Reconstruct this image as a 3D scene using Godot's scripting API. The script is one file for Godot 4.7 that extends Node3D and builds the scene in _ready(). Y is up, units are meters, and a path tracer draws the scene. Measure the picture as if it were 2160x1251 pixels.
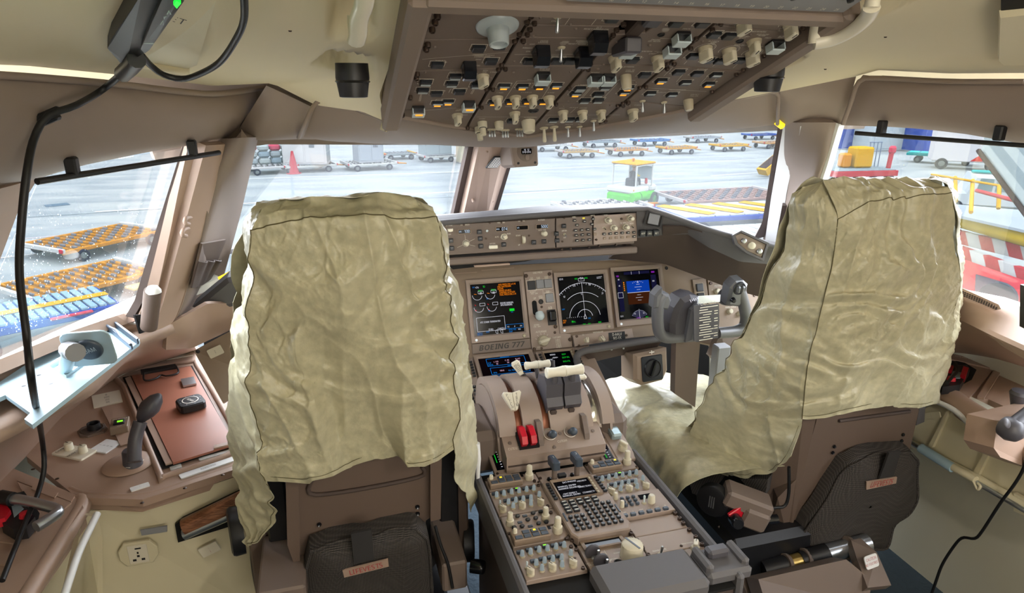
extends Node3D
# An airliner flight deck seen from behind the captain's seat, with the apron outside.
# Metres, y up, forward is -z. Every piece is built from the mesh helpers at the end of this script.

var M := {}
var counts := {}
var shared := {}
var rng := RandomNumberGenerator.new()
var wrinkle := FastNoiseLite.new()
var broad := FastNoiseLite.new()


func _ready() -> void:
	rng.seed = 77
	wrinkle.seed = 5
	wrinkle.noise_type = FastNoiseLite.TYPE_SIMPLEX
	wrinkle.frequency = 1.0
	wrinkle.fractal_type = FastNoiseLite.FRACTAL_NONE
	broad.seed = 11
	broad.noise_type = FastNoiseLite.TYPE_SIMPLEX
	broad.frequency = 1.0
	broad.fractal_type = FastNoiseLite.FRACTAL_NONE
	# camera
	var cam := Camera3D.new()
	cam.name = "camera"
	cam.transform = Transform3D(Basis(v3(.962494,.008174,.271180),v3(.076775,.950482,-.301147),v3(-.260213,.310672,.914206)),v3(-.4820,1.6258,-.0323))
	cam.fov = 48.0879
	cam.near = .02
	cam.far = 2000.0
	add_child(cam)
	cam.current = true
	# sky: a bright overcast day
	var env := Environment.new()
	env.background_mode = Environment.BG_SKY
	var sky := Sky.new()
	var sm := ProceduralSkyMaterial.new()
	sm.sky_top_color = Color(.93,.96,1.0)
	sm.sky_horizon_color = Color(.97,.98,1.0)
	sm.ground_bottom_color = Color(.5,.52,.53)
	sm.ground_horizon_color = Color(.8,.82,.84)
	sm.sky_energy_multiplier = 1.0
	sm.ground_energy_multiplier = .5
	sky.sky_material = sm
	env.sky = sky
	env.background_energy_multiplier = SKY
	env.tonemap_mode = Environment.TONE_MAPPER_LINEAR
	env.tonemap_exposure = 1.0
	env.sdfgi_enabled = true
	env.ssao_enabled = true
	env.ssil_enabled = true
	var we := WorldEnvironment.new()
	we.name = "world_environment"
	we.environment = env
	add_child(we)
	make_materials()
	lamps()
	shell()
	windows()
	overhead()
	main_panel()
	glareshield()
	pedestal()
	throttle_stand()
	yoke_and_footwell()
	seats()
	left_side()
	right_side()
	ceiling_things()
	apron()

const SKY := 18.0

# ---------------------------------------------------------------- materials
func noise_tex(freq: float, normal: bool, oct := 3, strength := 4.0, kind := FastNoiseLite.TYPE_SIMPLEX, side := 512) -> NoiseTexture2D:
	var n := FastNoiseLite.new()
	n.noise_type = kind
	n.frequency = freq
	n.fractal_octaves = oct
	n.seed = 3
	var t := NoiseTexture2D.new()
	t.width = side
	t.height = side
	t.seamless = true
	t.noise = n
	t.as_normal_map = normal
	t.bump_strength = strength
	return t


func mat(called: String, c: Color, rough := .6, metal := .0) -> StandardMaterial3D:
	var m := StandardMaterial3D.new()
	m.resource_name = called
	m.albedo_color = c
	m.roughness = rough
	m.metallic = metal
	M[called] = m
	return m


func grained(m: StandardMaterial3D, tex: Texture2D, scale: float, amount: float) -> void:
	m.normal_enabled = true
	m.normal_texture = tex
	m.normal_scale = amount
	m.uv1_triplanar = true
	m.uv1_scale = Vector3.ONE * scale


func hex(s: String) -> Color:
	return Color.html(s)


func glow(called: String, c: Color, e: float) -> StandardMaterial3D:
	var m := mat(called, c * .4,.4)
	m.emission_enabled = true
	m.emission = c
	m.emission_energy_multiplier = e
	return m


func make_materials() -> void:
	var fine := noise_tex(.25, true,2,3.0)
	var cloth := noise_tex(.02, true,5,6.0)
	var tone := noise_tex(.012, false,4)
	var ramp := Gradient.new()
	ramp.colors = PackedColorArray([Color(.86,.86,.86), Color(1,1,1)])
	ramp.offsets = PackedFloat32Array([.0,1.0])
	tone.color_ramp = ramp
	for a in [["panel","71635a",.55], ["panel_pale","8b7866",.5], ["lining","85766c",.6], ["lining_warm","a68e7e",.55], ["cream","d8ccac",.65], ["console","a48a79",.45], ["pale_plastic","cfc6a8",.5], ["seat_shell","66564c",.5], ["shield","5c5a5c",.6], ["shield_dark","4a3d37",.75], ["pedestal_face","9b8a7f",.5]]:
		var m := mat(a[0], hex(a[1]), a[2])
		grained(m, fine,14.0,.25)
	mat("lettering", hex("e8e2d4"),.6)
	mat("dark_lettering", hex("3a342e"),.6)
	mat("grey_lettering", hex("3e3a36"),.5)
	mat("red_lettering", hex("a8343a"),.6)
	mat("screw", hex("4d3f37"),.4,.6)
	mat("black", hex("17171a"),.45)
	mat("black_gloss", hex("121318"),.2)
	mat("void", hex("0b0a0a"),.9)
	mat("key", hex("1c2026"),.35)
	mat("key_blue", hex("3a4552"),.4)
	mat("key_grey", hex("85868a"),.45)
	mat("cap_pale", hex("aab4b8"),.3)
	mat("knob", hex("cdc6b0"),.4)
	mat("knob_base", hex("b2a890"),.5)
	mat("knob_line", hex("2a2826"),.5)
	mat("ivory", hex("e4decb"),.28)
	mat("lever_grey", hex("4c4a50"),.45)
	mat("yoke", hex("6d6e72"),.38,.3)
	mat("steel", hex("b8bcc0"),.28,.9)
	mat("chrome", hex("d8dadc"),.15,1.0)
	mat("bronze", hex("7a4a34"),.35,.5)
	mat("brass", hex("b89a58"),.3,.9)
	mat("red", hex("c01428"),.35)
	mat("orange_cloth", hex("c87818"),.8)
	mat("placard", hex("d6cfbd"),.55)
	mat("placard_white", hex("dcdcda"),.5)
	mat("blue_plate", hex("a3bfce"),.55)
	mat("blue_pale", hex("9fb2b8"),.35,.3)
	mat("rubber", hex("0e0e10"),.5)
	mat("red_brown", hex("9c6450"),.38)
	mat("floor_blue", hex("2c3a44"),.9)
	grained(M.floor_blue, cloth,3.0,.8)
	var wall := mat("side_wall", hex("b8b4a2"),.6)
	grained(wall, fine,14.0,.3)
	var c := mat("canvas", hex("c4be9e"),.36)
	c.normal_enabled = true
	c.normal_texture = cloth
	c.normal_scale = .3
	c.albedo_texture = tone
	c.uv1_triplanar = true
	c.uv1_scale = Vector3.ONE * 5.0
	c.backlight_enabled = true
	c.backlight = Color(.12,.115,.09)
	mat("seam", hex("5d5538"),.8)
	var mesh_cloth := mat("mesh_cloth", hex("8c8886"),.9)
	var weave := Image.create(64,64, false, Image.FORMAT_RGB8)
	for y in 64:
		for x in 64:
			var on := .5 + .5 * sin((x + y) * TAU / 16.0) * sin((x - y) * TAU / 16.0)
			var v := .08 + .9 * on * on
			weave.set_pixel(x, y, Color(v,v * .96,v * .93))
	mesh_cloth.albedo_texture = ImageTexture.create_from_image(weave)
	mesh_cloth.uv1_triplanar = true
	mesh_cloth.uv1_scale = Vector3.ONE * 38.0
	mat("webbing", hex("2d2b2b"),.85)
	var wood := mat("table_wood", hex("9a6a4c"),.4)
	var grain := noise_tex(.02, false,4)
	var wr := Gradient.new()
	wr.colors = PackedColorArray([Color(.6,.55,.52), Color(1,1,1)])
	wr.offsets = PackedFloat32Array([.3,.7])
	grain.color_ramp = wr
	wood.albedo_texture = grain
	wood.uv1_triplanar = true
	wood.uv1_scale = v3(1.5,30.0,30.0)
	# lamps and screens
	glow("lit_orange", hex("ff9a1e"),1.6)
	glow("lit_white", hex("eef4f6"),.8)
	glow("lit_yellow", hex("ffe02a"),1.2)
	glow("lit_green", hex("8cff2a"),1.2)
	glow("lit_green_lamp", hex("10f030"),2.0)
	glow("lit_frost", hex("cfe0e4"),.25)
	mat("screen_glass", hex("08090f"),.12)
	mat("screen_purple", hex("150a10"),.12)
	M.screen_glass.metallic_specular = .25
	M.screen_purple.metallic_specular = .25
	var ink := StandardMaterial3D.new()
	ink.resource_name = "screen_ink"
	ink.shading_mode = BaseMaterial3D.SHADING_MODE_UNSHADED
	ink.vertex_color_use_as_albedo = true
	M.ink = ink
	var paint := mat("paint", Color.WHITE,.5)
	paint.vertex_color_use_as_albedo = true
	paint.specular_mode = BaseMaterial3D.SPECULAR_DISABLED
	var glass := mat("glass", Color(.9,.97,.97,.04),.02)
	glass.transparency = BaseMaterial3D.TRANSPARENCY_ALPHA
	var clear := mat("clear_plastic", Color(.92,.95,.96,.35),.1)
	clear.transparency = BaseMaterial3D.TRANSPARENCY_ALPHA
	mat("frost", hex("c4d2d6"),.25)


# ---------------------------------------------------------------- naming
func numbered(called: String) -> String:
	var n: int = counts.get(called,0)
	counts[called] = n + 1
	return called if n == 0 else "%s_%03d" % [called, n]


func tag(o: Node, label: String, category: String, group := "") -> void:
	o.set_meta("label", label)
	o.set_meta("category", category)
	if group:
		o.set_meta("group", group)


func thing(called: String, label: String, category: String, x := Transform3D(), group := "") -> Node3D:
	var o := Node3D.new()
	o.name = numbered(called)
	o.transform = x
	add_child(o)
	tag(o, label, category, group)
	return o


func put(called: String, mesh: Mesh, material: String, parent: Node, x := Transform3D()) -> MeshInstance3D:
	var o := MeshInstance3D.new()
	o.name = called if parent != self else numbered(called)
	o.mesh = mesh
	o.material_override = M[material]
	o.transform = x
	parent.add_child(o, true)
	return o


func single(called: String, mesh: Mesh, material: String, label: String, category: String, x := Transform3D(), group := "") -> MeshInstance3D:
	var o := put(called, mesh, material, self, x)
	tag(o, label, category, group)
	return o


func structure(called: String, mesh: Mesh, material: String, x := Transform3D()) -> MeshInstance3D:
	var o := put(called, mesh, material, self, x)
	o.set_meta("kind","structure")
	return o


func at(p: Vector3) -> Transform3D:
	return Transform3D(Basis(), p)


func copy(o: Node3D, x: Transform3D, label: String) -> Node3D:
	var c: Node3D = o.duplicate()
	c.name = numbered(String(o.name).get_slice("_0",0))
	add_child(c)
	c.transform = x
	c.set_meta("label", label)
	return c


# a frame whose x and y axes lie in a face, z leaving it
func frame(origin: Vector3, right: Vector3, up: Vector3) -> Transform3D:
	var z := right.cross(up).normalized()
	var x := right.normalized()
	return Transform3D(Basis(x, z.cross(x), z), origin)

# ---------------------------------------------------------------- added lamps behind the camera and the room shell
func lamps() -> void:
	# two unseen dome lights, added in the aft ceiling to brighten the interior
	for s in [-.55,.55]:
		var t := thing("added_dome_light","unseen round-cornered dome light added in the aft ceiling on the %s side" % ("left" if s < 0 else "right"),"ceiling light", at(v3(s,2.04,.35)))
		var b := MB.new()
		b.T = Transform3D(Basis(Vector3.RIGHT, PI / 2),Vector3.ZERO)
		b.ring(round_rect(.46,.46,.05), round_rect(.40,.40,.04),.0,.02)
		put("rim", b.mesh(),"pale_plastic", t)
		b = MB.new()
		b.box(v3(0,.002,0),v3(.40,.006,.40))
		put("diffuser", b.mesh(),"lit_white", t)
		var l := AreaLight3D.new()
		l.name = "added_dome_lamp"
		l.area_size = v2(.38,.38)
		l.light_color = LAMP
		l.light_energy = DOME
		l.area_range = 8.0
		l.area_attenuation = 2.0
		l.shadow_enabled = true
		l.transform = Transform3D(Basis(Vector3.RIGHT,-PI / 2),v3(0,-.025,0))
		t.add_child(l)
	# unseen glowing panel added on the aft wall as fill light
	var w := thing("added_fill_panel","wide glowing fill panel added on the aft wall behind the camera","fill light", at(v3(.05,1.1,.955)))
	var b := MB.new()
	b.box(v3(0,0,0),v3(1.1,.5,.02),.004)
	put("diffuser", b.mesh(),"lit_white", w)
	b = MB.new()
	b.ring(round_rect(1.16,.56,.03), round_rect(1.1,.5,.02),.0,.02)
	put("rim", b.mesh(),"pale_plastic", w, Transform3D(Basis(Vector3.UP, PI),Vector3.ZERO))
	var l := AreaLight3D.new()
	l.name = "added_fill_lamp"
	l.area_size = v2(1.08,.48)
	l.light_color = LAMP
	l.light_energy = WALL_FILL
	l.area_range = 8.0
	l.area_attenuation = 2.0
	l.shadow_enabled = true
	l.position = v3(0,0,-.03)
	w.add_child(l)

const DOME := 5.5
const WALL_FILL := 1.3
const LAMP := Color(1.0,.97,.92)


func patch(called: String, curves: Array, nu: int, nv: int, material: String, toward: Vector3, bulge := .0, thick := .025) -> MeshInstance3D:
	var P := loft(curves, nu, nv)
	var mid: Vector3 = P[nv / 2][nu / 2]
	var n := (P[nv / 2][nu / 2 + 1] - P[nv / 2][nu / 2 - 1] as Vector3).cross(P[mini(nv / 2 + 1, nv - 1)][nu / 2] - P[maxi(nv / 2 - 1,0)][nu / 2])
	var flip := n.dot(toward - mid) < .0
	if bulge != .0:
		var nn := (-n if flip else n).normalized()
		for i in nv:
			for j in nu:
				P[i][j] += nn * bulge * pow(sin(PI * i / (nv - 1)),.6) * pow(clampf(minf(j, nu - 1 - j) / 2.5,.0,1.0),.5)
	var b := MB.new()
	b.sheet(P, thick, flip)
	return structure(called, b.mesh(), material)

const INSIDE := Vector3(-.1,1.2,-.9)


func piping(called: String, pts: PackedVector3Array, r: float, parent: Node, material := "lining") -> void:
	var b := MB.new()
	b.tube(curve(pts,28), r,8)
	put(called, b.mesh(), material, parent)


func shell() -> void:
	# overhead bands along the window tops
	var tel: PackedVector3Array = pts3([v3(-.588,1.609,-1.866),v3(-.696,1.595,-1.66),v3(-.815,1.616,-1.405),v3(-.894,1.627,-1.239)])
	tel.append_array(pts3([v3(-1.0,1.63,-.9),v3(-1.05,1.63,-.3),v3(-1.05,1.63,.9)]))
	var lbl: PackedVector3Array = pts3([v3(-.686,1.48,-1.82),v3(-.76,1.481,-1.671),v3(-.814,1.48,-1.563),v3(-.908,1.471,-1.383),v3(-.944,1.459,-1.321)])
	lbl.append_array(pts3([v3(-.99,1.46,-1.1),v3(-1.1,1.44,-.3),v3(-1.1,1.44,.9)]))
	var band := patch("trim_1", [tel, lbl],44,12,"lining", INSIDE,.035)
	piping("piping", pts3([v3(-.587,1.605,-1.836),v3(-.693,1.591,-1.634),v3(-.811,1.612,-1.382),v3(-.888,1.623,-1.218),v3(-.932,1.627,-1.126)]),.006, band)
	var ter: PackedVector3Array = pts3([v3(.856,1.632,-1.511),v3(.872,1.643,-1.471),v3(.945,1.635,-1.331),v3(1.01,1.636,-1.2)])
	ter.append_array(pts3([v3(1.12,1.63,-.7),v3(1.15,1.63,.9)]))
	var lbr: PackedVector3Array = pts3([v3(.89,1.514,-1.584),v3(.955,1.517,-1.452),v3(1.015,1.511,-1.338),v3(1.081,1.493,-1.22)])
	lbr.append_array(pts3([v3(1.16,1.48,-.8),v3(1.2,1.46,.9)]))
	band = patch("trim_2", [ter, lbr],44,12,"lining", INSIDE,.035)
	piping("piping", pts3([v3(.863,1.519,-1.551),v3(.854,1.577,-1.524),v3(.846,1.628,-1.499),v3(.862,1.636,-1.46),v3(.935,1.629,-1.321),v3(.999,1.63,-1.191)]),.006, band)
	# header pieces over the windscreen
	patch("trim_3", [pts3([v3(-.589,1.608,-1.7),v3(-.552,1.59,-1.71),v3(-.488,1.558,-1.7)]), pts3([v3(-.688,1.48,-1.817),v3(-.609,1.48,-1.783),v3(-.521,1.479,-1.819)])],14,8,"lining", INSIDE,.02)
	var header := patch("trim_4", [pts3([v3(-.484,1.571,-1.7),v3(-.449,1.572,-1.68),v3(-.337,1.531,-1.6),v3(-.323,1.546,-1.486),v3(-.158,1.518,-1.557),v3(-.001,1.497,-1.608),v3(.159,1.52,-1.551),v3(.345,1.564,-1.443),v3(.429,1.57,-1.5),v3(.67,1.6,-1.58)]), pts3([v3(-.535,1.479,-1.814),v3(-.378,1.47,-1.888),v3(-.186,1.456,-1.982),v3(-.034,1.446,-2.039),v3(.108,1.444,-2.068),v3(.251,1.462,-1.988),v3(.503,1.484,-1.862),v3(.789,1.507,-1.72)])],44,10,"lining", INSIDE,.025)
	piping("piping", pts3([v3(-.531,1.487,-1.767),v3(-.509,1.532,-1.66),v3(-.482,1.572,-1.67),v3(-.449,1.576,-1.66),v3(-.389,1.557,-1.62),v3(-.34,1.536,-1.57)]),.005, header)
	piping("piping", pts3([v3(.761,1.512,-1.686),v3(.676,1.564,-1.58),v3(.652,1.598,-1.56),v3(.585,1.596,-1.54),v3(.416,1.57,-1.48)]),.005, header)
	patch("trim_5", [pts3([v3(.677,1.603,-1.58),v3(.765,1.622,-1.56),v3(.862,1.64,-1.53)]), pts3([v3(.796,1.505,-1.719),v3(.849,1.509,-1.677),v3(.892,1.515,-1.58)])],14,8,"lining", INSIDE,.015)
	# cream ceiling either side of the overhead panel
	var cf: PackedVector3Array = pts3([v3(-.329,1.53,-1.553),v3(-.389,1.554,-1.62),v3(-.485,1.565,-1.7),v3(-.575,1.613,-1.69)])
	var tel2 := tel.slice(1)
	for i in tel2.size():
		tel2[i] += v3(0,.012,0)
	cf.append_array(tel2)
	var cb: PackedVector3Array = pts3([v3(-.34,1.533,-1.573),v3(-.362,1.595,-1.422),v3(-.348,1.675,-1.225),v3(-.343,1.734,-1.081)])
	cb.append_array(pts3([v3(-.33,1.96,-.6),v3(-.3,2.05,-.1),v3(-.3,2.07,.9)]))
	ceiling_sheet("ceiling", cf, cb, [[pts3([v3(-.456,1.748,-1.033),v3(-.386,1.748,-1.012),v3(-.377,1.665,-1.21),v3(-.458,1.66,-1.244)]),.05], [pts3([v3(-.492,1.602,-1.394),v3(-.46,1.637,-1.301),v3(-.378,1.631,-1.291),v3(-.367,1.596,-1.373),v3(-.418,1.589,-1.404)]),.03]])
	var cfr: PackedVector3Array = pts3([v3(.378,1.561,-1.478),v3(.429,1.568,-1.5),v3(.663,1.6,-1.57),v3(.853,1.64,-1.52)])
	var ter2 := ter.slice(1)
	for i in ter2.size():
		ter2[i] += v3(0,.012,0)
	cfr.append_array(ter2)
	var cbr: PackedVector3Array = pts3([v3(.405,1.558,-1.511),v3(.411,1.617,-1.366),v3(.436,1.696,-1.172),v3(.453,1.754,-1.032)])
	cbr.append_array(pts3([v3(.39,1.96,-.6),v3(.4,2.05,-.1),v3(.4,2.07,.9)]))
	ceiling_sheet("ceiling", cfr, cbr, [[pts3([v3(.372,1.677,-1.168),v3(.462,1.672,-1.179),v3(.517,1.743,-1.005),v3(.357,1.781,-.913),v3(.361,1.744,-1.002)]),.05], [pts3([v3(.404,1.608,-1.336),v3(.391,1.646,-1.244),v3(.46,1.65,-1.233),v3(.506,1.633,-1.274),v3(.486,1.608,-1.335)]),.03]])
	var b := MB.new()
	b.sheet([pts3([v3(-.36,1.84,-.88),v3(.42,1.84,-.88)]), pts3([v3(-.36,1.97,-.6),v3(.42,1.97,-.6)]), pts3([v3(-.36,2.07,.0),v3(.42,2.07,.0)]), pts3([v3(-.36,2.09,.9),v3(.42,2.09,.9)])],.03, false)
	structure("ceiling", b.mesh(),"cream")
	# outer skin: roof, sides, nose and floor, so that light enters by the windows only
	b = MB.new()
	b.sheet([pts3([v3(-1.15,1.56,-1.5),v3(-.75,1.58,-1.85),v3(.05,1.56,-2.2),v3(.9,1.6,-1.8),v3(1.25,1.6,-1.4)]), pts3([v3(-1.2,1.75,-1.2),v3(-.8,1.85,-1.4),v3(.05,1.9,-1.6),v3(.9,1.88,-1.4),v3(1.3,1.75,-1.1)]), pts3([v3(-1.3,1.85,.0),v3(-.8,2.16,.0),v3(.05,2.2,.0),v3(.9,2.16,.0),v3(1.4,1.85,.0)]), pts3([v3(-1.3,1.85,1.0),v3(-.8,2.16,1.0),v3(.05,2.2,1.0),v3(.9,2.16,1.0),v3(1.4,1.85,1.0)])],.02, false)
	structure("wall_roof", b.mesh(),"cream")
	b = MB.new()
	b.box(v3(.05,.04,-.9),v3(3.4,.1,3.9),.0)
	structure("floor", b.mesh(),"floor_blue")
	b = MB.new()
	b.box(v3(.05,1.1,1.0),v3(3.4,2.4,.06),.0)
	structure("wall_aft", b.mesh(),"cream")
	# left: window surround aft of the side window, and the hull below the sill
	b = MB.new()
	b.slab(pts3([v3(-.94,1.462,-1.322),v3(-.969,1.416,-1.301),v3(-1.008,1.334,-1.289),v3(-1.069,1.201,-1.272),v3(-1.107,1.112,-1.269),v3(-1.2,1.0,.95),v3(-1.07,1.5,.95),v3(-.99,1.48,-1.1)]),.05,v3(1,0,0))
	structure("wall_left", b.mesh(),"lining_warm")
	b = MB.new()
	b.slab(pts3([v3(1.089,1.5,-1.194),v3(1.274,1.05,-1.184),v3(1.4,1.0,.95),v3(1.2,1.5,.95)]),.05,v3(-1,0,0))
	structure("wall_right", b.mesh(),"lining_warm")
	b = MB.new()
	flat_patch(b, [pts3([v3(-.785,1.053,-2.035),v3(-.896,1.065,-1.803),v3(-1.019,1.091,-1.536),v3(-1.092,1.096,-1.387),v3(-1.139,1.1,-1.29),v3(-1.2,1.05,1)]), pts3([v3(-1.0,.85,-2.7),v3(-1.35,.8,-2.0),v3(-1.5,.8,-1.4),v3(-1.5,.8,1.0)]), pts3([v3(-1.0,.0,-2.7),v3(-1.45,.0,-2.0),v3(-1.5,.0,-1.4),v3(-1.5,.0,1.0)])],30,10,v3(1,0,0),.02)
	structure("wall_left", b.mesh(),"side_wall")
	b = MB.new()
	b.sheet([pts3([v3(-.85,1.45,-1.72),v3(-.62,1.47,-1.86),v3(.05,1.43,-2.22),v3(.85,1.49,-1.82),v3(1.05,1.5,-1.68)]), pts3([v3(-.9,1.82,-1.6),v3(-.6,1.82,-1.77),v3(.05,1.76,-2.0),v3(.85,1.82,-1.72),v3(1.1,1.82,-1.6)])],.02, true)
	structure("trim_20", b.mesh(),"lining")
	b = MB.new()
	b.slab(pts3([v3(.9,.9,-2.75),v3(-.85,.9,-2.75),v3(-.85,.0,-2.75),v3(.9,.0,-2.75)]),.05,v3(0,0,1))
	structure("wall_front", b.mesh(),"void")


func ceiling_sheet(called: String, front: PackedVector3Array, beam: PackedVector3Array, pockets: Array) -> void:
	var P := loft([front, beam],150,60)
	var polys := []
	for p in pockets:
		var q := PackedVector2Array()
		for w in p[0]:
			q.append(v2(w.x, w.z))
		polys.append([q, p[1]])
	for row in P:
		for j in row.size():
			var w := v2(row[j].x, row[j].z)
			for p in polys:
				if Geometry2D.is_point_in_polygon(w, p[0]):
					var d := 9.0
					var q: PackedVector2Array = p[0]
					for i in q.size():
						d = minf(d, w.distance_to(Geometry2D.get_closest_point_to_segment(w, q[i], q[(i + 1) % q.size()])))
					row[j].y += smoothstep(.0,.025, d) * p[1]
	var b := MB.new()
	var n := (P[30][76] - P[30][74] as Vector3).cross(P[31][75] - P[29][75])
	b.sheet(P,.02, n.y > .0)
	structure(called, b.mesh(),"cream")


func windows() -> void:
	var k := 0
	for q in [[pts3([v3(-.636,1.483,-1.831),v3(-.016,1.452,-2.119),v3(.005,1.018,-2.624),v3(-.993,.514,-2.799)]),"window_1"], [pts3([v3(.076,1.465,-2.12),v3(.835,1.516,-1.753),v3(1.24,.876,-2.324),v3(.148,1.014,-2.608)]),"window_2"], [pts3([v3(-.716,1.47,-1.863),v3(-.941,1.035,-1.762),v3(-1.17,1.041,-1.299),v3(-.954,1.467,-1.389)]),"window_3"], [pts3([v3(.906,1.522,-1.642),v3(.992,.996,-1.89),v3(1.146,1.056,-1.535),v3(1.34,.984,-1.204),v3(1.137,1.51,-1.19)]),"window_4"]]:
		var b := MB.new()
		b.slab(q[0],.001,v3(0,0,1) if k < 2 else v3(1 if k == 2 else -1,0,0))
		structure(q[1], b.mesh(),"glass")
		k += 1
	# raindrops on the captain's side window
	var mm := MultiMesh.new()
	mm.transform_format = MultiMesh.TRANSFORM_3D
	var drop := SphereMesh.new()
	drop.radius = .5
	drop.height = 1.0
	drop.radial_segments = 8
	drop.rings = 4
	mm.mesh = drop
	mm.instance_count = 650
	var o: Vector3 = v3(-1.047,1.357,-1.297)
	var ex: Vector3 = v3(.168,-.044,-.37)
	var ey: Vector3 = v3(-.063,-.216,-.046)
	for i in mm.instance_count:
		var a := rng.randf()
		var c := pow(rng.randf(),.7)
		a = a if rng.randf() > .35 else a * .4
		var s := rng.randf_range(.0010,.0028)
		mm.set_instance_transform(i, Transform3D(Basis().scaled(v3(s * .5, s, s)), o + ex * a + ey * (c * 1.1 - .25)))
	var r := MultiMeshInstance3D.new()
	r.name = "raindrops"
	r.multimesh = mm
	r.material_override = M.frost
	r.set_meta("kind","stuff")
	tag(r,"scattered raindrops on the captain's side window pane","raindrops")
	add_child(r)
	# centre post between the windscreens
	var t := thing("window_post","slanted tan centre post between the two windscreens","window post", at(v3(-.02,1.439,-2.1)))
	t.set_meta("kind","structure")
	t.remove_meta("category")
	var top := [v3(-.021,1.448,-2.089),v3(-.021,1.458,-2.007),v3(.012,1.459,-1.988),v3(.067,1.443,-2.039),v3(.116,1.436,-2.105)]
	var bot := [v3(-.007,1.104,-2.489),v3(-.003,1.122,-2.399),v3(.04,1.124,-2.384),v3(.088,1.117,-2.403),v3(.129,1.098,-2.488)]
	var b := MB.new()
	b.T = at(-t.position)
	for i in 4:
		b.slab(pts3([top[i], top[i + 1], bot[i + 1], bot[i]]),.012,v3(0,.3,1))
	put("post_body", b.mesh(),"lining_warm", t)
	for e in [pts3([v3(-.04,1.453,-2.066),v3(-.022,1.452,-2.075),v3(-.004,1.102,-2.484),v3(-.029,1.106,-2.469)]), pts3([v3(.111,1.437,-2.097),v3(.12,1.437,-2.093),v3(.138,1.101,-2.471),v3(.122,1.1,-2.478)])]:
		b = MB.new()
		b.T = at(-t.position)
		b.slab(e,.02,v3(0,.3,1))
		put("window_seal", b.mesh(),"shield_dark", t)
	for p in [v3(.007,1.415,-2.044),v3(.01,1.225,-2.26),v3(.095,1.212,-2.323)]:
		b = MB.new()
		b.T = Transform3D(Basis(v3(1,0,0),.75), p - t.position)
		b.lathe([v2(0,.005),v2(.003,.004),v2(.0045,.0),v2(.0045,-.01)],10)
		put("screw", b.mesh(),"lining_warm", t)
	t = thing("placard","white deviation card framed in black on the centre post","placard", frame(v3(.046,1.377,-2.087),v3(.048,-.003,-.024),v3(.003,.05,.057)))
	b = MB.new()
	b.box(v3(0,0,0),v3(.048,.056,.003))
	put("card_frame", b.mesh(),"black", t)
	b = MB.new()
	b.box(v3(.001,.001,.002),v3(.042,.05,.001))
	put("card", b.mesh(),"placard_white", t)
	b = MB.new()
	for i in 6:
		for c in 4:
			b.box(v3(-.015 + c * .0105,.018 - i * .007,.0027),v3(.006,.0025,.0003))
	put("lettering", b.mesh(),"grey_lettering", t)
	side_frames()


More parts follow.
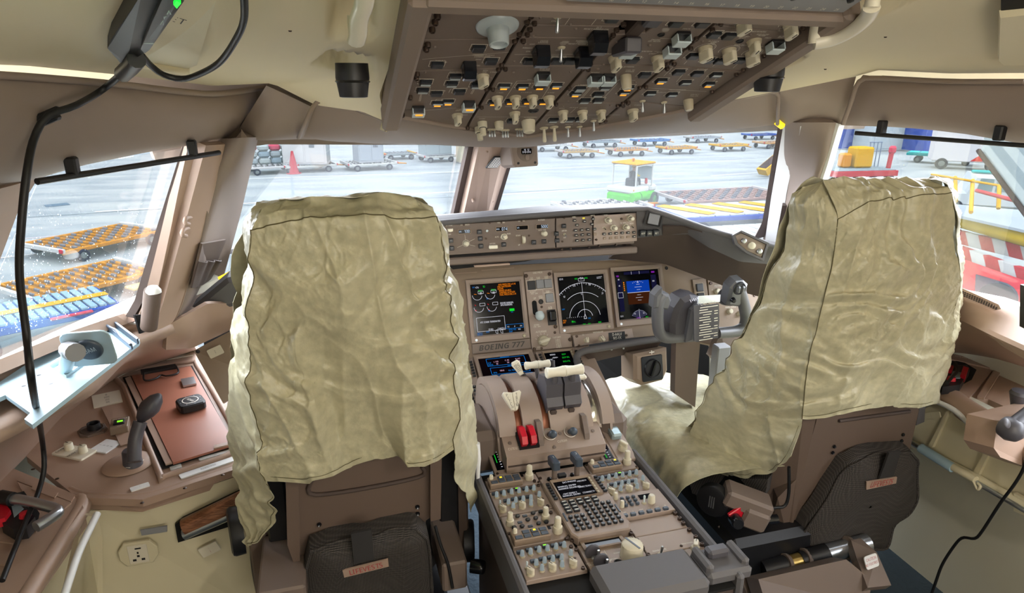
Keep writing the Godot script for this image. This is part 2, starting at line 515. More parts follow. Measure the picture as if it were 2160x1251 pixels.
func side_frames() -> void:
	# left: sash frame and the padded pillar beside the windscreen
	var t := MB.new()
	var A := PackedVector3Array(pts3([v3(-.758,1.486,-1.695),v3(-.837,1.296,-1.689),v3(-.911,1.121,-1.682),v3(-.929,1.095,-1.666)]))
	var B := PackedVector3Array(pts3([v3(-.743,1.487,-1.677),v3(-.816,1.296,-1.683),v3(-.886,1.117,-1.686),v3(-.912,1.064,-1.677)]))
	var D := PackedVector3Array(pts3([v3(-.709,1.483,-1.744),v3(-.784,1.279,-1.756),v3(-.866,1.082,-1.75),v3(-.897,1.031,-1.728)]))
	var E := PackedVector3Array(pts3([v3(-.706,1.473,-1.832),v3(-.788,1.262,-1.839),v3(-.871,1.053,-1.839),v3(-.906,1.001,-1.81)]))
	t.sheet(loft([A, B],20,4),.02, true)
	t.sheet(loft([B, D],20,4),.02, true)
	t.sheet(loft([D, E],20,4),.02, true)
	structure("trim_6", t.mesh(),"lining_warm")
	t = MB.new()
	t.sheet(loft([PackedVector3Array(pts3([v3(-.774,1.486,-1.691),v3(-.852,1.297,-1.688),v3(-.925,1.123,-1.68),v3(-.943,1.096,-1.666)])), PackedVector3Array(pts3([v3(-.755,1.486,-1.692),v3(-.834,1.296,-1.686),v3(-.907,1.122,-1.679),v3(-.927,1.091,-1.665)]))],20,3),.015, true)
	structure("trim_7", t.mesh(),"shield_dark")
	patch("trim_8", [pts3([v3(-.718,1.487,-1.774),v3(-.796,1.287,-1.778),v3(-.878,1.08,-1.78),v3(-.904,1.03,-1.768)]), pts3([v3(-.687,1.49,-1.727),v3(-.759,1.292,-1.742),v3(-.834,1.092,-1.751),v3(-.862,1.035,-1.741)]), pts3([v3(-.643,1.494,-1.698),v3(-.733,1.284,-1.902),v3(-.839,1.029,-2.129),v3(-.887,.923,-2.231)]), pts3([v3(-.626,1.486,-1.801),v3(-.712,1.26,-2.025),v3(-.814,1.01,-2.239),v3(-.862,.871,-2.379)])],24,14,"lining", INSIDE)
	# right
	patch("trim_9", [pts3([v3(.892,1.521,-1.599),v3(.913,1.425,-1.635),v3(.936,1.292,-1.694),v3(.982,1.057,-1.792)]), pts3([v3(.853,1.522,-1.581),v3(.872,1.427,-1.619),v3(.895,1.296,-1.678),v3(.938,1.063,-1.778)]), pts3([v3(.801,1.518,-1.654),v3(.868,1.414,-1.748),v3(.973,1.259,-1.883),v3(1.186,.945,-2.156)]), pts3([v3(.81,1.514,-1.735),v3(.905,1.371,-1.86),v3(1.038,1.16,-2.048),v3(1.194,.915,-2.266)])],24,14,"lining", INSIDE)
	t = MB.new()
	t.sheet(loft([PackedVector3Array(pts3([v3(.812,1.508,-1.65),v3(.943,1.298,-1.839),v3(1.127,1.025,-2.078)])), PackedVector3Array(pts3([v3(.812,1.503,-1.727),v3(.976,1.246,-1.956),v3(1.12,1.027,-2.149)]))],16,3),.006, true)
	structure("trim_10", t.mesh(),"placard_white")
	t = MB.new()
	t.sheet(loft([PackedVector3Array(pts3([v3(.809,1.512,-1.725),v3(.919,1.338,-1.88),v3(1.047,1.141,-2.054),v3(1.089,1.073,-2.115)])), PackedVector3Array(pts3([v3(.805,1.511,-1.74),v3(.915,1.336,-1.896),v3(1.041,1.138,-2.073),v3(1.073,1.056,-2.154)]))],16,3),.02, true)
	structure("trim_11", t.mesh(),"shield_dark")
	t = MB.new()
	t.sheet(loft([PackedVector3Array(pts3([v3(.871,1.518,-1.573),v3(.894,1.4,-1.621),v3(.918,1.267,-1.68)])), PackedVector3Array(pts3([v3(.9,1.517,-1.586),v3(.924,1.398,-1.633),v3(.949,1.263,-1.692)]))],16,3),.01, false)
	structure("trim_12", t.mesh(),"placard_white")
	# sills
	patch("trim_13", [pts3([v3(-.888,1.073,-1.766),v3(-1.009,1.099,-1.504),v3(-1.08,1.104,-1.358),v3(-1.125,1.108,-1.263)]), pts3([v3(-.874,1.058,-1.757),v3(-.973,1.065,-1.657),v3(-1.114,1.065,-1.431),v3(-1.165,1.065,-1.332)]), pts3([v3(-.861,1.043,-1.72),v3(-.917,1.05,-1.615),v3(-.971,1.05,-1.404),v3(-1.01,1.05,-1.257),v3(-1.076,1.05,-1.149)]), pts3([v3(-.862,1.017,-1.74),v3(-.944,1,-1.706),v3(-.979,.99,-1.488),v3(-1.055,.99,-1.357),v3(-1.129,.99,-1.242)])],24,10,"lining_warm", INSIDE)
	patch("trim_14", [pts3([v3(1.098,1.126,-1.503),v3(1.173,1.095,-1.378),v3(1.22,1.075,-1.3),v3(1.294,1.035,-1.183)]), pts3([v3(1.082,1.105,-1.482),v3(1.156,1.074,-1.357),v3(1.202,1.055,-1.28),v3(1.276,1.016,-1.165)]), pts3([v3(1.275,1,-1.69),v3(1.196,1,-1.375),v3(1.164,1,-1.235),v3(1.14,1,-1.061)])],24,10,"lining_warm", INSIDE)

# ---------------------------------------------------------------- instrument boards: modules in a plane and what is mounted on them
var board := Transform3D()
var modules := []


func new_board(x: Transform3D) -> void:
	board = x
	modules = []


func module(called: String, label: String, poly: PackedVector2Array, material := "panel", thick := .008, lift := .0, category := "control panel", group := "", edge := .0012) -> Node3D:
	var lo := poly[0]
	var hi := poly[0]
	for p in poly:
		lo = lo.min(p)
		hi = hi.max(p)
	var c := (lo + hi) * .5
	var t := thing(called, label, category, board * at(v3(c.x, c.y, lift)), group)
	var q := PackedVector2Array()
	for p in poly:
		q.append(p - c)
	var b := MB.new()
	b.prism(q,-thick,.0, edge)
	put("faceplate", b.mesh(), material, t)
	modules.append({"node": t,"poly": poly,"c": c,"ink": MB.new(),"lift": lift})
	return t


func close_board() -> void:
	for m in modules:
		if m.ink.V.size():
			put("lettering", m.ink.mesh(),"lettering", m.node)


func owner_of(p: Vector2) -> Dictionary:
	var best: Dictionary = modules[0]
	var near := 1e9
	for m in modules:
		var poly: PackedVector2Array = m.poly
		var d := 1e9
		if Geometry2D.is_point_in_polygon(p, poly):
			d = -1.0 - m.lift
		else:
			for i in poly.size():
				d = minf(d, p.distance_to(Geometry2D.get_closest_point_to_segment(p, poly[i], poly[(i + 1) % poly.size()])))
		if d < near:
			near = d
			best = m
	return best


func mounted(called: String, mesh: Mesh, material: String, p: Vector2, turn := .0, h := .0) -> MeshInstance3D:
	var m := owner_of(p)
	return put(called, mesh, material, m.node, Transform3D(Basis(v3(0,0,1), turn),v3(p.x - m.c.x, p.y - m.c.y, h)))


func cached(key: String, maker: Callable) -> Mesh:
	if not shared.has(key):
		var b := MB.new()
		maker.call(b)
		shared[key] = b.mesh()
	return shared[key]


func word(s: String, p: Vector2, h := .0034, turn := .0) -> void:
	var m := owner_of(p)
	write_on(m.ink, s, h,v3(p.x - m.c.x, p.y - m.c.y,.0004), turn)


func line(a: Vector2, c: Vector2, w := .0007) -> void:
	var m := owner_of((a + c) * .5)
	var d := (c - a).normalized().orthogonal() * w * .5
	var o: Vector2 = m.c
	m.ink.flat4(v3(a.x - o.x + d.x, a.y - o.y + d.y,.0003),v3(c.x - o.x + d.x, c.y - o.y + d.y,.0003),v3(c.x - o.x - d.x, c.y - o.y - d.y,.0003),v3(a.x - o.x - d.x, a.y - o.y - d.y,.0003),v3(0,0,1))


func lines(pts: PackedVector2Array, w := .0007) -> void:
	for i in pts.size() - 1:
		line(pts[i], pts[i + 1], w)


func screw(p: Vector2, r := .004, h := .004) -> void:
	mounted("fastener", cached("screw%.4f%.4f" % [r, h], func(b): b.lathe([v2(.0, h * .75),v2(r * .55, h * .75),v2(r * .6, h),v2(r * .85, h),v2(r, h * .7),v2(r,0)],10)),"screw", p)


func stud(p: Vector2) -> void:
	mounted("stud", cached("stud", func(b): b.lathe([v2(.0,.003),v2(.0018,.0025),v2(.003,.0)],8)),"panel", p)


# a square push-button; halves are "d" dark,"w" pale,"o" orange
func button(p: Vector2, halves := "dd", w := .021, h := .018, turn := .0, cap := "key") -> void:
	var m := owner_of(p)
	var o: Vector2 = p - m.c
	if turn == .0:
		for e in [[v2(0, h * .5 + .0025),v2(w + .006,.0006)], [v2(0,-h * .5 - .0025),v2(w + .006,.0006)], [v2(w * .5 + .003,0),v2(.0006, h + .005)], [v2(-w * .5 - .003,0),v2(.0006, h + .005)]]:
			m.ink.box(v3(o.x + e[0].x, o.y + e[0].y,.0002),v3(e[1].x, e[1].y,.0003))
	var n := mounted("push_button", cached("btn%.4f%.4f" % [w, h], func(b): b.box(v3(0,0,.002),v3(w, h,.008),.0012)), cap, p, turn)
	var k := 0
	for c in halves:
		var y := h * (.22 if k == 0 else -.22)
		if c == "w":
			put("lens", cached("lens%.4f%.4f" % [w, h], func(b): b.box(v3(0,0,0),v3(w * .86, h * .38,.0008))),"cap_pale", n, at(v3(0, y,.0062)))
		elif c == "o":
			put("lens", cached("lit%.4f%.4f" % [w, h], func(b): b.box(v3(0,0,0),v3(w * .62, h * .3,.0008))),"lit_orange", n, at(v3(0, y,.0062)))
		k += 1


func knob(p: Vector2, turn := .0, s := 1.0) -> void:
	var n := mounted("knob", cached("knobskirt%.2f" % s, func(b): b.lathe([v2(.0,.007 * s),v2(.0095 * s,.007 * s),v2(.0105 * s,.005 * s),v2(.0115 * s,.0)],18)),"knob_base", p, turn)
	put("grip", cached("knobgrip%.2f" % s, func(b): b.prism(round_rect(.011 * s,.023 * s,.004 * s),.005 * s,.021 * s,.0015 * s)),"knob", n)
	put("pointer_line", cached("knobline%.2f" % s, func(b): b.box(v3(0,.006 * s,.0211 * s),v3(.0016 * s,.011 * s,.0008))),"knob_line", n)


func round_knob(p: Vector2, r := .009, h := .018, cap := "knob", flutes := true) -> void:
	var n := mounted("knob", cached("rk%.4f%.4f%s" % [r, h, flutes], func(b): b.lathe([v2(.0, h),v2(r * .72, h),v2(r * .85, h * .93),v2(r, h * .2),v2(r,.0)],24,.07 if flutes else .0,24 if flutes else 0)), cap, p)
	put("cap", cached("rkc%.4f" % r, func(b): b.lathe([v2(.0,.0008),v2(r * .62,.0008),v2(r * .66,.0)],18)),"knob", n, at(v3(0,0, h)))


func double_knob(p: Vector2, s := 1.0) -> void:
	var n := mounted("knob", cached("dk%.2f" % s, func(b): b.lathe([v2(.0,.013 * s),v2(.0095 * s,.013 * s),v2(.0105 * s,.012 * s),v2(.011 * s,.0)],28,.06,28)),"knob", p)
	put("inner_knob", cached("dki%.2f" % s, func(b): b.lathe([v2(.0,.017 * s),v2(.0055 * s,.017 * s),v2(.0065 * s,.016 * s),v2(.007 * s,.0)],20,.06,20)),"knob", n, at(v3(0,0,.013 * s)))
	put("collar", cached("dkc%.2f" % s, func(b): b.lathe([v2(.0074 * s,.0015 * s),v2(.0078 * s,.0)],18)),"knob_line", n, at(v3(0,0,.013 * s)))


func toggle(p: Vector2, tilt := .35, s := 1.0, bat := "steel") -> void:
	var n := mounted("toggle_switch", cached("tgbase%.2f" % s, func(b): b.lathe([v2(.0,.003),v2(.004 * s,.003),v2(.006 * s,.0015),v2(.0065 * s,.0)],12)),"knob_base", p)
	put("bat", cached("tgbat%.2f" % s, func(b): b.lathe([v2(.0,.02 * s),v2(.0022 * s,.0195 * s),v2(.003 * s,.017 * s),v2(.0018 * s,.0)],10)), bat, n, Transform3D(Basis(Vector3.RIGHT, tilt),v3(0,0,.002)))


# a switch under a hinged guard, black or clear
func guard(p: Vector2, clear := false, s := 1.0, lit := "") -> void:
	var n := mounted("guarded_switch", cached("gdbase%.2f" % s, func(b): b.box(v3(0,0,.003),v3(.024 * s,.022 * s,.006),.001)),"black", p)
	if clear:
		put("guard_cover", cached("gdclr%.2f" % s, func(b):
			b.box(v3(0,-.001 * s,.017 * s),v3(.025 * s,.02 * s,.003 * s),.001)
			b.box(v3(-.0115 * s,0,.01 * s),v3(.002 * s,.02 * s,.012 * s))
			b.box(v3(.0115 * s,0,.01 * s),v3(.002 * s,.02 * s,.012 * s))),"frost", n)
	else:
		put("guard_cover", cached("gdblk%.2f" % s, func(b):
			b.prism(pts2([v2(-.002,.013) * s,v2(.018,.012) * s,v2(.028,.002) * s,v2(.026,-.012) * s,v2(.004,-.012) * s]),-.011 * s,.011 * s,.0015)),"black_gloss", n, Transform3D(Basis(v3(0,0,1),v3(0,1,0),v3(-1,0,0)),Vector3.ZERO))
	if lit:
		put("lens", cached("gdlit%.2f" % s, func(b): b.box(Vector3.ZERO,v3(.014 * s,.006 * s,.001))), lit, n, at(v3(0,.008 * s,.0195 * s)))


func arc_of(p: Vector2, r: float, a0: float, a1: float, w := .0007) -> void:
	var q := PackedVector2Array()
	for i in 13:
		var a := lerpf(a0, a1, i / 12.0)
		q.append(p + v2(cos(a), sin(a)) * r)
	lines(q, w)

# ---------------------------------------------------------------- overhead board
func overhead() -> void:
	var X: Transform3D = Transform3D(Basis(v3(1,0,0),v3(0,.37834,.92567),v3(0,-.92567,.37834)),v3(0,1.5,-1.6))
	# frame round the board
	var b := MB.new()
	b.T = X
	b.box(v3(.005,.3,-.06),v3(.68,.66,.06))
	var rail := structure("trim_15", b.mesh(),"void")
	b = MB.new()
	var lip := pts2([v2(-.345,.1),v2(-.315,.1),v2(-.315,.612),v2(-.345,.612)])
	b.T = X
	b.box(v3(-.336,.375,-.006),v3(.036,.53,.062),.006)
	structure("trim_16", b.mesh(),"lining")
	b = MB.new()
	b.T = X
	b.box(v3(.358,.40,-.006),v3(.036,.5,.062),.006)
	structure("trim_17", b.mesh(),"lining")
	b = MB.new()
	b.T = X
	b.box(v3(.012,.628,.0),v3(.69,.03,.05),.006)
	structure("trim_18", b.mesh(),"lining")
	b = MB.new()
	b.T = X
	b.prism(pts2([v2(-.33,.15),v2(-.318,.115),v2(-.158,.035),v2(.0,-.03),v2(.157,.035),v2(.345,.15),v2(.345,.185),v2(.157,.06),v2(.0,-.006),v2(-.158,.055),v2(-.32,.14)]),-.04,.006,.004)
	structure("trim_19", b.mesh(),"lining")
	# numbered breaker plate at the aft edge
	var t := thing("breaker_plate","grey plate with a row of printed numbers aft of the overhead panels","plate", X * at(v3(.1,.685,.012)))
	b = MB.new()
	b.box(Vector3.ZERO,v3(.47,.07,.01),.002)
	put("plate", b.mesh(),"key_grey", t)
	b = MB.new()
	for i in 18:
		write_on(b, str(8 + i),.006,v3(-.22 + i * .0255,-.025,.0055))
	put("lettering", b.mesh(),"lettering", t)
	b = MB.new()
	for i in 5:
		b.lathe([v2(0,.012),v2(.005,.011),v2(.006,.0)],12)
		b.T = b.T * at(v3(.1,0,0))
	put("breakers", b.mesh(),"black", t, at(v3(-.2,.018,.005)))
	new_board(X)
	# modules, from the aft edge forwards, column by column
	module("overhead_panel","blank overhead panel with the grey ribbed air nozzle at the aft left corner", pts2([v2(-.312,.488),v2(-.163,.500),v2(-.161,.6),v2(-.312,.59)]))
	module("overhead_panel","overhead flight computer panel with one black guard, just forward of the grey air nozzle", pts2([v2(-.312,.366),v2(-.163,.385),v2(-.163,.497),v2(-.312,.485)]))
	module("overhead_panel","overhead electrical panel with the battery switch and two orange lit guarded buttons", pts2([v2(-.312,.172),v2(-.163,.188),v2(-.163,.382),v2(-.312,.363)]))
	module("overhead_panel","three-cornered overhead panel with a single left wiper knob, forward of the electrical panel", pts2([v2(-.312,.135),v2(-.163,.06),v2(-.163,.185),v2(-.312,.169)]))
	module("overhead_panel","overhead voice recorder panel with one toggle and a runway override button", pts2([v2(-.157,.548),v2(-.005,.552),v2(-.005,.606),v2(-.157,.602)]))
	module("overhead_panel","narrow overhead panel with the black locator transmitter guard", pts2([v2(-.157,.506),v2(-.005,.51),v2(-.005,.549),v2(-.157,.545)]))
	module("overhead_panel","overhead emergency lights and window heat panel with two black guards", pts2([v2(-.157,.394),v2(-.005,.399),v2(-.005,.507),v2(-.157,.503)]))
	module("overhead_panel","overhead hydraulic panel with four knobs and orange fault lights", pts2([v2(-.157,.2),v2(-.005,.203),v2(-.005,.396),v2(-.157,.391)]))
	module("overhead_panel","overhead oxygen and light-dimmer panel at the pointed front, left of the centre rail", pts2([v2(-.157,.057),v2(-.005,-.004),v2(-.005,.2),v2(-.157,.197)]))
	module("overhead_panel","overhead engine and cargo fire panel with clear guards, beside the dark handle slot", pts2([v2(.002,.403),v2(.153,.406),v2(.153,.607),v2(.066,.605),v2(.05,.53),v2(.002,.52)]))
	module("overhead_panel","overhead fuel panel with two white jettison guards and orange pump lights", pts2([v2(.002,.211),v2(.153,.213),v2(.153,.403),v2(.002,.4)]))
	module("overhead_panel","overhead anti-ice and exterior lights panel at the pointed front, right of the centre rail", pts2([v2(.002,-.004),v2(.153,.057),v2(.153,.21),v2(.002,.208)]))
	module("overhead_panel","overhead lower cargo temperature panel with two dials at the aft right corner", pts2([v2(.16,.567),v2(.335,.545),v2(.335,.605),v2(.16,.61)]))
	module("overhead_panel","overhead air conditioning panel with four cream knobs", pts2([v2(.16,.405),v2(.335,.384),v2(.335,.542),v2(.16,.564)]))
	module("overhead_panel","overhead bleed air and pressurization panel with two orange lights", pts2([v2(.16,.224),v2(.335,.186),v2(.335,.381),v2(.16,.402)]))
	module("overhead_panel","three-cornered overhead panel with a single right wiper knob, forward of the pressurization panel", pts2([v2(.16,.06),v2(.335,.158),v2(.335,.182),v2(.16,.22)]))
	# air nozzle
	var n := mounted("air_nozzle", cached("gasper", func(q): q.lathe([v2(.0,.006),v2(.028,.006),v2(.033,.003),v2(.034,.0)],40)),"cap_pale",v2(-.2051,.539))
	put("nozzle", cached("gaspern", func(q): q.lathe([v2(.0,.026),v2(.012,.026),v2(.0135,.031),v2(.0155,.03),v2(.018,.004)],40,.04,40)),"cap_pale", n)
	for p in pts2([v2(-.3026,.5688),v2(-.3035,.5508),v2(-.3046,.5264),v2(-.3045,.4753),v2(-.305,.4598),v2(-.308,.3585),v2(-.3075,.3439),v2(-.3088,.2482),v2(-.3138,.1501)]):
		screw(p,.005,.008)
	for p in pts2([v2(-.1607,.5922),v2(-.151,.5919),v2(-.1619,.5778),v2(-.1625,.557),v2(-.1499,.5551),v2(-.1513,.5352),v2(-.1637,.5168),v2(-.1505,.5176),v2(-.1647,.4926),v2(-.1511,.4946),v2(-.164,.3994),v2(-.1649,.3801),v2(-.153,.3836),v2(-.1662,.2869),v2(-.1539,.2877),v2(-.1665,.1951),v2(-.1549,.1902),v2(-.1588,.0589),v2(-.0057,.5967)]):
		screw(p,.0045,.006)
	for p in pts2([v2(-.0037,.5617),v2(-.007,.5423),v2(-.0052,.5237),v2(-.0071,.5043),v2(.0003,.4102),v2(-.0068,.3891),v2(.0046,.3863),v2(0,.2951),v2(.0025,.2067),v2(.1633,.2182),v2(.1564,.2041),v2(.1503,.6058),v2(.1634,.6067),v2(.1644,.5733),v2(.1619,.5524),v2(.1508,.5189),v2(.1622,.4809),v2(.1649,.4159),v2(.1518,.4155)]):
		screw(p,.0045,.006)
	for p in pts2([v2(.1478,.395),v2(.1621,.3944),v2(.1497,.3008),v2(.1626,.3041),v2(.1528,.2133),v2(.1645,.2133),v2(.147,.1977),v2(.1605,.1976),v2(.161,.0968),v2(.3286,.5854),v2(.3271,.5684),v2(.3291,.5537),v2(.3297,.5286),v2(.3279,.4586),v2(.3279,.3939),v2(.3272,.3709),v2(.328,.2804),v2(.3268,.1757)]):
		screw(p,.0045,.006)
	for p in pts2([v2(-.2909,.4627),v2(-.1738,.4891),v2(-.2934,.3625),v2(-.3026,.3197),v2(-.1694,.339),v2(-.0611,.5939),v2(-.1443,.5694),v2(-.0894,.5512),v2(-.076,.5381),v2(-.1379,.51),v2(-.1435,.479),v2(-.0099,.4842),v2(-.144,.4125),v2(-.0113,.4224),v2(-.1332,.3653),v2(-.0244,.3699),v2(.0237,.2218)]):
		stud(p)
	for p in pts2([v2(.0802,.5959),v2(.1378,.5984),v2(.1445,.5033),v2(.0791,.4872),v2(.0127,.4965),v2(.1677,.5887),v2(.2462,.5357),v2(.1709,.5055),v2(.1707,.4359),v2(.0267,.4059),v2(.0248,.3848),v2(.3209,.4159),v2(.297,.3782),v2(.2962,.2887),v2(.1865,.3169),v2(.1303,.325),v2(.1305,.197),v2(.1772,.1932),v2(.2443,.4449)]):
		stud(p)
	# push-buttons
	for q in [[v2(-.2189,.463),"dd"], [v2(-.1853,.4743),"dd"], [v2(-.2777,.3971),"dd"], [v2(-.1866,.4148),"dd"], [v2(-.2375,.3473),"dw"], [v2(-.2876,.3189),"dw"], [v2(-.2383,.3135),"dw"], [v2(-.2881,.281),"dw"], [v2(-.1897,.3074),"dw"], [v2(-.2597,.2654),"dd"], [v2(-.2168,.2754),"dd"], [v2(-.2502,.2131),"wo"], [v2(-.2299,.2209),"wo"]]:
		button(q[0], q[1])
	for q in [[v2(-.0294,.5775),"dd"], [v2(-.1183,.4183),"dd"], [v2(-.0963,.419),"dd"], [v2(-.0674,.4211),"dd"], [v2(-.0445,.4219),"dd"], [v2(-.1355,.3034),"wo"], [v2(-.0984,.3027),"wo"], [v2(-.0634,.3044),"do"], [v2(-.0317,.3084),"wo"], [v2(-.1358,.218),"do"], [v2(-.1017,.2246),"do"], [v2(-.0656,.2259),"do"], [v2(-.031,.2231),"do"], [v2(-.0669,.1067),"dd"]]:
		button(q[0], q[1])
	for q in [[v2(.1071,.5903),"dd"], [v2(.0847,.5699),"dd"], [v2(.1323,.5704),"dd"], [v2(.0738,.4297),"dd"], [v2(.1295,.3641),"dd"], [v2(.0238,.292),"ww"], [v2(.0241,.2668),"wo"], [v2(.0744,.3025),"dw"], [v2(.0742,.2645),"dw"], [v2(.0584,.2284),"dw"], [v2(.0884,.2297),"dw"], [v2(.1249,.2994),"wo"], [v2(.1271,.2739),"wo"], [v2(.0287,.1091),"dw"], [v2(.0668,.1114),"dw"], [v2(.0921,.1125),"dw"]]:
		button(q[0], q[1])
	for q in [[v2(.1755,.5349),"dd"], [v2(.2065,.5313),"dd"], [v2(.1849,.4506),"dd"], [v2(.225,.4336),"dd"], [v2(.2517,.432),"dd"], [v2(.2923,.4361),"dd"], [v2(.1948,.3788),"dd"], [v2(.2383,.373),"dd"], [v2(.2831,.3677),"wd"], [v2(.1796,.3359),"wo"], [v2(.2379,.3278),"wd"], [v2(.2959,.3206),"wo"], [v2(.1892,.2691),"wd"], [v2(.2427,.2627),"wd"]]:
		button(q[0], q[1])
	# guards
	guard(v2(-.2229,.3974), false)
	guard(v2(-.0314,.5201), false,1.15)
	guard(v2(-.1114,.4635), false,1.1)
	guard(v2(-.035,.4624), false,1.1)
	guard(v2(-.2862,.1857), true,1.0,"lit_orange")
	guard(v2(-.1876,.214), true,1.0,"lit_orange")
	guard(v2(-.0763,.3593), true,1.05)
	guard(v2(.0309,.3531), true,1.0)
	guard(v2(.057,.3549), true,1.0)
	guard(v2(.039,.482), true,1.05)
	guard(v2(.1226,.4847), true,1.05)
	guard(v2(.1156,.5305), true,1.05)
	guard(v2(.3132,.511), true,1.05)
	# knobs
	for q in [[v2(-.1864,.3468),-.4], [v2(-.1969,.1404),-.1], [v2(-.1332,.2401),.0], [v2(-.0969,.2428),.0], [v2(-.0612,.2449),.0], [v2(-.0247,.2417),.0], [v2(-.0727,.1502),.1], [v2(.0354,.1562),.0], [v2(.0807,.1571),.0], [v2(.1243,.1581),.0]]:
		knob(q[0], q[1],1.05)
	for q in [[v2(.0378,.4342),.0], [v2(.1205,.4375),.0], [v2(.198,.5855),-.2], [v2(.2959,.5754),.0], [v2(.2702,.512),.2], [v2(.1917,.4799),-.3], [v2(.2442,.474),-.3], [v2(.2985,.465),-.3], [v2(.1992,.1633),.0]]:
		knob(q[0], q[1],1.15)
	for p in pts2([v2(.198,.5855),v2(.2959,.5754),v2(.1917,.4799),v2(.2442,.474),v2(.2985,.465)]):
		arc_of(p,.019,-.6, PI + .6)
		arc_of(p,.0165,.2, PI - .2,.0003)
	round_knob(v2(-.0938,.0909),.011,.016)
	round_knob(v2(-.0271,.0972),.016,.026)
	round_knob(v2(.095,.3535),.011,.026,"knob_base", false)
	round_knob(v2(.3031,.2252),.011,.022,"knob_base", false)
	double_knob(v2(-.1321,.0919),1.0)
	double_knob(v2(-.1314,.0555),1.0)
	for p in pts2([v2(-.0988,.0419),v2(-.0657,.0365),v2(-.032,.0412)]):
		for s in [-.006,.0,.006]:
			toggle(p + v2(s,0),.1,.8)
	for p in pts2([v2(.0265,.0461),v2(.0497,.0522)]):
		toggle(p,.15,1.6,"knob")
	for q in [[v2(-.1182,.5741),.5], [v2(-.0761,.4688),.5], [v2(.0839,.0528),.2], [v2(.1129,.0536),.2], [v2(.132,.095),.2], [v2(.1954,.2203),.2], [v2(.2509,.2131),.2]]:
		toggle(q[0], q[1],1.1)
	for q in [[v2(.0809,.5264),.006], [v2(.2419,.5106),.0065], [v2(-.1931,.3179),.006], [v2(-.0346,.1644),.011]]:
		mounted("socket", cached("sock%.4f" % q[1], func(w): w.lathe([v2(.0,.0004),v2(q[1] * .75,.0004),v2(q[1] * .8,.002),v2(q[1],.002),v2(q[1] * 1.1,.0)],16)),"black", q[0])
	# the handle in its dark slot
	t = thing("slot_handle","dark grey handle block hanging from the open slot between the overhead panels","handle", X * at(v3(.03,.5,.0)))
	b = MB.new()
	b.box(v3(.0,.0,.01),v3(.03,.06,.026),.003)
	put("block", b.mesh(),"lever_grey", t, Transform3D(Basis(Vector3.RIGHT,.3),Vector3.ZERO))
	b = MB.new()
	b.box(v3(.0,.06,-.012),v3(.026,.08,.03),.003)
	put("shank", b.mesh(),"shield_dark", t)
	b = MB.new()
	b.box(v3(.003,.09,.0),v3(.028,.03,.03),.003)
	put("latch", b.mesh(),"lever_grey", t)
	# lettering
	for w in [["ADIRU",v2(-.183,.4805)], ["PRIMARY FLIGHT",v2(-.2039,.4346)], ["COMPUTERS",v2(-.2049,.428)], ["DISC",v2(-.2089,.4174)], ["AUTO",v2(-.2069,.392)], ["THRUST",v2(-.2748,.4101)], ["ASYM COMP",v2(-.2752,.4034)], ["ELECTRICAL",v2(-.2378,.3635)], ["BATTERY",v2(-.2352,.352)], ["CABIN",v2(-.2853,.3299)], ["UTILITY",v2(-.2856,.3228)], ["APU GEN",v2(-.2346,.3171)], ["L BUS TIE",v2(-.2862,.286)], ["SECONDARY",v2(-.2566,.2746)], ["EXT PWR",v2(-.2564,.2674)], ["PRIMARY",v2(-.2148,.2851)], ["EXT PWR",v2(-.214,.278)], ["APU",v2(-.1868,.3717)], ["ON",v2(-.1868,.3649)], ["OFF",v2(-.2017,.3561)], ["START",v2(-.1699,.3648)], ["L WIPER",v2(-.1944,.1711)], ["OFF",v2(-.201,.1663)], ["INT",v2(-.1841,.1568)], ["HIGH",v2(-.1809,.1401)]]:
		word(w[0], w[1],.0042)
	for w in [["VOICE",v2(-.119,.5945)], ["RECORDER",v2(-.1195,.5894)], ["AUTO",v2(-.1194,.5836)], ["ON",v2(-.12,.5605)], ["GND PROX",v2(-.0297,.5983)], ["RUNWAY OVRD",v2(-.0293,.591)], ["ELT",v2(-.0383,.544)], ["RESET ARMED ON",v2(-.0404,.5383)], ["EMER",v2(-.1142,.4922)], ["LIGHTS",v2(-.1141,.4866)], ["OFF",v2(-.1309,.4796)], ["ARMED",v2(-.1351,.4656)], ["ON",v2(-.1301,.4526)], ["SERV",v2(-.0768,.492)], ["INTPH",v2(-.0773,.4875)], ["OFF",v2(-.0774,.4818)], ["ON",v2(-.0791,.4595)], ["SUPRNMRY",v2(-.0462,.4957)], ["OXYGEN",v2(-.0455,.4905)], ["RESET NORM ON",v2(-.0483,.4846)], ["WINDOW HEAT",v2(-.0748,.4366)], ["SIDE",v2(-.1139,.4225)], ["FWD",v2(-.0928,.4233)], ["FWD",v2(-.0634,.4249)], ["SIDE",v2(-.0419,.4257)]]:
		word(w[0], w[1],.0046)
	for w in [["RAM AIR",v2(-.0783,.3817)], ["TURBINE",v2(-.0768,.3754)], ["HYD",v2(-.0923,.3323)], ["L ENG",v2(-.1319,.3057)], ["C1 ELEC C2",v2(-.0774,.3153)], ["R ENG",v2(-.0267,.3115)], ["L ELEC",v2(-.1336,.2666)], ["C1 AIR C2",v2(-.0806,.2689)], ["R ELEC",v2(-.0285,.2675)], ["PASSENGER OXYGEN",v2(-.0813,.1898)], ["STORM",v2(-.075,.1763)], ["DOME",v2(-.1372,.1153)], ["GLARESHIELD",v2(-.0289,.1223)], ["L",v2(.0254,.1905)], ["WING",v2(.0256,.1783)], ["ENGINE",v2(.0744,.1793)], ["ANTI-ICE",v2(.051,.1831)], ["LANDING",v2(.0335,.0712)], ["BEACON",v2(.0801,.0715)], ["NAV",v2(.1064,.0725)], ["STROBE",v2(.1302,.1097)]]:
		word(w[0], w[1],.0042)
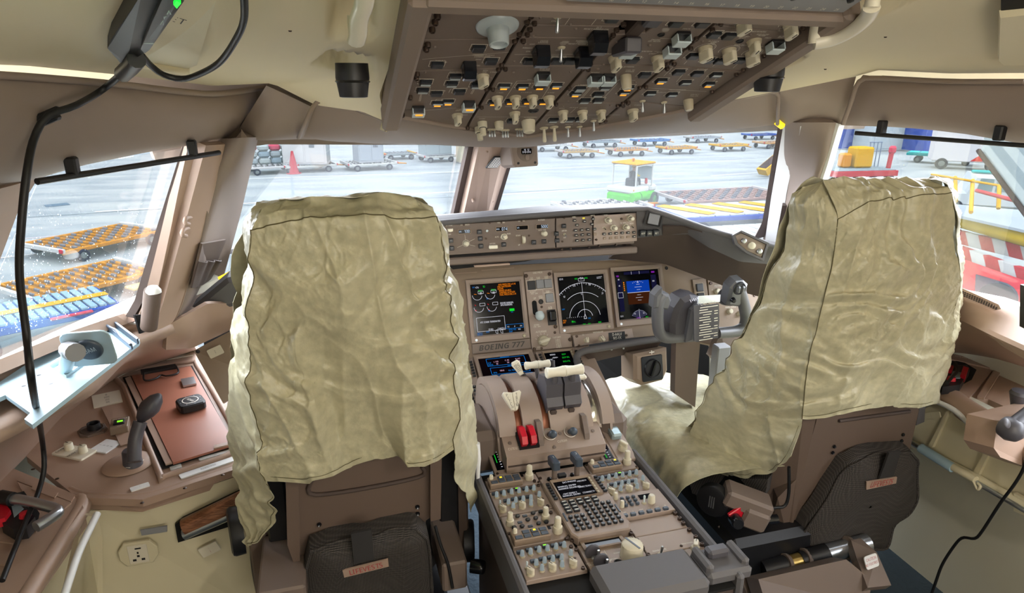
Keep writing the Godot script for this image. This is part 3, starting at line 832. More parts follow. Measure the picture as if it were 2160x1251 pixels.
	for w in [["CARGO FIRE",v2(.1121,.611)], ["ARM",v2(.1118,.6046)], ["MAIN DECK",v2(.1112,.6004)], ["LWR FWD",v2(.0869,.5782)], ["LWR AFT",v2(.1358,.5806)], ["FIRE/",v2(.0788,.547)], ["OVHT",v2(.0803,.5429)], ["TEST",v2(.0814,.5388)], ["DISCH",v2(.1153,.5488)], ["ENGINE",v2(.0807,.5072)], ["EEC MODE",v2(.081,.5014)], ["L",v2(.038,.4996)], ["R",v2(.1212,.5021)], ["START/IGNITION",v2(.0782,.4623)], ["START",v2(.0195,.4492)], ["NORM",v2(.0334,.4546)], ["CON",v2(.0535,.4506)], ["START",v2(.102,.4531)], ["NORM",v2(.1146,.4581)], ["CON",v2(.1333,.454)], ["AUTOSTART",v2(.0789,.4358)], ["FUEL JETTISON",v2(.0766,.396)], ["FUEL TO",v2(.092,.3814)], ["REMAIN",v2(.0936,.3748)], ["ARM",v2(.1305,.3742)], ["NOZZLE",v2(.0259,.3686)], ["L PUMPS",v2(.0239,.3082)], ["CENTER",v2(.0744,.3168)]]:
		word(w[0], w[1],.0042)
	for w in [["FWD",v2(.1964,.6063)], ["LWR CARGO TEMP",v2(.2457,.6038)], ["AFT",v2(.2969,.594)], ["OFF",v2(.2905,.5593)], ["HEAT",v2(.2955,.5526)], ["EQUIP",v2(.1806,.5459)], ["COOLING",v2(.1818,.5404)], ["RECIRC",v2(.2119,.5417)], ["FANS",v2(.2122,.5369)], ["AIR CONDITIONING",v2(.2476,.5472)], ["M/D FLOW",v2(.2695,.5375)], ["NORM",v2(.2708,.5331)], ["HIGH",v2(.2887,.5254)], ["ALTN",v2(.3114,.533)], ["VENT",v2(.3124,.5285)], ["AIR COND",v2(.2377,.5281)], ["RESET",v2(.2388,.5223)], ["FLT DECK",v2(.1926,.5071)], ["TEMP",v2(.1945,.5017)], ["AUTO",v2(.1942,.4961)], ["MAIN DECK",v2(.2541,.4953)], ["TEMP",v2(.297,.4906)], ["L PACK",v2(.1911,.4554)], ["TRIM AIR",v2(.2407,.4386)], ["R PACK",v2(.2975,.4408)], ["BLEED AIR",v2(.2401,.3896)], ["PRESSURIZATION",v2(.2442,.2848)], ["FWD",v2(.194,.2745)], ["OUTFLOW VALVE",v2(.2227,.2708)], ["AFT",v2(.2496,.2684)], ["LDG ALT",v2(.2989,.26)], ["PULL ON",v2(.3026,.2511)], ["R WIPER",v2(.1969,.1967)], ["INT",v2(.2137,.1767)], ["HIGH",v2(.2192,.1592)]]:
		word(w[0], w[1],.0042)
	# printed rules between groups
	for q in [pts2([v2(-.3057,.4147),v2(-.1628,.4484)]), pts2([v2(-.2856,.2206),v2(-.287,.2563)]), pts2([v2(-.2879,.2206),v2(-.2892,.2563)]), pts2([v2(-.2561,.2167),v2(-.2548,.2309),v2(-.2206,.236),v2(-.2201,.2219)]), pts2([v2(-.2361,.2658),v2(-.2357,.2837),v2(-.2007,.293)]), pts2([v2(-.1918,.26),v2(-.1913,.283)]), pts2([v2(-.1892,.2588),v2(-.1887,.2819)]), pts2([v2(-.2695,.1684),v2(-.2065,.183)]), pts2([v2(-.0976,.5967),v2(-.0981,.5495)]), pts2([v2(-.0533,.5977),v2(-.0543,.5514)]), pts2([v2(-.1509,.4396),v2(-.0056,.4466)]), pts2([v2(-.124,.4274),v2(-.0575,.431)]), pts2([v2(-.1156,.2057),v2(-.1155,.325),v2(-.0443,.3287),v2(-.0365,.2123)]), pts2([v2(-.1518,.127),v2(-.0171,.1244)]), pts2([v2(.0015,.1356),v2(.1814,.1342)]), pts2([v2(.0554,.1484),v2(.057,.178)])]:
		lines(q)
	for q in [pts2([v2(.0503,.2286),v2(.0464,.3127)]), pts2([v2(.0466,.2313),v2(.0434,.3139)]), pts2([v2(.0973,.2313),v2(.0941,.3183)]), pts2([v2(.0845,.6038),v2(.1394,.6061)]), pts2([v2(.0863,.5128),v2(.1073,.513)]), pts2([v2(.1008,.4623),v2(.1188,.4636)]), pts2([v2(.0303,.3319),v2(.1251,.3332)]), pts2([v2(.1882,.4114),v2(.1869,.4246)]), pts2([v2(.2541,.4028),v2(.2537,.4137)]), pts2([v2(.3029,.3977),v2(.3005,.4153)]), pts2([v2(.1755,.3554),v2(.172,.4001)]), pts2([v2(.2185,.3266),v2(.2089,.3837)]), pts2([v2(.2785,.3184),v2(.2711,.3577)]), pts2([v2(.3011,.3219),v2(.2935,.3815)]), pts2([v2(.1698,.2948),v2(.3173,.277)]), pts2([v2(.0862,.3061),v2(.0907,.3419)])]:
		lines(q)
	close_board()

# ---------------------------------------------------------------- main instrument panel and its displays
func stroke(b: MB, pts: PackedVector2Array, w: float, z: float) -> void:
	for i in pts.size() - 1:
		var d := (pts[i + 1] - pts[i]).normalized().orthogonal() * w * .5
		b.flat4(b.v(pts[i] + d, z), b.v(pts[i + 1] + d, z), b.v(pts[i + 1] - d, z), b.v(pts[i] - d, z),v3(0,0,1))


func circle_arc(c: Vector2, r: float, a0: float, a1: float, n := 24) -> PackedVector2Array:
	var p := PackedVector2Array()
	for i in n + 1:
		var a := deg_to_rad(lerpf(a0, a1, float(i) / n))
		p.append(c + v2(cos(a), sin(a)) * r)
	return p


func rect_path(a: Vector2, c: Vector2) -> PackedVector2Array:
	return pts2([a,v2(c.x, a.y), c,v2(a.x, c.y), a])

const WHITE := Color(.93,.93,.97)
const CYAN := Color(.1,.5,.85)
const GREEN := Color(.1,.85,.2)
const AMBER := Color(1.0,.55,.1)
const MAGENTA := Color(.75,.2,.95)


func ink_text(b: MB, rows: Array, c: Color, h := .0052) -> void:
	b.tint(c)
	for r in rows:
		write_on(b, r[0], r[2] if r.size() > 2 else h,v3(r[1].x, r[1].y,.0008),.0,.8)


# a display unit: bezel, glass, lower strip with latch and stud; x, y from its upper left corner
func display(label: String, x: Transform3D, w := .203, h := .213, glass := .172, drop := .014, face := "screen_glass") -> Node3D:
	var t := thing("display_unit", label,"display", x)
	var b := MB.new()
	var c := v2(w * .5,-drop - glass * .5 - .002)
	b.ring(pts2([v2(.001,-h + .001),v2(w - .001,-h + .001),v2(w - .001,-.001),v2(.001,-.001)]), pts2([c + v2(-1,-1) * (glass * .5 + .005), c + v2(1,-1) * (glass * .5 + .005), c + v2(1,1) * (glass * .5 + .005), c + v2(-1,1) * (glass * .5 + .005)]),-.015,.008)
	b.ring(pts2([c + v2(-1,-1) * (glass * .5 + .005), c + v2(1,-1) * (glass * .5 + .005), c + v2(1,1) * (glass * .5 + .005), c + v2(-1,1) * (glass * .5 + .005)]), pts2([c + v2(-1,-1) * glass * .5, c + v2(1,-1) * glass * .5, c + v2(1,1) * glass * .5, c + v2(-1,1) * glass * .5]),-.015,.008,.006)
	put("bezel", b.mesh(),"pedestal_face", t)
	b = MB.new()
	b.prism(round_rect(glass + .002, glass + .002,.004),-.006,.0,.0)
	put("screen", b.mesh(), face, t, at(v3(c.x, c.y,.002)))
	b = MB.new()
	b.lathe([v2(0,.001),v2(.004,.0005),v2(.0045,0)],14)
	put("light_sensor", b.mesh(),"lit_white", t, at(v3(.018,-h + .01,.0085)))
	b = MB.new()
	b.lathe([v2(0,.004),v2(.004,.004),v2(.006,.002),v2(.0065,0)],14)
	put("latch", b.mesh(),"knob_base", t, at(v3(w - .02,-h + .01,.0085)))
	return t


func symbology(t: Node3D, b: MB, c: Vector2) -> void:
	put("symbology", b.mesh(),"ink", t, at(v3(c.x, c.y,.0026)))


func main_panel() -> void:
	var X: Transform3D = frame(v3(-.05000,.98700,-2.13000),v3(1.00000,.00000,.00000),v3(.00000,.91632,-.40044))
	var b := MB.new()
	b.prism(pts2([v2(-.235,.0232),v2(-.053,.0424),v2(.5187,.0336),v2(.7429,.0334),v2(.8797,-.0318),v2(1.0411,-.0931),v2(1.2801,-.1656),v2(1.2761,-.4556),v2(1.0048,-.3388),v2(.7052,-.2513),v2(.3527,-.2518),v2(.3561,-.2833),v2(-.262,-.2908)]),-.04,-.006,.002)
	var t := thing("instrument_panel","wide brown main instrument panel carrying the row of displays","instrument panel", X)
	put("panel_face", b.mesh(),"panel_pale", t)
	for p in pts2([v2(.7516,-.0109)]):
		put("fastener", cached("mpf", func(q): q.lathe([v2(0,.001),v2(.004,.002),v2(.0065,0)],12)),"black", t, at(v3(p.x, p.y,-.006)))
	for e in [[v2(.0606,.0267),v2(.1764,.0281)], [v2(-.0309,.0221),v2(.0454,.0215)]]:
		b = MB.new()
		stroke(b, pts2([e[0], e[1]]),.003,-.004)
		put("joint_strip", b.mesh(),"lining_warm", t)
	# engine display
	var o := .0015
	t = display("centre display with engine dials and amber alert text", X * at(v3(.0,-.004,0)))
	b = MB.new()
	var c := v2(.1015,-.102)
	var g := func(x: float, y: float) -> Vector2: return v2(-.086 + .172 * x,.086 - .172 * y)
	ink_text(b, [["HYD PRESS SYS L+C+R", g.call(.74,.045)], ["ENG SHUTDOWN", g.call(.68,.085)], ["DOORS", g.call(.60,.125)], ["BRAKE SOURCE", g.call(.69,.165)], ["LANDING ALTITUDE", g.call(.73,.205)], ["FUEL PRESS ENG L+R", g.call(.74,.245)]], AMBER,.0056)
	ink_text(b, [["+21c", g.call(.13,.065)], ["00", g.call(.195,.185),.007], ["00", g.call(.455,.19),.007], ["DOORS MANUAL", g.call(.70,.41)], ["APU RUNNING", g.call(.69,.45)], ["ATC COMM TERMINATED", g.call(.33,.755)], ["0745z", g.call(.33,.905)], ["CANCEL>", g.call(.54,.905)]], WHITE,.0056)
	for e in [[.12,.215], [.38,.215], [.13,.455], [.39,.455]]:
		var k: Vector2 = g.call(e[0], e[1])
		stroke(b, circle_arc(k,.0165,180,350),.0009,.0005)
		stroke(b, rect_path(k + v2(.004,.004), k + v2(.022,.013)),.0008,.0005)
	stroke(b, rect_path(g.call(.06,.66), g.call(.62,.93)),.0009,.0005)
	for e in [.46,.56]:
		stroke(b, circle_arc(g.call(e,.96),.007,90,270,12),.0008,.0005)
		stroke(b, pts2([g.call(e,.92), g.call(e,1.0)]),.0008,.0005)
	ink_text(b, [["100.5", g.call(.19,.135)], ["100.5", g.call(.45,.135)], ["TO", g.call(.27,.06)]], GREEN,.006)
	b.box(v3(g.call(.79,.555).x, g.call(.79,.555).y,.0004),v3(.017,.0085,.0004))
	ink_text(b, [["TAT", g.call(.06,.06)], ["EGT", g.call(.32,.30),.004], ["N2", g.call(.33,.54),.004], ["ATC", g.call(.79,.60),.004], ["CAB ALT", g.call(.10,.965)], ["RATE", g.call(.26,.95)], ["LDG ALT", g.call(.10,1.0)], ["TOTAL FUEL", g.call(.76,.945)], ["TEMP", g.call(.72,.985)]], CYAN,.0045)
	stroke(b, rect_path(g.call(.64,.84), g.call(.985,.92)),.0009,.0005)
	ink_text(b, [["9.5", g.call(.68,.885)], [".0", g.call(.81,.885)], ["9.0", g.call(.94,.885)], ["18.5", g.call(.90,.95)]], WHITE,.0045)
	b.tint(Color(.9,.1,.1))
	for e in [[.055,.40], [.31,.40], [.055,.50], [.32,.50]]:
		stroke(b, pts2([g.call(e[0], e[1]), g.call(e[0] + .02, e[1] + .02)]),.0016,.0006)
	b.tint(AMBER)
	for e in [[.06,.19], [.32,.19]]:
		stroke(b, pts2([g.call(e[0], e[1]), g.call(e[0] + .05, e[1] + .01)]),.0012,.0006)
	symbology(t, b, c)
	# navigation display
	t = display("navigation display with white range arcs, inboard of the other right-hand display", X * at(v3(.311,.0,0)))
	b = MB.new()
	b.tint(WHITE)
	var own: Vector2 = g.call(.5,.86)
	for e in [[.122,41,139], [.088,50,132], [.057,5,175], [.028,8,172]]:
		stroke(b, circle_arc(own, e[0], e[1], e[2],32),.0011,.0005)
	for i in 25:
		var a := deg_to_rad(41 + i * 4.08)
		var d := v2(cos(a), sin(a))
		stroke(b, pts2([own + d * .122, own + d * (.115 if i % 2 == 0 else .118)]),.0008,.0005)
	stroke(b, pts2([own + v2(0,.012), own + v2(0,.124)]),.0008,.0005)
	stroke(b, pts2([own + v2(-.005,-.004), own + v2(0,.012), own + v2(.005,-.004), own + v2(-.005,-.004)]),.0011,.0005)
	stroke(b, rect_path(own + v2(-.011,.128), own + v2(.011,.138)),.0008,.0005)
	for i in 9:
		stroke(b, pts2([g.call(.10 + .045 * i,.84), g.call(.115 + .045 * i,.84)]),.0009,.0005)
	ink_text(b, [["GS 0", g.call(.07,.05)], ["154", g.call(.5,.06),.007], ["12", g.call(.095,.41),.006], ["15", g.call(.34,.20),.006], ["18", g.call(.66,.20),.006], ["21", g.call(.93,.40),.006], ["5", g.call(.47,.38),.006]], WHITE,.006)
	stroke(b, pts2([g.call(.84,.06), g.call(.96,.05)]),.001,.0005)
	stroke(b, pts2([g.call(.84,.085), g.call(.94,.08)]),.001,.0005)
	ink_text(b, [["HDG", g.call(.39,.062)], ["MAG", g.call(.61,.06)], ["VOR L", g.call(.24,.93)], ["ENR", g.call(.46,1.0)], ["ENR", g.call(.57,1.0)], ["DME", g.call(.80,.985)]], GREEN,.005)
	stroke(b, pts2([g.call(.2,.91), g.call(.23,.91), g.call(.215,.935), g.call(.2,.91)]),.001,.0005)
	ink_text(b, [["TCAS", g.call(.05,.89)], ["OFF", g.call(.04,.93)]], AMBER,.005)
	ink_text(b, [["MAP", g.call(.05,.66)], ["VOR", g.call(.585,.885)]], CYAN,.0045)
	symbology(t, b, c)
	# primary flight display
	t = display("flight display with blue sky and brown ground horizon, beside the control yoke", X * at(v3(.5245,.004,0)))
	b = MB.new()
	var mid: Vector2 = g.call(.5,.46)
	b.tint(Color(.05,.24,.62))
	b.box(v3(mid.x, mid.y + .021,.0002),v3(.088,.042,.0003))
	b.tint(Color(.23,.13,.05))
	b.box(v3(mid.x, mid.y - .021,.0002),v3(.088,.042,.0003))
	b.tint(Color(.10,.10,.2))
	b.box(v3(g.call(.09,.5).x, g.call(.09,.5).y,.0002),v3(.018,.115,.0003))
	b.box(v3(g.call(.87,.45).x, g.call(.87,.45).y,.0002),v3(.02,.115,.0003))
	b.box(v3(g.call(.5,.05).x, g.call(.5,.05).y,.0002),v3(.1,.01,.0003))
	b.tint(WHITE)
	stroke(b, pts2([mid + v2(-.044,0), mid + v2(.044,0)]),.0012,.0006)
	for i in range(-3,4):
		if i != 0:
			stroke(b, pts2([mid + v2(-.014 if i % 2 == 0 else -.007, i * .0095), mid + v2(.014 if i % 2 == 0 else .007, i * .0095)]),.0008,.0006)
	for i in 7:
		var a := deg_to_rad(60 + i * 10)
		stroke(b, pts2([mid + v2(cos(a), sin(a)) * .038, mid + v2(cos(a), sin(a)) * .041]),.0009,.0006)
	stroke(b, pts2([mid + v2(-.003,.035), mid + v2(0,.04), mid + v2(.003,.035), mid + v2(-.003,.035)]),.001,.0006)
	stroke(b, pts2([g.call(.38,.02), g.call(.38,.08)]),.0008,.0006)
	stroke(b, pts2([g.call(.56,.02), g.call(.56,.08)]),.0008,.0006)
	stroke(b, rect_path(g.call(.03,.44), g.call(.14,.55)),.0008,.0006)
	var hub: Vector2 = g.call(.46,1.02)
	b.tint(Color(.2,.2,.28))
	for i in 14:
		var a0 := deg_to_rad(25 + i * 9.3)
		var a1 := deg_to_rad(25 + (i + 1) * 9.3)
		b.flat3(b.v(hub,.0003), b.v(hub + v2(cos(a0), sin(a0)) * .033,.0003), b.v(hub + v2(cos(a1), sin(a1)) * .033,.0003),v3(0,0,1))
	b.tint(WHITE)
	for i in 13:
		var a := deg_to_rad(30 + i * 10)
		stroke(b, pts2([hub + v2(cos(a), sin(a)) * .03, hub + v2(cos(a), sin(a)) * .033]),.0008,.0006)
	stroke(b, pts2([hub, hub + v2(0,.036)]),.0009,.0006)
	ink_text(b, [["60", g.call(.08,.17)], ["45", g.call(.08,.30)], ["GS 0", g.call(.06,.93)], ["15", hub + v2(-.018,.02)], ["18", hub + v2(.016,.02)], ["200", g.call(.86,.25)], ["160", g.call(.86,.62)]], WHITE,.005)
	ink_text(b, [["100", g.call(.06,.10)], ["5000", g.call(.87,.06)], [".4 154", g.call(.42,1.0)]], MAGENTA,.0055)
	b.tint(AMBER)
	for i in 5:
		b.box(v3(g.call(.185,.24 + i * .04).x, g.call(.185,.24 + i * .04).y,.0006),v3(.003,.0045,.0003))
	ink_text(b, [["MAG", g.call(.62,.99)]], GREEN,.0045)
	symbology(t, b, c)
	# the panel between the displays: ground proximity, gear, autobrake
	new_board(X)
	module("gear_panel","tall brown panel with grey buttons, clear gear handle and autobrake knob between two displays", pts2([v2(.2075,.0103),v2(.3088,.0118),v2(.3128,-.2053),v2(.3515,-.2171),v2(.3533,-.2617),v2(.2075,-.2605)]),"pedestal_face",.01,.004)
	for p in pts2([v2(.2128,-.0038),v2(.2975,-.003),v2(.299,-.1866),v2(.347,-.2358),v2(.2148,-.256)]):
		screw(p,.0065,.005)
	for p in pts2([v2(.2569,-.1146),v2(.2945,-.206),v2(.2414,-.2557)]):
		screw(p,.0045,.002)
	for q in [[v2(.2285,-.0381),"key"], [v2(.2591,-.0359),"key_grey"], [v2(.288,-.0358),"key_grey"], [v2(.2882,-.0862),"key_grey"]]:
		button(q[0],"dd",.027,.03,.0, q[1])
	for w in [["GND PROX",v2(.2558,.0043),.006], ["G/S",v2(.2321,-.0126),.005], ["FLAP",v2(.2558,-.0131),.005], ["GEAR",v2(.2848,-.0126),.005], ["INHIBIT",v2(.2303,-.018),.004], ["OVRD",v2(.256,-.018),.004], ["OVRD",v2(.2854,-.0178),.004], ["TERR",v2(.2842,-.0629),.005], ["OVRD",v2(.2845,-.0674),.004], ["RETRACT",v2(.2314,-.0612),.0045], ["270K - .82M",v2(.2353,-.067),.004], ["UP",v2(.2358,-.0836),.006], ["LOCK",v2(.2571,-.0779),.005], ["OVRD",v2(.2581,-.0835),.005], ["ALTN",v2(.2873,-.1182),.005], ["GEAR",v2(.2872,-.123),.005], ["EXTEND",v2(.2324,-.1748),.0045], ["270K - .82M",v2(.2329,-.1807),.004], ["AUTOBRAKE",v2(.2461,-.199),.006], ["RTO",v2(.2316,-.2511),.0045], ["FLAP LIMIT",v2(.2999,-.2233),.005], ["DN",v2(.2837,-.1786),.004]]:
		word(w[0], w[1], w[2])
	for i in 6:
		word("%d-%d K" % [i + 1,265 - i * 14],v2(.3016,-.2323) + v2(.0005 * i,-.0052 * i),.0045)
	for q in [pts2([v2(.2123,-.0185),v2(.2147,-.0533),v2(.268,-.0558),v2(.2666,-.0963)]), pts2([v2(.2691,-.067),v2(.2983,-.0647)])]:
		lines(q)
	var n := mounted("gear_slot", cached("gearslot", func(q): q.prism(round_rect(.017,.05,.008),.0,.0012,.0)),"void",v2(.2323,-.1156))
	put("gear_handle", cached("gearh", func(q): q.lathe([v2(0,.02),v2(.008,.019),v2(.0145,.012),v2(.016,.004),v2(.013,-.008),v2(.005,-.012)],18)),"frost", n, Transform3D(Basis(Vector3.RIGHT,1.2),v3(.009,-.026,.018)))
	mounted("lock_button", cached("lockb", func(q): q.lathe([v2(.0,.001),v2(.0055,.001),v2(.006,.003),v2(.0075,.003),v2(.009,0)],18)),"black",v2(.2566,-.0966))
	n = mounted("alternate_gear_switch", cached("altg", func(q): q.box(v3(0,0,.001),v3(.031,.053,.003),.001)),"black",v2(.2892,-.1534))
	put("switch_guard", cached("altg2", func(q): q.box(v3(0,.004,.012),v3(.022,.036,.022),.004)),"black_gloss", n)
	n = mounted("autobrake_knob", cached("abk", func(q): q.lathe([v2(0,.012),v2(.016,.011),v2(.019,.006),v2(.02,0)],24)),"knob_base",v2(.2502,-.2311))
	put("grip", cached("abk2", func(q): q.prism(pts2([v2(-.006,-.019),v2(.006,-.019),v2(.007,.012),v2(0,.022),v2(-.007,.012)]),.01,.028,.003)),"knob", n, Transform3D(Basis(v3(0,0,1),-1.3),Vector3.ZERO))
	for i in 6:
		var a := deg_to_rad(20 + i * 28)
		line(v2(.2502,-.2311) + v2(cos(a), sin(a)) * .022,v2(.2502,-.2311) + v2(cos(a), sin(a)) * .029,.0008)
	close_board()
	# name strip
	t = thing("name_strip","mauve-brown strip with raised lettering below the centre display","sign", X * at(v3(.104,-.235,.0)))
	b = MB.new()
	b.box(v3(0,0,-.004),v3(.204,.034,.012),.002)
	put("strip", b.mesh(),"lining", t)
	b = MB.new()
	b.T = Transform3D(Basis(v3(1.15,0,0),v3(.25,1,0),v3(0,0,1)),v3(.0,.0,.003))
	b.add(letters("BOEING 777",.017, true), Transform3D())
	put("lettering", b.mesh(),"grey_lettering", t)
	# strip under the right-hand displays
	new_board(X)
	module("source_panel","narrow brown panel with two small knobs and a black registration placard, under the navigation display", pts2([v2(.3561,-.2225),v2(.5791,-.2177),v2(.5824,-.2501),v2(.3585,-.2622)]),"pedestal_face",.02,.012)
	for p in pts2([v2(.3696,-.2269),v2(.3736,-.2597),v2(.5543,-.2403)]):
		screw(p,.0045,.003)
	knob(v2(.402,-.2429),.0,.85)
	knob(v2(.4588,-.2434),.5,.95)
	word("TFC",v2(.3939,-.2243),.004)
	word("WINDSHIELD AIR",v2(.4497,-.2194),.0042)
	n = mounted("registration_placard", cached("regp", func(q): q.box(v3(0,0,.001),v3(.062,.028,.003),.001)),"key",v2(.5185,-.2396))
	b = MB.new()
	write_on(b,"D-AALV",.0095,v3(0,.006,.0028))
	write_on(b,"MS-EK",.0095,v3(0,-.007,.0028))
	put("lettering", b.mesh(),"lettering", n)
	close_board()
	# outboard right panel behind the yoke
	new_board(X)
	module("heater_panel","small brown panel with two dark square indicators, left of the yoke grip top", pts2([v2(.8462,-.0613),v2(.9017,-.0582),v2(.904,-.1538),v2(.8496,-.1494)]),"panel_pale",.008,.002)
	button(v2(.8712,-.0931),"dd",.026,.028)
	button(v2(.8714,-.1195),"dd",.026,.012)
	module("audio_panel","brown outboard panel with small cream knobs seen through the yoke", pts2([v2(.909,-.0622),v2(1.1987,-.1447),v2(1.1865,-.3567),v2(1.0086,-.3128),v2(.8995,-.2412)]),"panel_pale",.008,.003)
	for p in pts2([v2(.9183,-.0806),v2(1.1245,-.139),v2(1.0957,-.1385)]):
		screw(p,.006,.004)
	for p in pts2([v2(.9396,-.1124),v2(.9804,-.19),v2(1.0209,-.2023),v2(1.1291,-.1898)]):
		round_knob(p,.011,.014)
	for w in [["HEATERS",v2(.9466,-.0916)], ["FOOT",v2(.9286,-.1062)], ["SHOULDER",v2(.9808,-.1599)], ["PANEL FLOOD",v2(.9886,-.1748)]]:
		word(w[0], w[1],.006)
	close_board()
	t = single("check_card", cached("card", func(q): q.box(Vector3.ZERO,v3(.06,.08,.003))),"placard","pale printed card half hidden behind the yoke hub","card", X * at(v3(.795,-.154,.012)))
	# forward stand: lower display and keyboard unit
	var F: Transform3D = frame(v3(-.05000,.74692,-2.02508),v3(1.00000,.00000,.00000),v3(.00000,.38942,-.92106))
	b = MB.new()
	b.box(v3(.16,-.16,-.03),v3(.52,.40,.05),.004)
	t = thing("forward_stand","sloping brown stand joining the main panel to the pedestal","console", F)
	put("stand_body", b.mesh(),"pedestal_face", t)
	t = display("lower centre display with blue boxed system pages, sloping between the panel and the thrust levers", F * at(v3(.0,-.002,.004)),.205,.212,.174,.012,"screen_purple")
	b = MB.new()
	b.tint(CYAN)
	stroke(b, rect_path(g.call(.14,.03), g.call(.9,.22)),.0012,.0005)
	stroke(b, rect_path(g.call(.17,.27), g.call(.92,.44)),.0012,.0005)
	stroke(b, rect_path(g.call(.2,.48), g.call(.95,.58)),.0012,.0005)
	ink_text(b, [["HYDRAULIC", g.call(.52,.02)], ["QTY", g.call(.19,.14)], ["PRESS", g.call(.2,.19)], ["APU", g.call(.55,.26)], ["RPM", g.call(.24,.40)], ["OIL TEMP", g.call(.58,.38)], ["OXYGEN", g.call(.57,.47)], ["CREW PRESS", g.call(.68,.53)], ["UTC", g.call(.50,.92)], ["DATE", g.call(.70,.90)]], CYAN,.0055)
	ink_text(b, [["L 1.02", g.call(.32,.12)], ["C .99", g.call(.54,.11)], ["R 1.07", g.call(.76,.10)], ["50", g.call(.33,.18)], ["50", g.call(.55,.17)], ["50", g.call(.77,.16)], ["100.0", g.call(.38,.36)], ["77c", g.call(.66,.38)], ["8.7", g.call(.86,.37)], ["1450", g.call(.86,.53)], ["07:46:02", g.call(.46,.98)], ["31 OCT 25", g.call(.73,.96)]], Color(.95,.75,.85),.0055)
	symbology(t, b,v2(.1025,-.101))
	keyboard_unit("keyboard unit with black screen right of the lower centre display, partly behind the thrust levers", F * at(v3(.214,-.02,.004)),[["MENU",.30,.15,0], ["<FMC",.16,.45,0], ["EICP",.72,.2,1], ["<NAV>",.35,.35,0], ["EICP SEL",.75,.4,1], ["EFIS CTL",.72,.65,1]])
	keyboard_unit("keyboard unit left of the lower centre display, mostly hidden by the covered left seat", F * at(v3(-.152,-.02,.004)),[["MENU",.30,.15,0], ["<FMC",.16,.45,0]])


# a control display unit 146 mm wide: screen, line keys and key field
func keyboard_unit(label: String, x: Transform3D, text: Array) -> Node3D:
	var t := thing("keyboard_unit", label,"control panel", x)
	var b := MB.new()
	b.prism(pts2([v2(0,0),v2(.146,0),v2(.146,-.205),v2(.136,-.225),v2(.01,-.225),v2(0,-.205)]),-.01,.012,.003)
	put("faceplate", b.mesh(),"pedestal_face", t)
	b = MB.new()
	b.ring(pts2([v2(.018,-.088),v2(.128,-.088),v2(.128,-.006),v2(.018,-.006)]), pts2([v2(.024,-.084),v2(.116,-.084),v2(.116,-.012),v2(.024,-.012)]),.012,.018,.004)
	put("screen_frame", b.mesh(),"panel_pale", t)
	b = MB.new()
	b.box(v3(.07,-.048,.0125),v3(.092,.072,.002))
	put("screen", b.mesh(),"screen_glass", t)
	b = MB.new()
	for r in text:
		b.tint([WHITE, GREEN, Color(.95,.9,.6)][r[3]])
		write_on(b, r[0], r[4] if r.size() > 4 else .0058,v3(.024 + .092 * r[1],-.012 - .072 * r[2],.0142),.0,.85)
	put("symbology", b.mesh(),"ink", t)
	b = MB.new()
	for i in 6:
		b.box(v3(.1215,-.018 - i * .012,.0152),v3(.008,.0095,.002),.0005)
	var f := put("index_tabs", b.mesh(),"knob_base", t)
	f.set_meta("kind","stuff")
	var key := cached("linekey", func(q): q.box(v3(0,0,.003),v3(.0095,.0065,.006),.001))
	for i in 6:
		for s in [.0085,.1375]:
			put("line_key", key,"key", t, at(v3(s,-.018 - i * .0122,.012)))
	var wide := cached("widekey", func(q): q.box(v3(0,0,.003),v3(.015,.0082,.006),.001))
	var small := cached("smallkey", func(q): q.prism(round_rect(.0098,.0088,.0025),.0,.006,.001))
	b = MB.new()
	for r in 4:
		for c in (5 if r < 2 else 2):
			var p := v3(.022 + c * .0195,-.098 - r * .0122,.012)
			put("function_key", wide,"key", t, at(p))
			b.box(p + v3(0,0,.0062),v3(.009,.002,.0003))
	for r in 6:
		for c in 5:
			var p := v3(.066 + c * .0152,-.124 - r * .0148,.012)
			put("letter_key", small,"key", t, at(p))
			write_on(b, char(65 + r * 5 + c) if r < 5 else ["Z"," ","/","C","L"][c],.004, p + v3(0,0,.0063))
	for r in 4:
		for c in 3:
			var p := v3(.018 + c * .0148,-.155 - r * .0148,.012)
			put("number_key", small,"key", t, at(p))
			write_on(b,"123456789.0-"[r * 3 + c],.004, p + v3(0,0,.0063))
	put("lettering", b.mesh(),"lettering", t)
	for s in [.007,.139]:
		put("annunciator", cached("annu", func(q): q.box(v3(0,0,.001),v3(.004,.03,.003),.0005)),"key_blue", t, at(v3(s,-.15,.012)))
	return t

# ---------------------------------------------------------------- glareshield and mode control panel
func flat_patch(b: MB, curves: Array, nu: int, nv: int, toward: Vector3, thick := .01) -> void:
	var P := loft(curves, nu, nv)
	var mid: Vector3 = P[nv / 2][nu / 2]
	var n := (P[nv / 2][nu / 2 + 1] - P[nv / 2][nu / 2 - 1] as Vector3).cross(P[mini(nv / 2 + 1, nv - 1)][nu / 2] - P[maxi(nv / 2 - 1,0)][nu / 2])
	b.sheet(P, thick, n.dot(toward - mid) < .0)


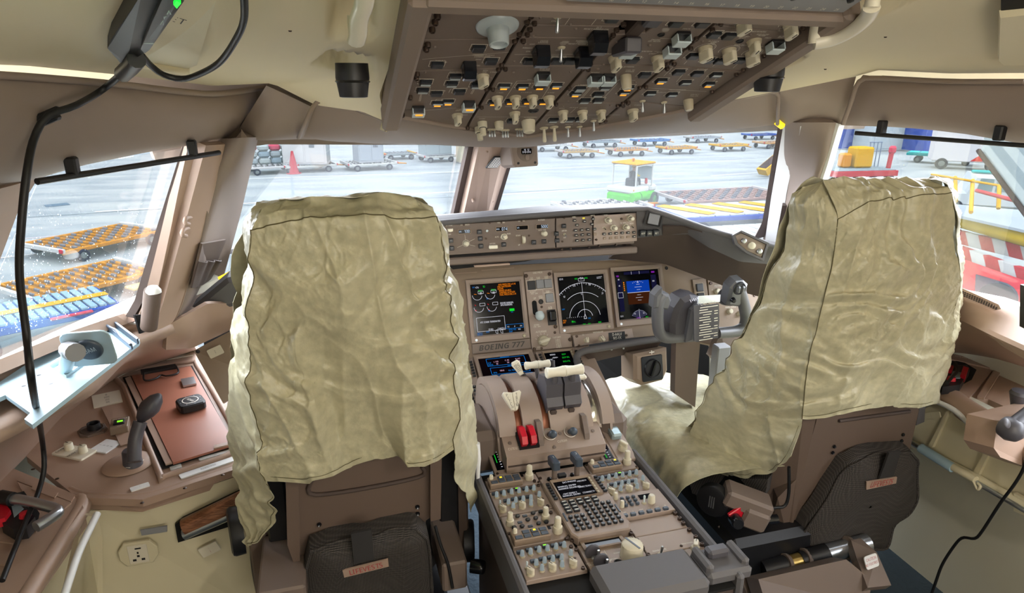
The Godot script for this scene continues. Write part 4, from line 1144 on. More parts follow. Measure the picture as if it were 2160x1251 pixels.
func glareshield() -> void:
	var t := thing("glareshield","dark grey padded glareshield sweeping across under the windscreens","glareshield")
	# top: from the padded lip forward to the glass
	var b := MB.new()
	flat_patch(b, [pts3([v3(-.47,1.211,-1.93),v3(-.156,1.225,-1.95),v3(.152,1.236,-1.95),v3(.473,1.243,-1.94),v3(.53,1.235,-1.92),v3(.602,1.21,-1.88),v3(.676,1.185,-1.83),v3(.765,1.161,-1.78),v3(.86,1.141,-1.72)]),[v3(-.47,1.225,-1.97),v3(.152,1.248,-2),v3(.473,1.247,-1.99),v3(.676,1.185,-1.88),v3(.89,1.141,-1.77)], pts3([v3(-.85,1.1,-2.2),v3(-.4,1.14,-2.45),v3(.135,1.118,-2.462),v3(.563,1.122,-2.285),v3(.884,1.072,-2.212),v3(1.179,1.023,-2.148)])],40,10,v3(.3,3,-1.5),.012)
	put("top_pad", b.mesh(),"shield", t)
	b = MB.new()
	b.tube(curve(pts3([v3(-.47,1.209,-1.925),v3(-.157,1.222,-1.945),v3(.151,1.232,-1.945),v3(.471,1.239,-1.935),v3(.528,1.231,-1.915),v3(.6,1.207,-1.875),v3(.673,1.182,-1.825),v3(.762,1.158,-1.775),v3(.857,1.138,-1.715)]),50),.009,10)
	put("front_roll", b.mesh(),"shield", t)
	# right wing: grey face and dark brown underside
	b = MB.new()
	flat_patch(b, [pts3([v3(.473,1.236,-1.945),v3(.531,1.229,-1.92),v3(.603,1.204,-1.88),v3(.677,1.179,-1.83),v3(.766,1.155,-1.78),v3(.862,1.134,-1.72)]), pts3([v3(.476,1.191,-1.945),v3(.534,1.194,-1.92),v3(.611,1.184,-1.89),v3(.686,1.149,-1.84),v3(.777,1.12,-1.79),v3(.873,1.108,-1.73)]), pts3([v3(.483,1.141,-1.945),v3(.574,1.147,-1.94),v3(.648,1.15,-1.92),v3(.687,1.12,-1.85),v3(.765,1.084,-1.79),v3(.886,1.077,-1.74)])],30,9,v3(.2,1.2,0),.012)
	put("right_face", b.mesh(),"shield", t)
	b = MB.new()
	flat_patch(b, [pts3([v3(.477,1.143,-1.95),v3(.576,1.149,-1.945),v3(.654,1.151,-1.93),v3(.697,1.12,-1.86),v3(.771,1.084,-1.8),v3(.893,1.077,-1.75)]), pts3([v3(.448,1.096,-1.99),v3(.569,1.097,-1.99),v3(.688,1.092,-1.98),v3(.763,1.042,-1.93),v3(.836,1.002,-1.88),v3(.987,.98,-1.83)]), pts3([v3(.441,1.042,-2.07),v3(.543,1.027,-2.07),v3(.643,1.017,-2.05),v3(.761,.972,-2.02),v3(.901,.918,-1.99),v3(1.097,.861,-1.95)])],30,10,v3(.2,1.0,0),.01)
	put("right_underside", b.mesh(),"shield_dark", t)
	b = MB.new()
	flat_patch(b, [pts3([v3(.548,1.184,-1.905),v3(.605,1.186,-1.88),v3(.656,1.171,-1.85)]), pts3([v3(.57,1.145,-1.94),v3(.631,1.154,-1.92),v3(.688,1.164,-1.86)])],12,4,v3(.2,1.2,0),.004)
	put("tray_recess", b.mesh(),"shield_dark", t)
	# left end block
	b = MB.new()
	b.prism(pts2([v2(-.8408,1.0467),v2(-.8203,1.0634),v2(-.7463,1.1205),v2(-.6967,1.1247),v2(-.7049,1.0485),v2(-.8054,1.025)]),-1.93,-1.85,.012)
	put("left_end", b.mesh(),"shield", t)
	# master light and small buttons in the right face
	b = MB.new()
	b.ring(round_rect(.056,.05,.006), round_rect(.046,.040,.004),-.006,.004)
	var f := put("light_frame", b.mesh(),"black", t, frame(v3(.52,1.207,-1.915),v3(.04,-.007,.02),v3(0,1,-.1)))
	b = MB.new()
	b.box(v3(0,0,0),v3(.034,.034,.008),.002)
	put("light_cap", b.mesh(),"key_grey", f)
	for q in [[v3(.491,1.16,-1.93),"ACPT"], [v3(.512,1.16,-1.925),"CNCL"], [v3(.533,1.161,-1.92),"RJCT"]]:
		b = MB.new()
		b.box(Vector3.ZERO,v3(.021,.021,.014),.002)
		var k := put("push_button", b.mesh(),"key", t, at(q[0]))
		b = MB.new()
		write_on(b, q[1],.005,v3(0,0,.0075))
		put("lettering", b.mesh(),"lettering", k)
	# reading light pod at the right end
	t = thing("light_pod","small brown pod with three round knobs set in the right end of the glareshield","control panel", frame(v3(.767,1.146,-1.755),v3(.071,-.031,.04),v3(0,1,-.3)))
	b = MB.new()
	b.prism(pts2([v2(-.052,.008),v2(-.04,.024),v2(.044,.022),v2(.05,-.022),v2(.0,-.02),v2(-.035,-.01)]),-.02,.006,.002)
	put("faceplate", b.mesh(),"pedestal_face", t)
	b = MB.new()
	b.ring(pts2([v2(-.06,.006),v2(-.042,.03),v2(.05,.028),v2(.058,-.028),v2(.0,-.027),v2(-.042,-.016)]), pts2([v2(-.052,.008),v2(-.04,.024),v2(.044,.022),v2(.05,-.022),v2(.0,-.02),v2(-.035,-.01)]),-.02,.012)
	put("surround", b.mesh(),"shield", t)
	for q in [[v3(-.022,.004,.006),.0085,"steel"], [v3(.006,.0,.006),.012,"knob"], [v3(.034,-.006,.006),.0085,"steel"]]:
		b = MB.new()
		b.lathe([v2(0,.012),v2(q[1] * .6,.012),v2(q[1] * .9,.010),v2(q[1],0)],18)
		put("knob", b.mesh(), q[2], t, at(q[0]))
	# mode control panel, display selector and radio source panel
	var X: Transform3D = frame(v3(.15426,1.14905,-1.95000),v3(1.00000,.00000,.00000),v3(.00000,.99281,-.11971))
	b = MB.new()
	b.box(v3(-.14,.021,-.06),v3(.93,.10,.1),.003)
	var box := thing("glareshield_housing","long brown housing under the glareshield lip that holds the mode control panels","housing", X)
	put("housing_body", b.mesh(),"panel", box)
	b = MB.new()
	b.box(v3(-.1,-.046,-.03),v3(.85,.022,.09),.004)
	put("lower_lip", b.mesh(),"panel", box)
	b = MB.new()
	flat_patch(b, [pts3([v3(-.256,1.064,-1.99),v3(-.109,1.061,-1.99),v3(.104,1.075,-1.985),v3(.199,1.081,-1.985),v3(.343,1.1,-1.98),v3(.489,1.119,-1.97)]), pts3([v3(-.245,1,-2.09),v3(-.089,1.005,-2.1),v3(.24,1.014,-2.1),v3(.445,1.026,-2.09),v3(.699,1.018,-2.085)])],20,5,v3(.2,1.0,0),.01)
	put("underside", b.mesh(),"panel", box)
	b = MB.new()
	b.prism(pts2([v2(-.3006,-.0521),v2(.0087,-.0376),v2(.0069,-.0525),v2(-.0475,-.061),v2(-.2797,-.0708)]),-.03,.012,.0)
	put("tray_slot", b.mesh(),"void", box, at(v3(0,0,-.008)))
	b = MB.new()
	b.box(v3(-.16,-.064,.008),v3(.11,.006,.02),.001)
	put("pull_handle", b.mesh(),"lining_warm", box)
	new_board(X)
	module("mode_control_panel","long mode control panel with four lit number windows under the glareshield", pts2([v2(-.5,-.029),v2(.047,-.024),v2(.047,.068),v2(-.5,.062)]),"panel",.008,.004)
	module("display_select_panel","brown panel of small black keys with one yellow lamp, right of the mode control panel", pts2([v2(.051,-.024),v2(.172,-.022),v2(.172,.070),v2(.051,.068)]),"panel",.008,.004)
	module("flight_instrument_panel","brown panel with four cream double knobs at the right end of the glareshield", pts2([v2(.176,-.022),v2(.326,-.018),v2(.326,.073),v2(.176,.070)]),"pedestal_face",.008,.006)
	for w in [["A/T ARM",v2(-.2855,.0616)], ["IAS     MACH",v2(-.2378,.0618)], ["HDG    TRK",v2(-.126,.0629)], ["V/S    FPA",v2(-.0613,.0646)], ["ALTITUDE",v2(.003,.0649)], ["AUTO",v2(-.1399,.0199)], ["BANK",v2(-.1028,.0277)], ["DOWN",v2(-.0732,.0206)], ["UP",v2(-.0705,-.0084)], ["A/P ENG",v2(-.1545,.0003)], ["A/P ON",v2(.0774,.0276)], ["OFF",v2(.0786,.0059)], ["OFF",v2(-.2851,.035)], ["AUTO 1000",v2(.0049,.0336)]]:
		word(w[0], w[1],.0042)
	for w in [["VOR L",v2(.1106,.0688)], ["VOR R",v2(.1727,.071)], ["MINS",v2(.2161,.0701)], ["BARO",v2(.2895,.0685)], ["RADIO",v2(.2308,.0425)], ["IN",v2(.2694,.0423)], ["HPA",v2(.2805,.0428)], ["ADF",v2(.2097,.0317)], ["MENU",v2(.3065,.0395)]]:
		word(w[0], w[1],.0042)
	for q in [[v2(-.2406,.0419),"IAS","100"], [v2(-.1242,.0434),"HDG","074"], [v2(-.0601,.0444),"V/S",""], [v2(.0044,.0448),"","5000"]]:
		var m := mounted("number_window", cached("numwin", func(w): w.ring(round_rect(.040,.0145,.001,1), round_rect(.0365,.0115,.001,1),.0,.003)),"panel_pale", q[0])
		put("glass", cached("numglass", func(w): w.box(v3(0,0,.0006),v3(.0368,.0116,.001))),"screen_glass", m)
		b = MB.new()
		b.tint(Color(.85,.92,1.0))
		write_on(b, q[1],.0042,v3(-.0125,0,.0018))
		write_on(b, q[2],.0085,v3(.008,-.0003,.0018),.0,.9)
		put("digits", b.mesh(),"ink", m)
	for p in pts2([v2(-.3093,.0369),v2(-.283,.0165),v2(-.2814,-.006),v2(-.195,.0383),v2(-.1931,.018),v2(-.1915,-.0047),v2(-.1198,-.0039),v2(-.0237,-.0024),v2(.0095,-.0016),v2(.0751,.0427),v2(.0503,.0201),v2(.0525,-.0013)]):
		var m := mounted("push_button", cached("mcpbtn", func(w): w.box(v3(0,0,.003),v3(.0138,.0132,.009),.0015)),"key", p)
		put("lens", cached("mcplens", func(w): w.box(v3(0,0,0),v3(.007,.0015,.0005))),"key_grey", m, at(v3(0,.001,.0077)))
	round_knob(v2(-.2368,.0059),.0085,.016)
	arc_of(v2(-.2368,.0059),.0105,.0, TAU,.0008)
	for q in [pts2([v2(-.239,.0316),v2(-.2383,.0172)]), pts2([v2(-.2642,-.0054),v2(-.2461,.0016)]), pts2([v2(-.2265,.0005),v2(-.2086,-.0038)]), pts2([v2(-.2278,.0102),v2(-.2095,.0179)])]:
		lines(q)
	double_knob(v2(-.1198,.0205),.95)
	round_knob(v2(.0099,.0228),.0095,.016)
	n_wheel(v2(-.0565,.0073))
	mounted("toggle_plate", cached("atarm", func(w): w.prism(pts2([v2(-.008,.004),v2(.008,.004),v2(.0075,-.004),v2(.0,-.006),v2(-.0075,-.004)]),.0,.010,.001)),"ivory",v2(-.2838,.0489))
	mounted("disengage_bar", cached("disbar", func(w): w.box(v3(0,0,.004),v3(.027,.0115,.01),.002)),"ivory",v2(-.1535,-.0095))
	toggle(v2(.0784,.0166),.4,.7)
	mounted("light_sensor", cached("mcpled", func(w): w.lathe([v2(0,.001),v2(.0035,.0008),v2(.004,0)],14)),"frost",v2(-.1702,.0399))
	for p in pts2([v2(-.2414,.062),v2(-.1253,.0628),v2(-.0613,.0643),v2(-.1609,.0632),v2(.0778,.067),v2(-.1743,.0169),v2(-.0378,.0187),v2(.0711,-.0057)]):
		screw(p,.003,.002)
	for p in pts2([v2(.1109,.0582),v2(.144,.054),v2(.1734,.0603),v2(.119,.0438),v2(.1691,.0441),v2(.1143,.0274),v2(.1346,.0277),v2(.1554,.028),v2(.177,.0283),v2(.116,.0119),v2(.1367,.0122),v2(.1583,.0124),v2(.1187,-.005),v2(.1391,-.0048),v2(.1604,-.0046),v2(.2101,.011),v2(.231,.011),v2(.2516,.0109),v2(.2723,.0112)]):
		small_key(p)
	for p in pts2([v2(.2931,.0108),v2(.3132,.0111),v2(.3145,-.0027)]):
		small_key(p)
	for p in pts2([v2(.1792,.012),v2(.2127,-.0027),v2(.2332,-.0031),v2(.2531,-.0028),v2(.2739,-.0029),v2(.294,-.0029)]):
		mounted("blank_key", cached("blkkey", func(w): w.box(v3(0,0,.001),v3(.0098,.0075,.003),.0006)),"panel_pale", p)
	mounted("lit_lamp", cached("mcplamp", func(w): w.box(v3(0,0,.001),v3(.007,.003,.002))),"lit_yellow",v2(.1419,.0641))
	for p in pts2([v2(.2205,.0547),v2(.297,.0569),v2(.24,.0292),v2(.2817,.0298)]):
		double_knob(p,.95)
	for p in pts2([v2(.2704,.0561),v2(.1836,-.0058)]):
		screw(p,.0035,.005)
	for p in pts2([v2(.2119,.0292),v2(.3077,.0302)]):
		toggle(p,.4,.5,"black")
	close_board()
	# glareshield underside screws
	for p in pts3([v3(.226,1.117,-1.95),v3(.256,1.117,-1.95),v3(.319,1.118,-1.95),v3(.353,1.121,-1.95),v3(.412,1.12,-1.95)]):
		b = MB.new()
		b.lathe([v2(0,.002),v2(.003,.0015),v2(.0035,-.01)],10)
		put("screw", b.mesh(),"screw", box, X.affine_inverse() * at(p))
	# standby compass under the header
	t = thing("standby_compass","brown standby compass box hanging below the header at the centre post","compass", frame(v3(.113,1.416,-1.98),v3(1,0,-.1),v3(0,1,-.15)))
	b = MB.new()
	b.prism(pts2([v2(-.045,-.034),v2(-.034,-.042),v2(.036,-.04),v2(.04,-.034),v2(.038,.06),v2(-.055,.06)]),-.10,.0,.004)
	put("housing", b.mesh(),"lining", t)
	b = MB.new()
	b.lathe([v2(0,.002),v2(.026,.002),v2(.03,.0)],32)
	var dial := put("dial_plate", b.mesh(),"panel", t, at(v3(.0,.004,.0)))
	b = MB.new()
	b.prism(round_rect(.034,.017,.004),-.002,.0012,.0)
	put("window", b.mesh(),"screen_glass", dial, at(v3(0,.0,.002)))
	b = MB.new()
	b.tint(WHITE)
	for i in 7:
		b.box(v3(-.012 + i * .004,-.002,.0035),v3(.001,.006 if i % 2 == 0 else .0035,.0003))
	write_on(b,"15  12",.0055,v3(0,.004,.0036))
	put("scale_marks", b.mesh(),"ink", dial)
	b = MB.new()
	b.prism(round_rect(.012,.016,.005),.0,.006,.001)
	put("adjuster_cover", b.mesh(),"lining", dial, at(v3(.0,-.018,.001)))
	for p in [v2(-.027,.03),v2(.028,.03),v2(-.027,-.03),v2(.028,-.03)]:
		b = MB.new()
		b.lathe([v2(0,.001),v2(.0035,.002),v2(.004,0)],10)
		put("screw", b.mesh(),"black", t, at(v3(p.x, p.y,.0)))


func small_key(p: Vector2) -> void:
	var m := mounted("push_key", cached("skey", func(w): w.box(v3(0,0,.002),v3(.0105,.0075,.007),.001)),"key", p)
	put("legend", cached("skeyl", func(w): w.box(v3(0,0,0),v3(.006,.0015,.0004))),"lettering", m, at(v3(0,0,.0056)))


func n_wheel(p: Vector2) -> void:
	var m := mounted("thumb_wheel", cached("wheelslot", func(w): w.ring(round_rect(.0125,.028,.002,1), round_rect(.010,.0255,.002,1),.0,.002)),"panel_pale", p)
	put("wheel", cached("wheelrim", func(w):
		w.T = Transform3D(Basis(Vector3.UP, PI / 2),v3(0,0,.002))
		w.lathe([v2(.0,-.0042),v2(.011,-.0042),v2(.012,-.003),v2(.012,.003),v2(.011,.0042),v2(.0,.0042)],28,.05,28)),"knob", m)

# ---------------------------------------------------------------- pedestal
func square(x0: float, y0: float, x1: float, y1: float) -> PackedVector2Array:
	return pts2([v2(x0, y0),v2(x1, y0),v2(x1, y1),v2(x0, y1)])


func audio_panel(label: String, o: Vector2) -> void:
	module("audio_panel", label, square(o.x, o.y - .098, o.x + .135, o.y),"pedestal_face",.01,.0,"control panel","audio panels on the pedestal")
	var k := 0
	for p in pts2([v2(.0097,-.0112),v2(.0313,-.0101),v2(.0504,-.0089),v2(.0695,-.0083),v2(.0887,-.0099),v2(.1078,-.0098),v2(.03,-.0463),v2(.0498,-.045),v2(.0688,-.0446),v2(.0876,-.0451)]):
		var m := mounted("mic_button", cached("micb", func(w): w.box(v3(0,0,.002),v3(.0115,.0075,.008),.001)),"key_blue", o + p)
		if k == 3:
			put("lens", cached("micl", func(w): w.box(v3(0,0,0),v3(.007,.003,.0006))),"lit_green", m, at(v3(0,.001,.0061)))
		k += 1
	for p in pts2([v2(.013,-.0245),v2(.0323,-.0229),v2(.0523,-.0215),v2(.0713,-.0221),v2(.0913,-.0217),v2(.1105,-.0211),v2(.1154,-.0498),v2(.0337,-.0594),v2(.0529,-.0574),v2(.0718,-.057),v2(.0913,-.0584),v2(.0406,-.0774),v2(.085,-.0786)]):
		var m := mounted("volume_knob", cached("volbase", func(w): w.lathe([v2(0,.004),v2(.0058,.004),v2(.0062,0)],14)),"knob_base", o + p)
		put("cap", cached("volcap", func(w): w.lathe([v2(0,.0175),v2(.0026,.017),v2(.0042,.014),v2(.0048,.004)],14)),"lit_frost", m)
	for p in pts2([v2(.0141,-.0808),v2(.0628,-.0796),v2(.1094,-.0798)]):
		knob(o + p,.6,.78)
	toggle(o + v2(.012,-.062),.0,.8,"frost")
	for p in [v2(.028,-.004),v2(.1,-.004),v2(.122,-.058)]:
		screw(o + p,.003,.001)
	for i in 6:
		word(["VHF","VHF","VHF","FLT","CAB","PA"][i], o + v2(.018 + i * .018,-.025),.003)


func tuning_panel(label: String, o: Vector2, lit: int) -> void:
	module("radio_tuning_panel", label, square(o.x, o.y - .05, o.x + .135, o.y),"pedestal_face",.01,.0,"control panel","radio tuning panels on the pedestal")
	var m := mounted("key_block", cached("tunblock", func(w): w.box(v3(0,0,.008),v3(.086,.036,.016),.002)),"panel_pale", o + v2(.046,-.031))
	for r in 2:
		for c in 4:
			var i := r * 4 + c
			if i != 0:
				put("push_key", cached("tunkey", func(w): w.box(v3(0,0,.001),v3(.0165,.0105,.004),.0008)),"key_blue", m, at(v3(-.03 + c * .02,.005 - r * .014,.0155)))
			if i == lit:
				put("lens", cached("tunlens", func(w): w.box(Vector3.ZERO,v3(.006,.005,.001))),"lit_yellow", m, at(v3(-.03 + c * .02,.005 - r * .014,.0188)))
	mounted("frequency_window", cached("frqwin", func(w): w.box(v3(0,0,0),v3(.034,.01,.002))),"screen_glass", o + v2(.025,-.007))
	mounted("frequency_window", cached("frqwin", func(w): w.box(v3(0,0,0),v3(.034,.01,.002))),"screen_glass", o + v2(.085,-.006))
	mounted("transfer_key", cached("trkey", func(w): w.box(v3(0,0,.002),v3(.011,.008,.006),.001)),"key", o + v2(.055,-.007))
	round_knob(o + v2(.012,-.022),.006,.026,"knob")
	tall_knob(o + v2(.113,-.024),1.0)
	for p in [v2(.004,-.004),v2(.131,-.004),v2(.131,-.046)]:
		screw(o + p,.0035,.003)


func tall_knob(p: Vector2, s: float) -> void:
	var n := mounted("knob", cached("tk%.2f" % s, func(w): w.lathe([v2(0,.016 * s),v2(.0098 * s,.016 * s),v2(.011 * s,.015 * s),v2(.0115 * s,0)],28,.06,28)),"knob", p)
	put("inner_knob", cached("tki%.2f" % s, func(w): w.lathe([v2(0,.024 * s),v2(.006 * s,.024 * s),v2(.0075 * s,.022 * s),v2(.008 * s,0)],24,.06,24)),"knob", n, at(v3(0,0,.015 * s)))


func pedestal() -> void:
	var X: Transform3D = frame(v3(.06500,.64200,-1.20000),v3(1.00000,.00000,.00000),v3(.00000,.00000,-1.00000))
	var t := thing("pedestal","long brown centre pedestal with raised dark grey side rails","console", X)
	var b := MB.new()
	b.box(v3(.0,.05,-.3),v3(.43,.52,.57),.004)
	put("body", b.mesh(),"shield_dark", t)
	b = MB.new()
	b.box(v3(.0,.05,-.015),v3(.425,.53,.006),.0)
	put("module_tray", b.mesh(),"void", t)
	for s in [-1.0,1.0]:
		b = MB.new()
		b.box(v3(s * .222,.04,-.03),v3(.018,.52,.09),.006)
		put("side_rail", b.mesh(),"shield", t)
	new_board(X)
	tuning_panel("forward left radio tuning panel, second key lit yellow, left of the two dark T-handles",v2(-.205,.277),1)
	tuning_panel("right radio tuning panel with its far key lit yellow, beside the right T-handle",v2(.071,.277),3)
	audio_panel("forward left audio panel of frosted knobs, between the two left tuning panels",v2(-.207,.220))
	audio_panel("right-hand audio panel of frosted knobs, right of the central keyboard unit",v2(.073,.217))
	audio_panel("aft left audio panel of frosted knobs, nearest the bottom edge of the photo",v2(-.207,-.002))
	tuning_panel("aft left radio tuning panel, its middle key lit yellow, above the nearest audio panel",v2(-.205,.057),2)
	module("weather_radar_panel","left pedestal panel with two cream double knobs and black domed buttons", square(-.205,.062,-.07,.118),"pedestal_face",.01)
	tall_knob(v2(-.1902,.086),.85)
	tall_knob(v2(-.1042,.083),.85)
	for p in pts2([v2(-.1658,.1073),v2(-.1269,.1087),v2(-.1081,.1089),v2(-.1463,.0882),v2(-.1266,.089),v2(-.1852,.0689),v2(-.166,.0686),v2(-.126,.0687),v2(-.1073,.0687)]):
		mounted("domed_button", cached("domeb", func(w): w.box(v3(0,0,.004),v3(.0115,.009,.009),.003)),"key", p)
	for p in pts2([v2(-.1479,.1066),v2(-.1661,.0865),v2(-.1465,.0668)]):
		mounted("framed_key", cached("framek", func(w): w.box(v3(0,0,.001),v3(.011,.007,.003),.0006)),"key_blue", p)
	# centre
	module("fire_control_panel","flat brown plate between the radio panels carrying the two dark T-handles", square(-.066,.208,.068,.28),"pedestal_face",.012,-.002)
	for p in pts2([v2(-.063,.2492),v2(-.0115,.2261),v2(.0013,.2215)]):
		screw(p,.0045,.003)
	for p in pts2([v2(-.0424,.2375),v2(.0224,.2407)]):
		mounted("light_dome", cached("ldome", func(w): w.lathe([v2(0,.008),v2(.005,.006),v2(.007,0)],14)),"black_gloss", p)
	mounted("cross_latch", cached("clatch", func(w): w.box(v3(0,0,.016),v3(.024,.014,.012),.003)),"key",v2(-.0133,.2248))
	close_board()
	var nm := 0
	for p in pts2([v2(-.0374,.2136),v2(.0244,.2153)]):
		var h := thing("fire_lever", ["left T-handle with dark blue-grey cap and brown stem, standing on the pedestal","right T-handle with dark blue-grey cap and brown stem, standing on the pedestal"][nm],"handle", X * at(v3(p.x, p.y,-.002)),"T-handles on the pedestal")
		nm += 1
		b = MB.new()
		b.box(v3(0,0,.028),v3(.012,.014,.056),.003)
		put("stem", b.mesh(),"panel", h)
		b = MB.new()
		b.prism(round_rect(.019,.05,.005),.05,.072,.003)
		put("cap", b.mesh(),"key_blue", h, Transform3D(Basis(v3(1,0,0),-.12),Vector3.ZERO))
		b = MB.new()
		write_on(b, str(nm),.008,v3(0,.012,.0735))
		put("lettering", b.mesh(),"lettering", h)
	keyboard_unit("keyboard unit at the middle of the pedestal with a white text screen", X * at(v3(-.072,.207,.004)),[["SAT-PHONE",.45,.1,0,.006], ["PRIORITY",.8,.16,0,.005], ["MANUAL ENTRY",.32,.32,0,.0058], ["ANSWER DISABLED",.36,.45,0,.0058], ["DIRECTORY>",.8,.5,0,.0055], ["<SAT DIRECT",.28,.75,0,.0055], ["MANUAL ENTRY",.30,.86,0,.0055], ["CONNECT>",.8,.84,0,.0055]])
	new_board(X)
	module("evacuation_panel","aft pedestal panel with a large cream trim knob and two dark discs", pts2([v2(-.066,-.112),v2(.07,-.112),v2(.07,-.024),v2(-.066,-.024)]),"pedestal_face",.01)
	var n := mounted("readout", cached("readout", func(w): w.ring(square(-.05,-.0145,.05,.0145), square(-.042,-.0095,.042,.0095),.0,.006)),"panel_pale",v2(-.0086,-.0337))
	put("glass", cached("readg", func(w): w.box(v3(0,0,.002),v3(.084,.019,.003))),"screen_glass", n)
	n = mounted("trim_knob", cached("rudk", func(w): w.lathe([v2(0,.034),v2(.020,.034),v2(.0235,.031),v2(.025,.006),v2(.026,0)],40,.06,40)),"knob",v2(.0361,-.0868))
	put("pointer_line", cached("rudl", func(w): w.box(v3(0,0,.0345),v3(.004,.044,.001))),"key_blue", n, Transform3D(Basis(v3(0,0,1),.35),Vector3.ZERO))
	for p in pts2([v2(-.0439,-.0695),v2(-.0373,-.101)]):
		n = mounted("toggle_switch", cached("disct", func(w): w.lathe([v2(0,.004),v2(.006,.004),v2(.008,0)],14)),"steel", p)
		put("switch_guard", cached("disc", func(w):
			w.T = Transform3D(Basis(Vector3.RIGHT, PI / 2),v3(-.003,.004,.012))
			w.lathe([v2(0,.003),v2(.017,.003),v2(.0175,.002),v2(.0175,-.003),v2(0,-.003)],24)),"lever_grey", n)
		put("bat", cached("discb", func(w): w.box(v3(.006,-.006,.012),v3(.006,.004,.022),.001)),"steel", n)
	n = mounted("jack", cached("jack", func(w): w.lathe([v2(0,.002),v2(.006,.002),v2(.008,.006),v2(.010,.005),v2(.0105,0)],18)),"black",v2(-.002,-.1022))
	for w in [["LEFT VERT",v2(-.0592,-.0846)], ["STEER",v2(-.0599,-.0899)], ["RIGHT VERT",v2(-.0227,-.0881)], ["RUDDER",v2(.0106,-.069)], ["NEUTRAL",v2(-.0046,-.0853)]]:
		word(w[0], w[1],.004)
	line(v2(-.0139,-.0535),v2(-.0159,-.1005))
	# right column
	module("transponder_panel","brown right pedestal panel with twelve black keys and a row of six blue-grey buttons", square(.073,.028,.205,.117),"pedestal_face",.02,.008)
	for r in 3:
		for c in 3:
			mounted("push_key", cached("xpkey", func(w): w.box(v3(0,0,.003),v3(.0092,.0085,.008),.0022)),"key_blue",v2(.0971,.0969) + v2(c * .0152 - r * .001,-r * .0135))
	for i in 6:
		mounted("mode_button", cached("xpbtn", func(w): w.box(v3(0,0,.002),v3(.0135,.0092,.008),.0015)),"key_blue",v2(.0762,.0346) + v2(i * .0212,.0))
	mounted("code_window", cached("xpwin", func(w): w.box(v3(0,0,.0),v3(.032,.017,.003))),"screen_glass",v2(.1573,.0932))
	for p in pts2([v2(.0836,.1033),v2(.0848,.0702)]):
		round_knob(p,.006,.017)
	toggle(v2(.1427,.0694),.0,1.0,"frost")
	round_knob(v2(.1617,.0684),.0095,.02)
	for i in 6:
		word(["ADF","L","HIGH","R","TEST","ID"][i],v2(.0822,.0472) + v2(i * .0212,.001),.0036)
	module("blank_panel","blank brown plate right of the central keyboard unit, forward of a thin joint", square(.073,-.03,.205,.024),"pedestal_face",.01)
	module("blank_panel","plate with a steel toggle and one cream knob, aft right on the pedestal", square(.073,-.094,.205,-.032),"pedestal_face",.01)
	toggle(v2(.1006,-.0978),.2,1.1)
	knob(v2(.1826,-.1023),-.6,.95)
	word("FLOOR LIGHTS",v2(.1039,-.0854),.0042)
	word("AISLE STAND",v2(.1748,-.0806),.0042)
	mounted("stud", cached("redstud", func(w): w.lathe([v2(0,.003),v2(.003,.002),v2(.0035,0)],10)),"screw",v2(.1573,-.0855))
	module("blank_panel","small brown plate with a short fluted knob beside the grey handset cradle", square(.12,-.13,.205,-.097),"pedestal_face",.01)
	round_knob(v2(.1875,-.1365),.007,.014)
	for p in pts2([v2(.0664,-.0204),v2(.0593,-.0374),v2(.0687,-.046),v2(.0694,-.0722),v2(.0707,-.0969),v2(.2001,-.0006),v2(.1996,-.0187),v2(.2012,-.0434),v2(.2022,-.07),v2(.2026,-.0961),v2(.2038,-.1131),v2(.2046,-.1367),v2(.1999,.0194)]):
		screw(p,.005,.007)
	for p in pts2([v2(.0682,.0009),v2(.0712,.02),v2(-.0811,.0029),v2(-.072,-.0066),v2(-.0813,-.0256),v2(-.0737,-.038),v2(-.0806,-.0962),v2(-.0869,.2249),v2(-.083,.2042),v2(-.0845,.1271),v2(-.0848,.1016),v2(-.083,.0641),v2(.0678,.1009),v2(.0675,.0728),v2(.0657,.1283),v2(.0647,.1982)]):
		screw(p,.0045,.005)
	close_board()
	# aft pad and handset cradle
	t = thing("arm_pad","grey padded ledge across the aft end of the pedestal","pad", X * at(v3(.035,-.17,.0)))
	b = MB.new()
	b.box(v3(0,0,.005),v3(.225,.115,.045),.012)
	put("pad", b.mesh(),"shield", t)
	t = thing("handset_cradle","dark grey moulded handset cradle at the aft right corner of the pedestal","cradle", X * at(v3(.205,-.165,.0)))
	b = MB.new()
	b.box(v3(0,0,.005),v3(.105,.085,.03),.008)
	put("base", b.mesh(),"shield", t)
	for s in [-1.0,1.0]:
		b = MB.new()
		b.box(v3(s * .042,.004,.02),v3(.018,.07,.026),.006)
		put("cheek", b.mesh(),"shield", t)
	b = MB.new()
	b.box(v3(-.004,.012,.03),v3(.05,.028,.022),.006)
	put("latch", b.mesh(),"lever_grey", t)


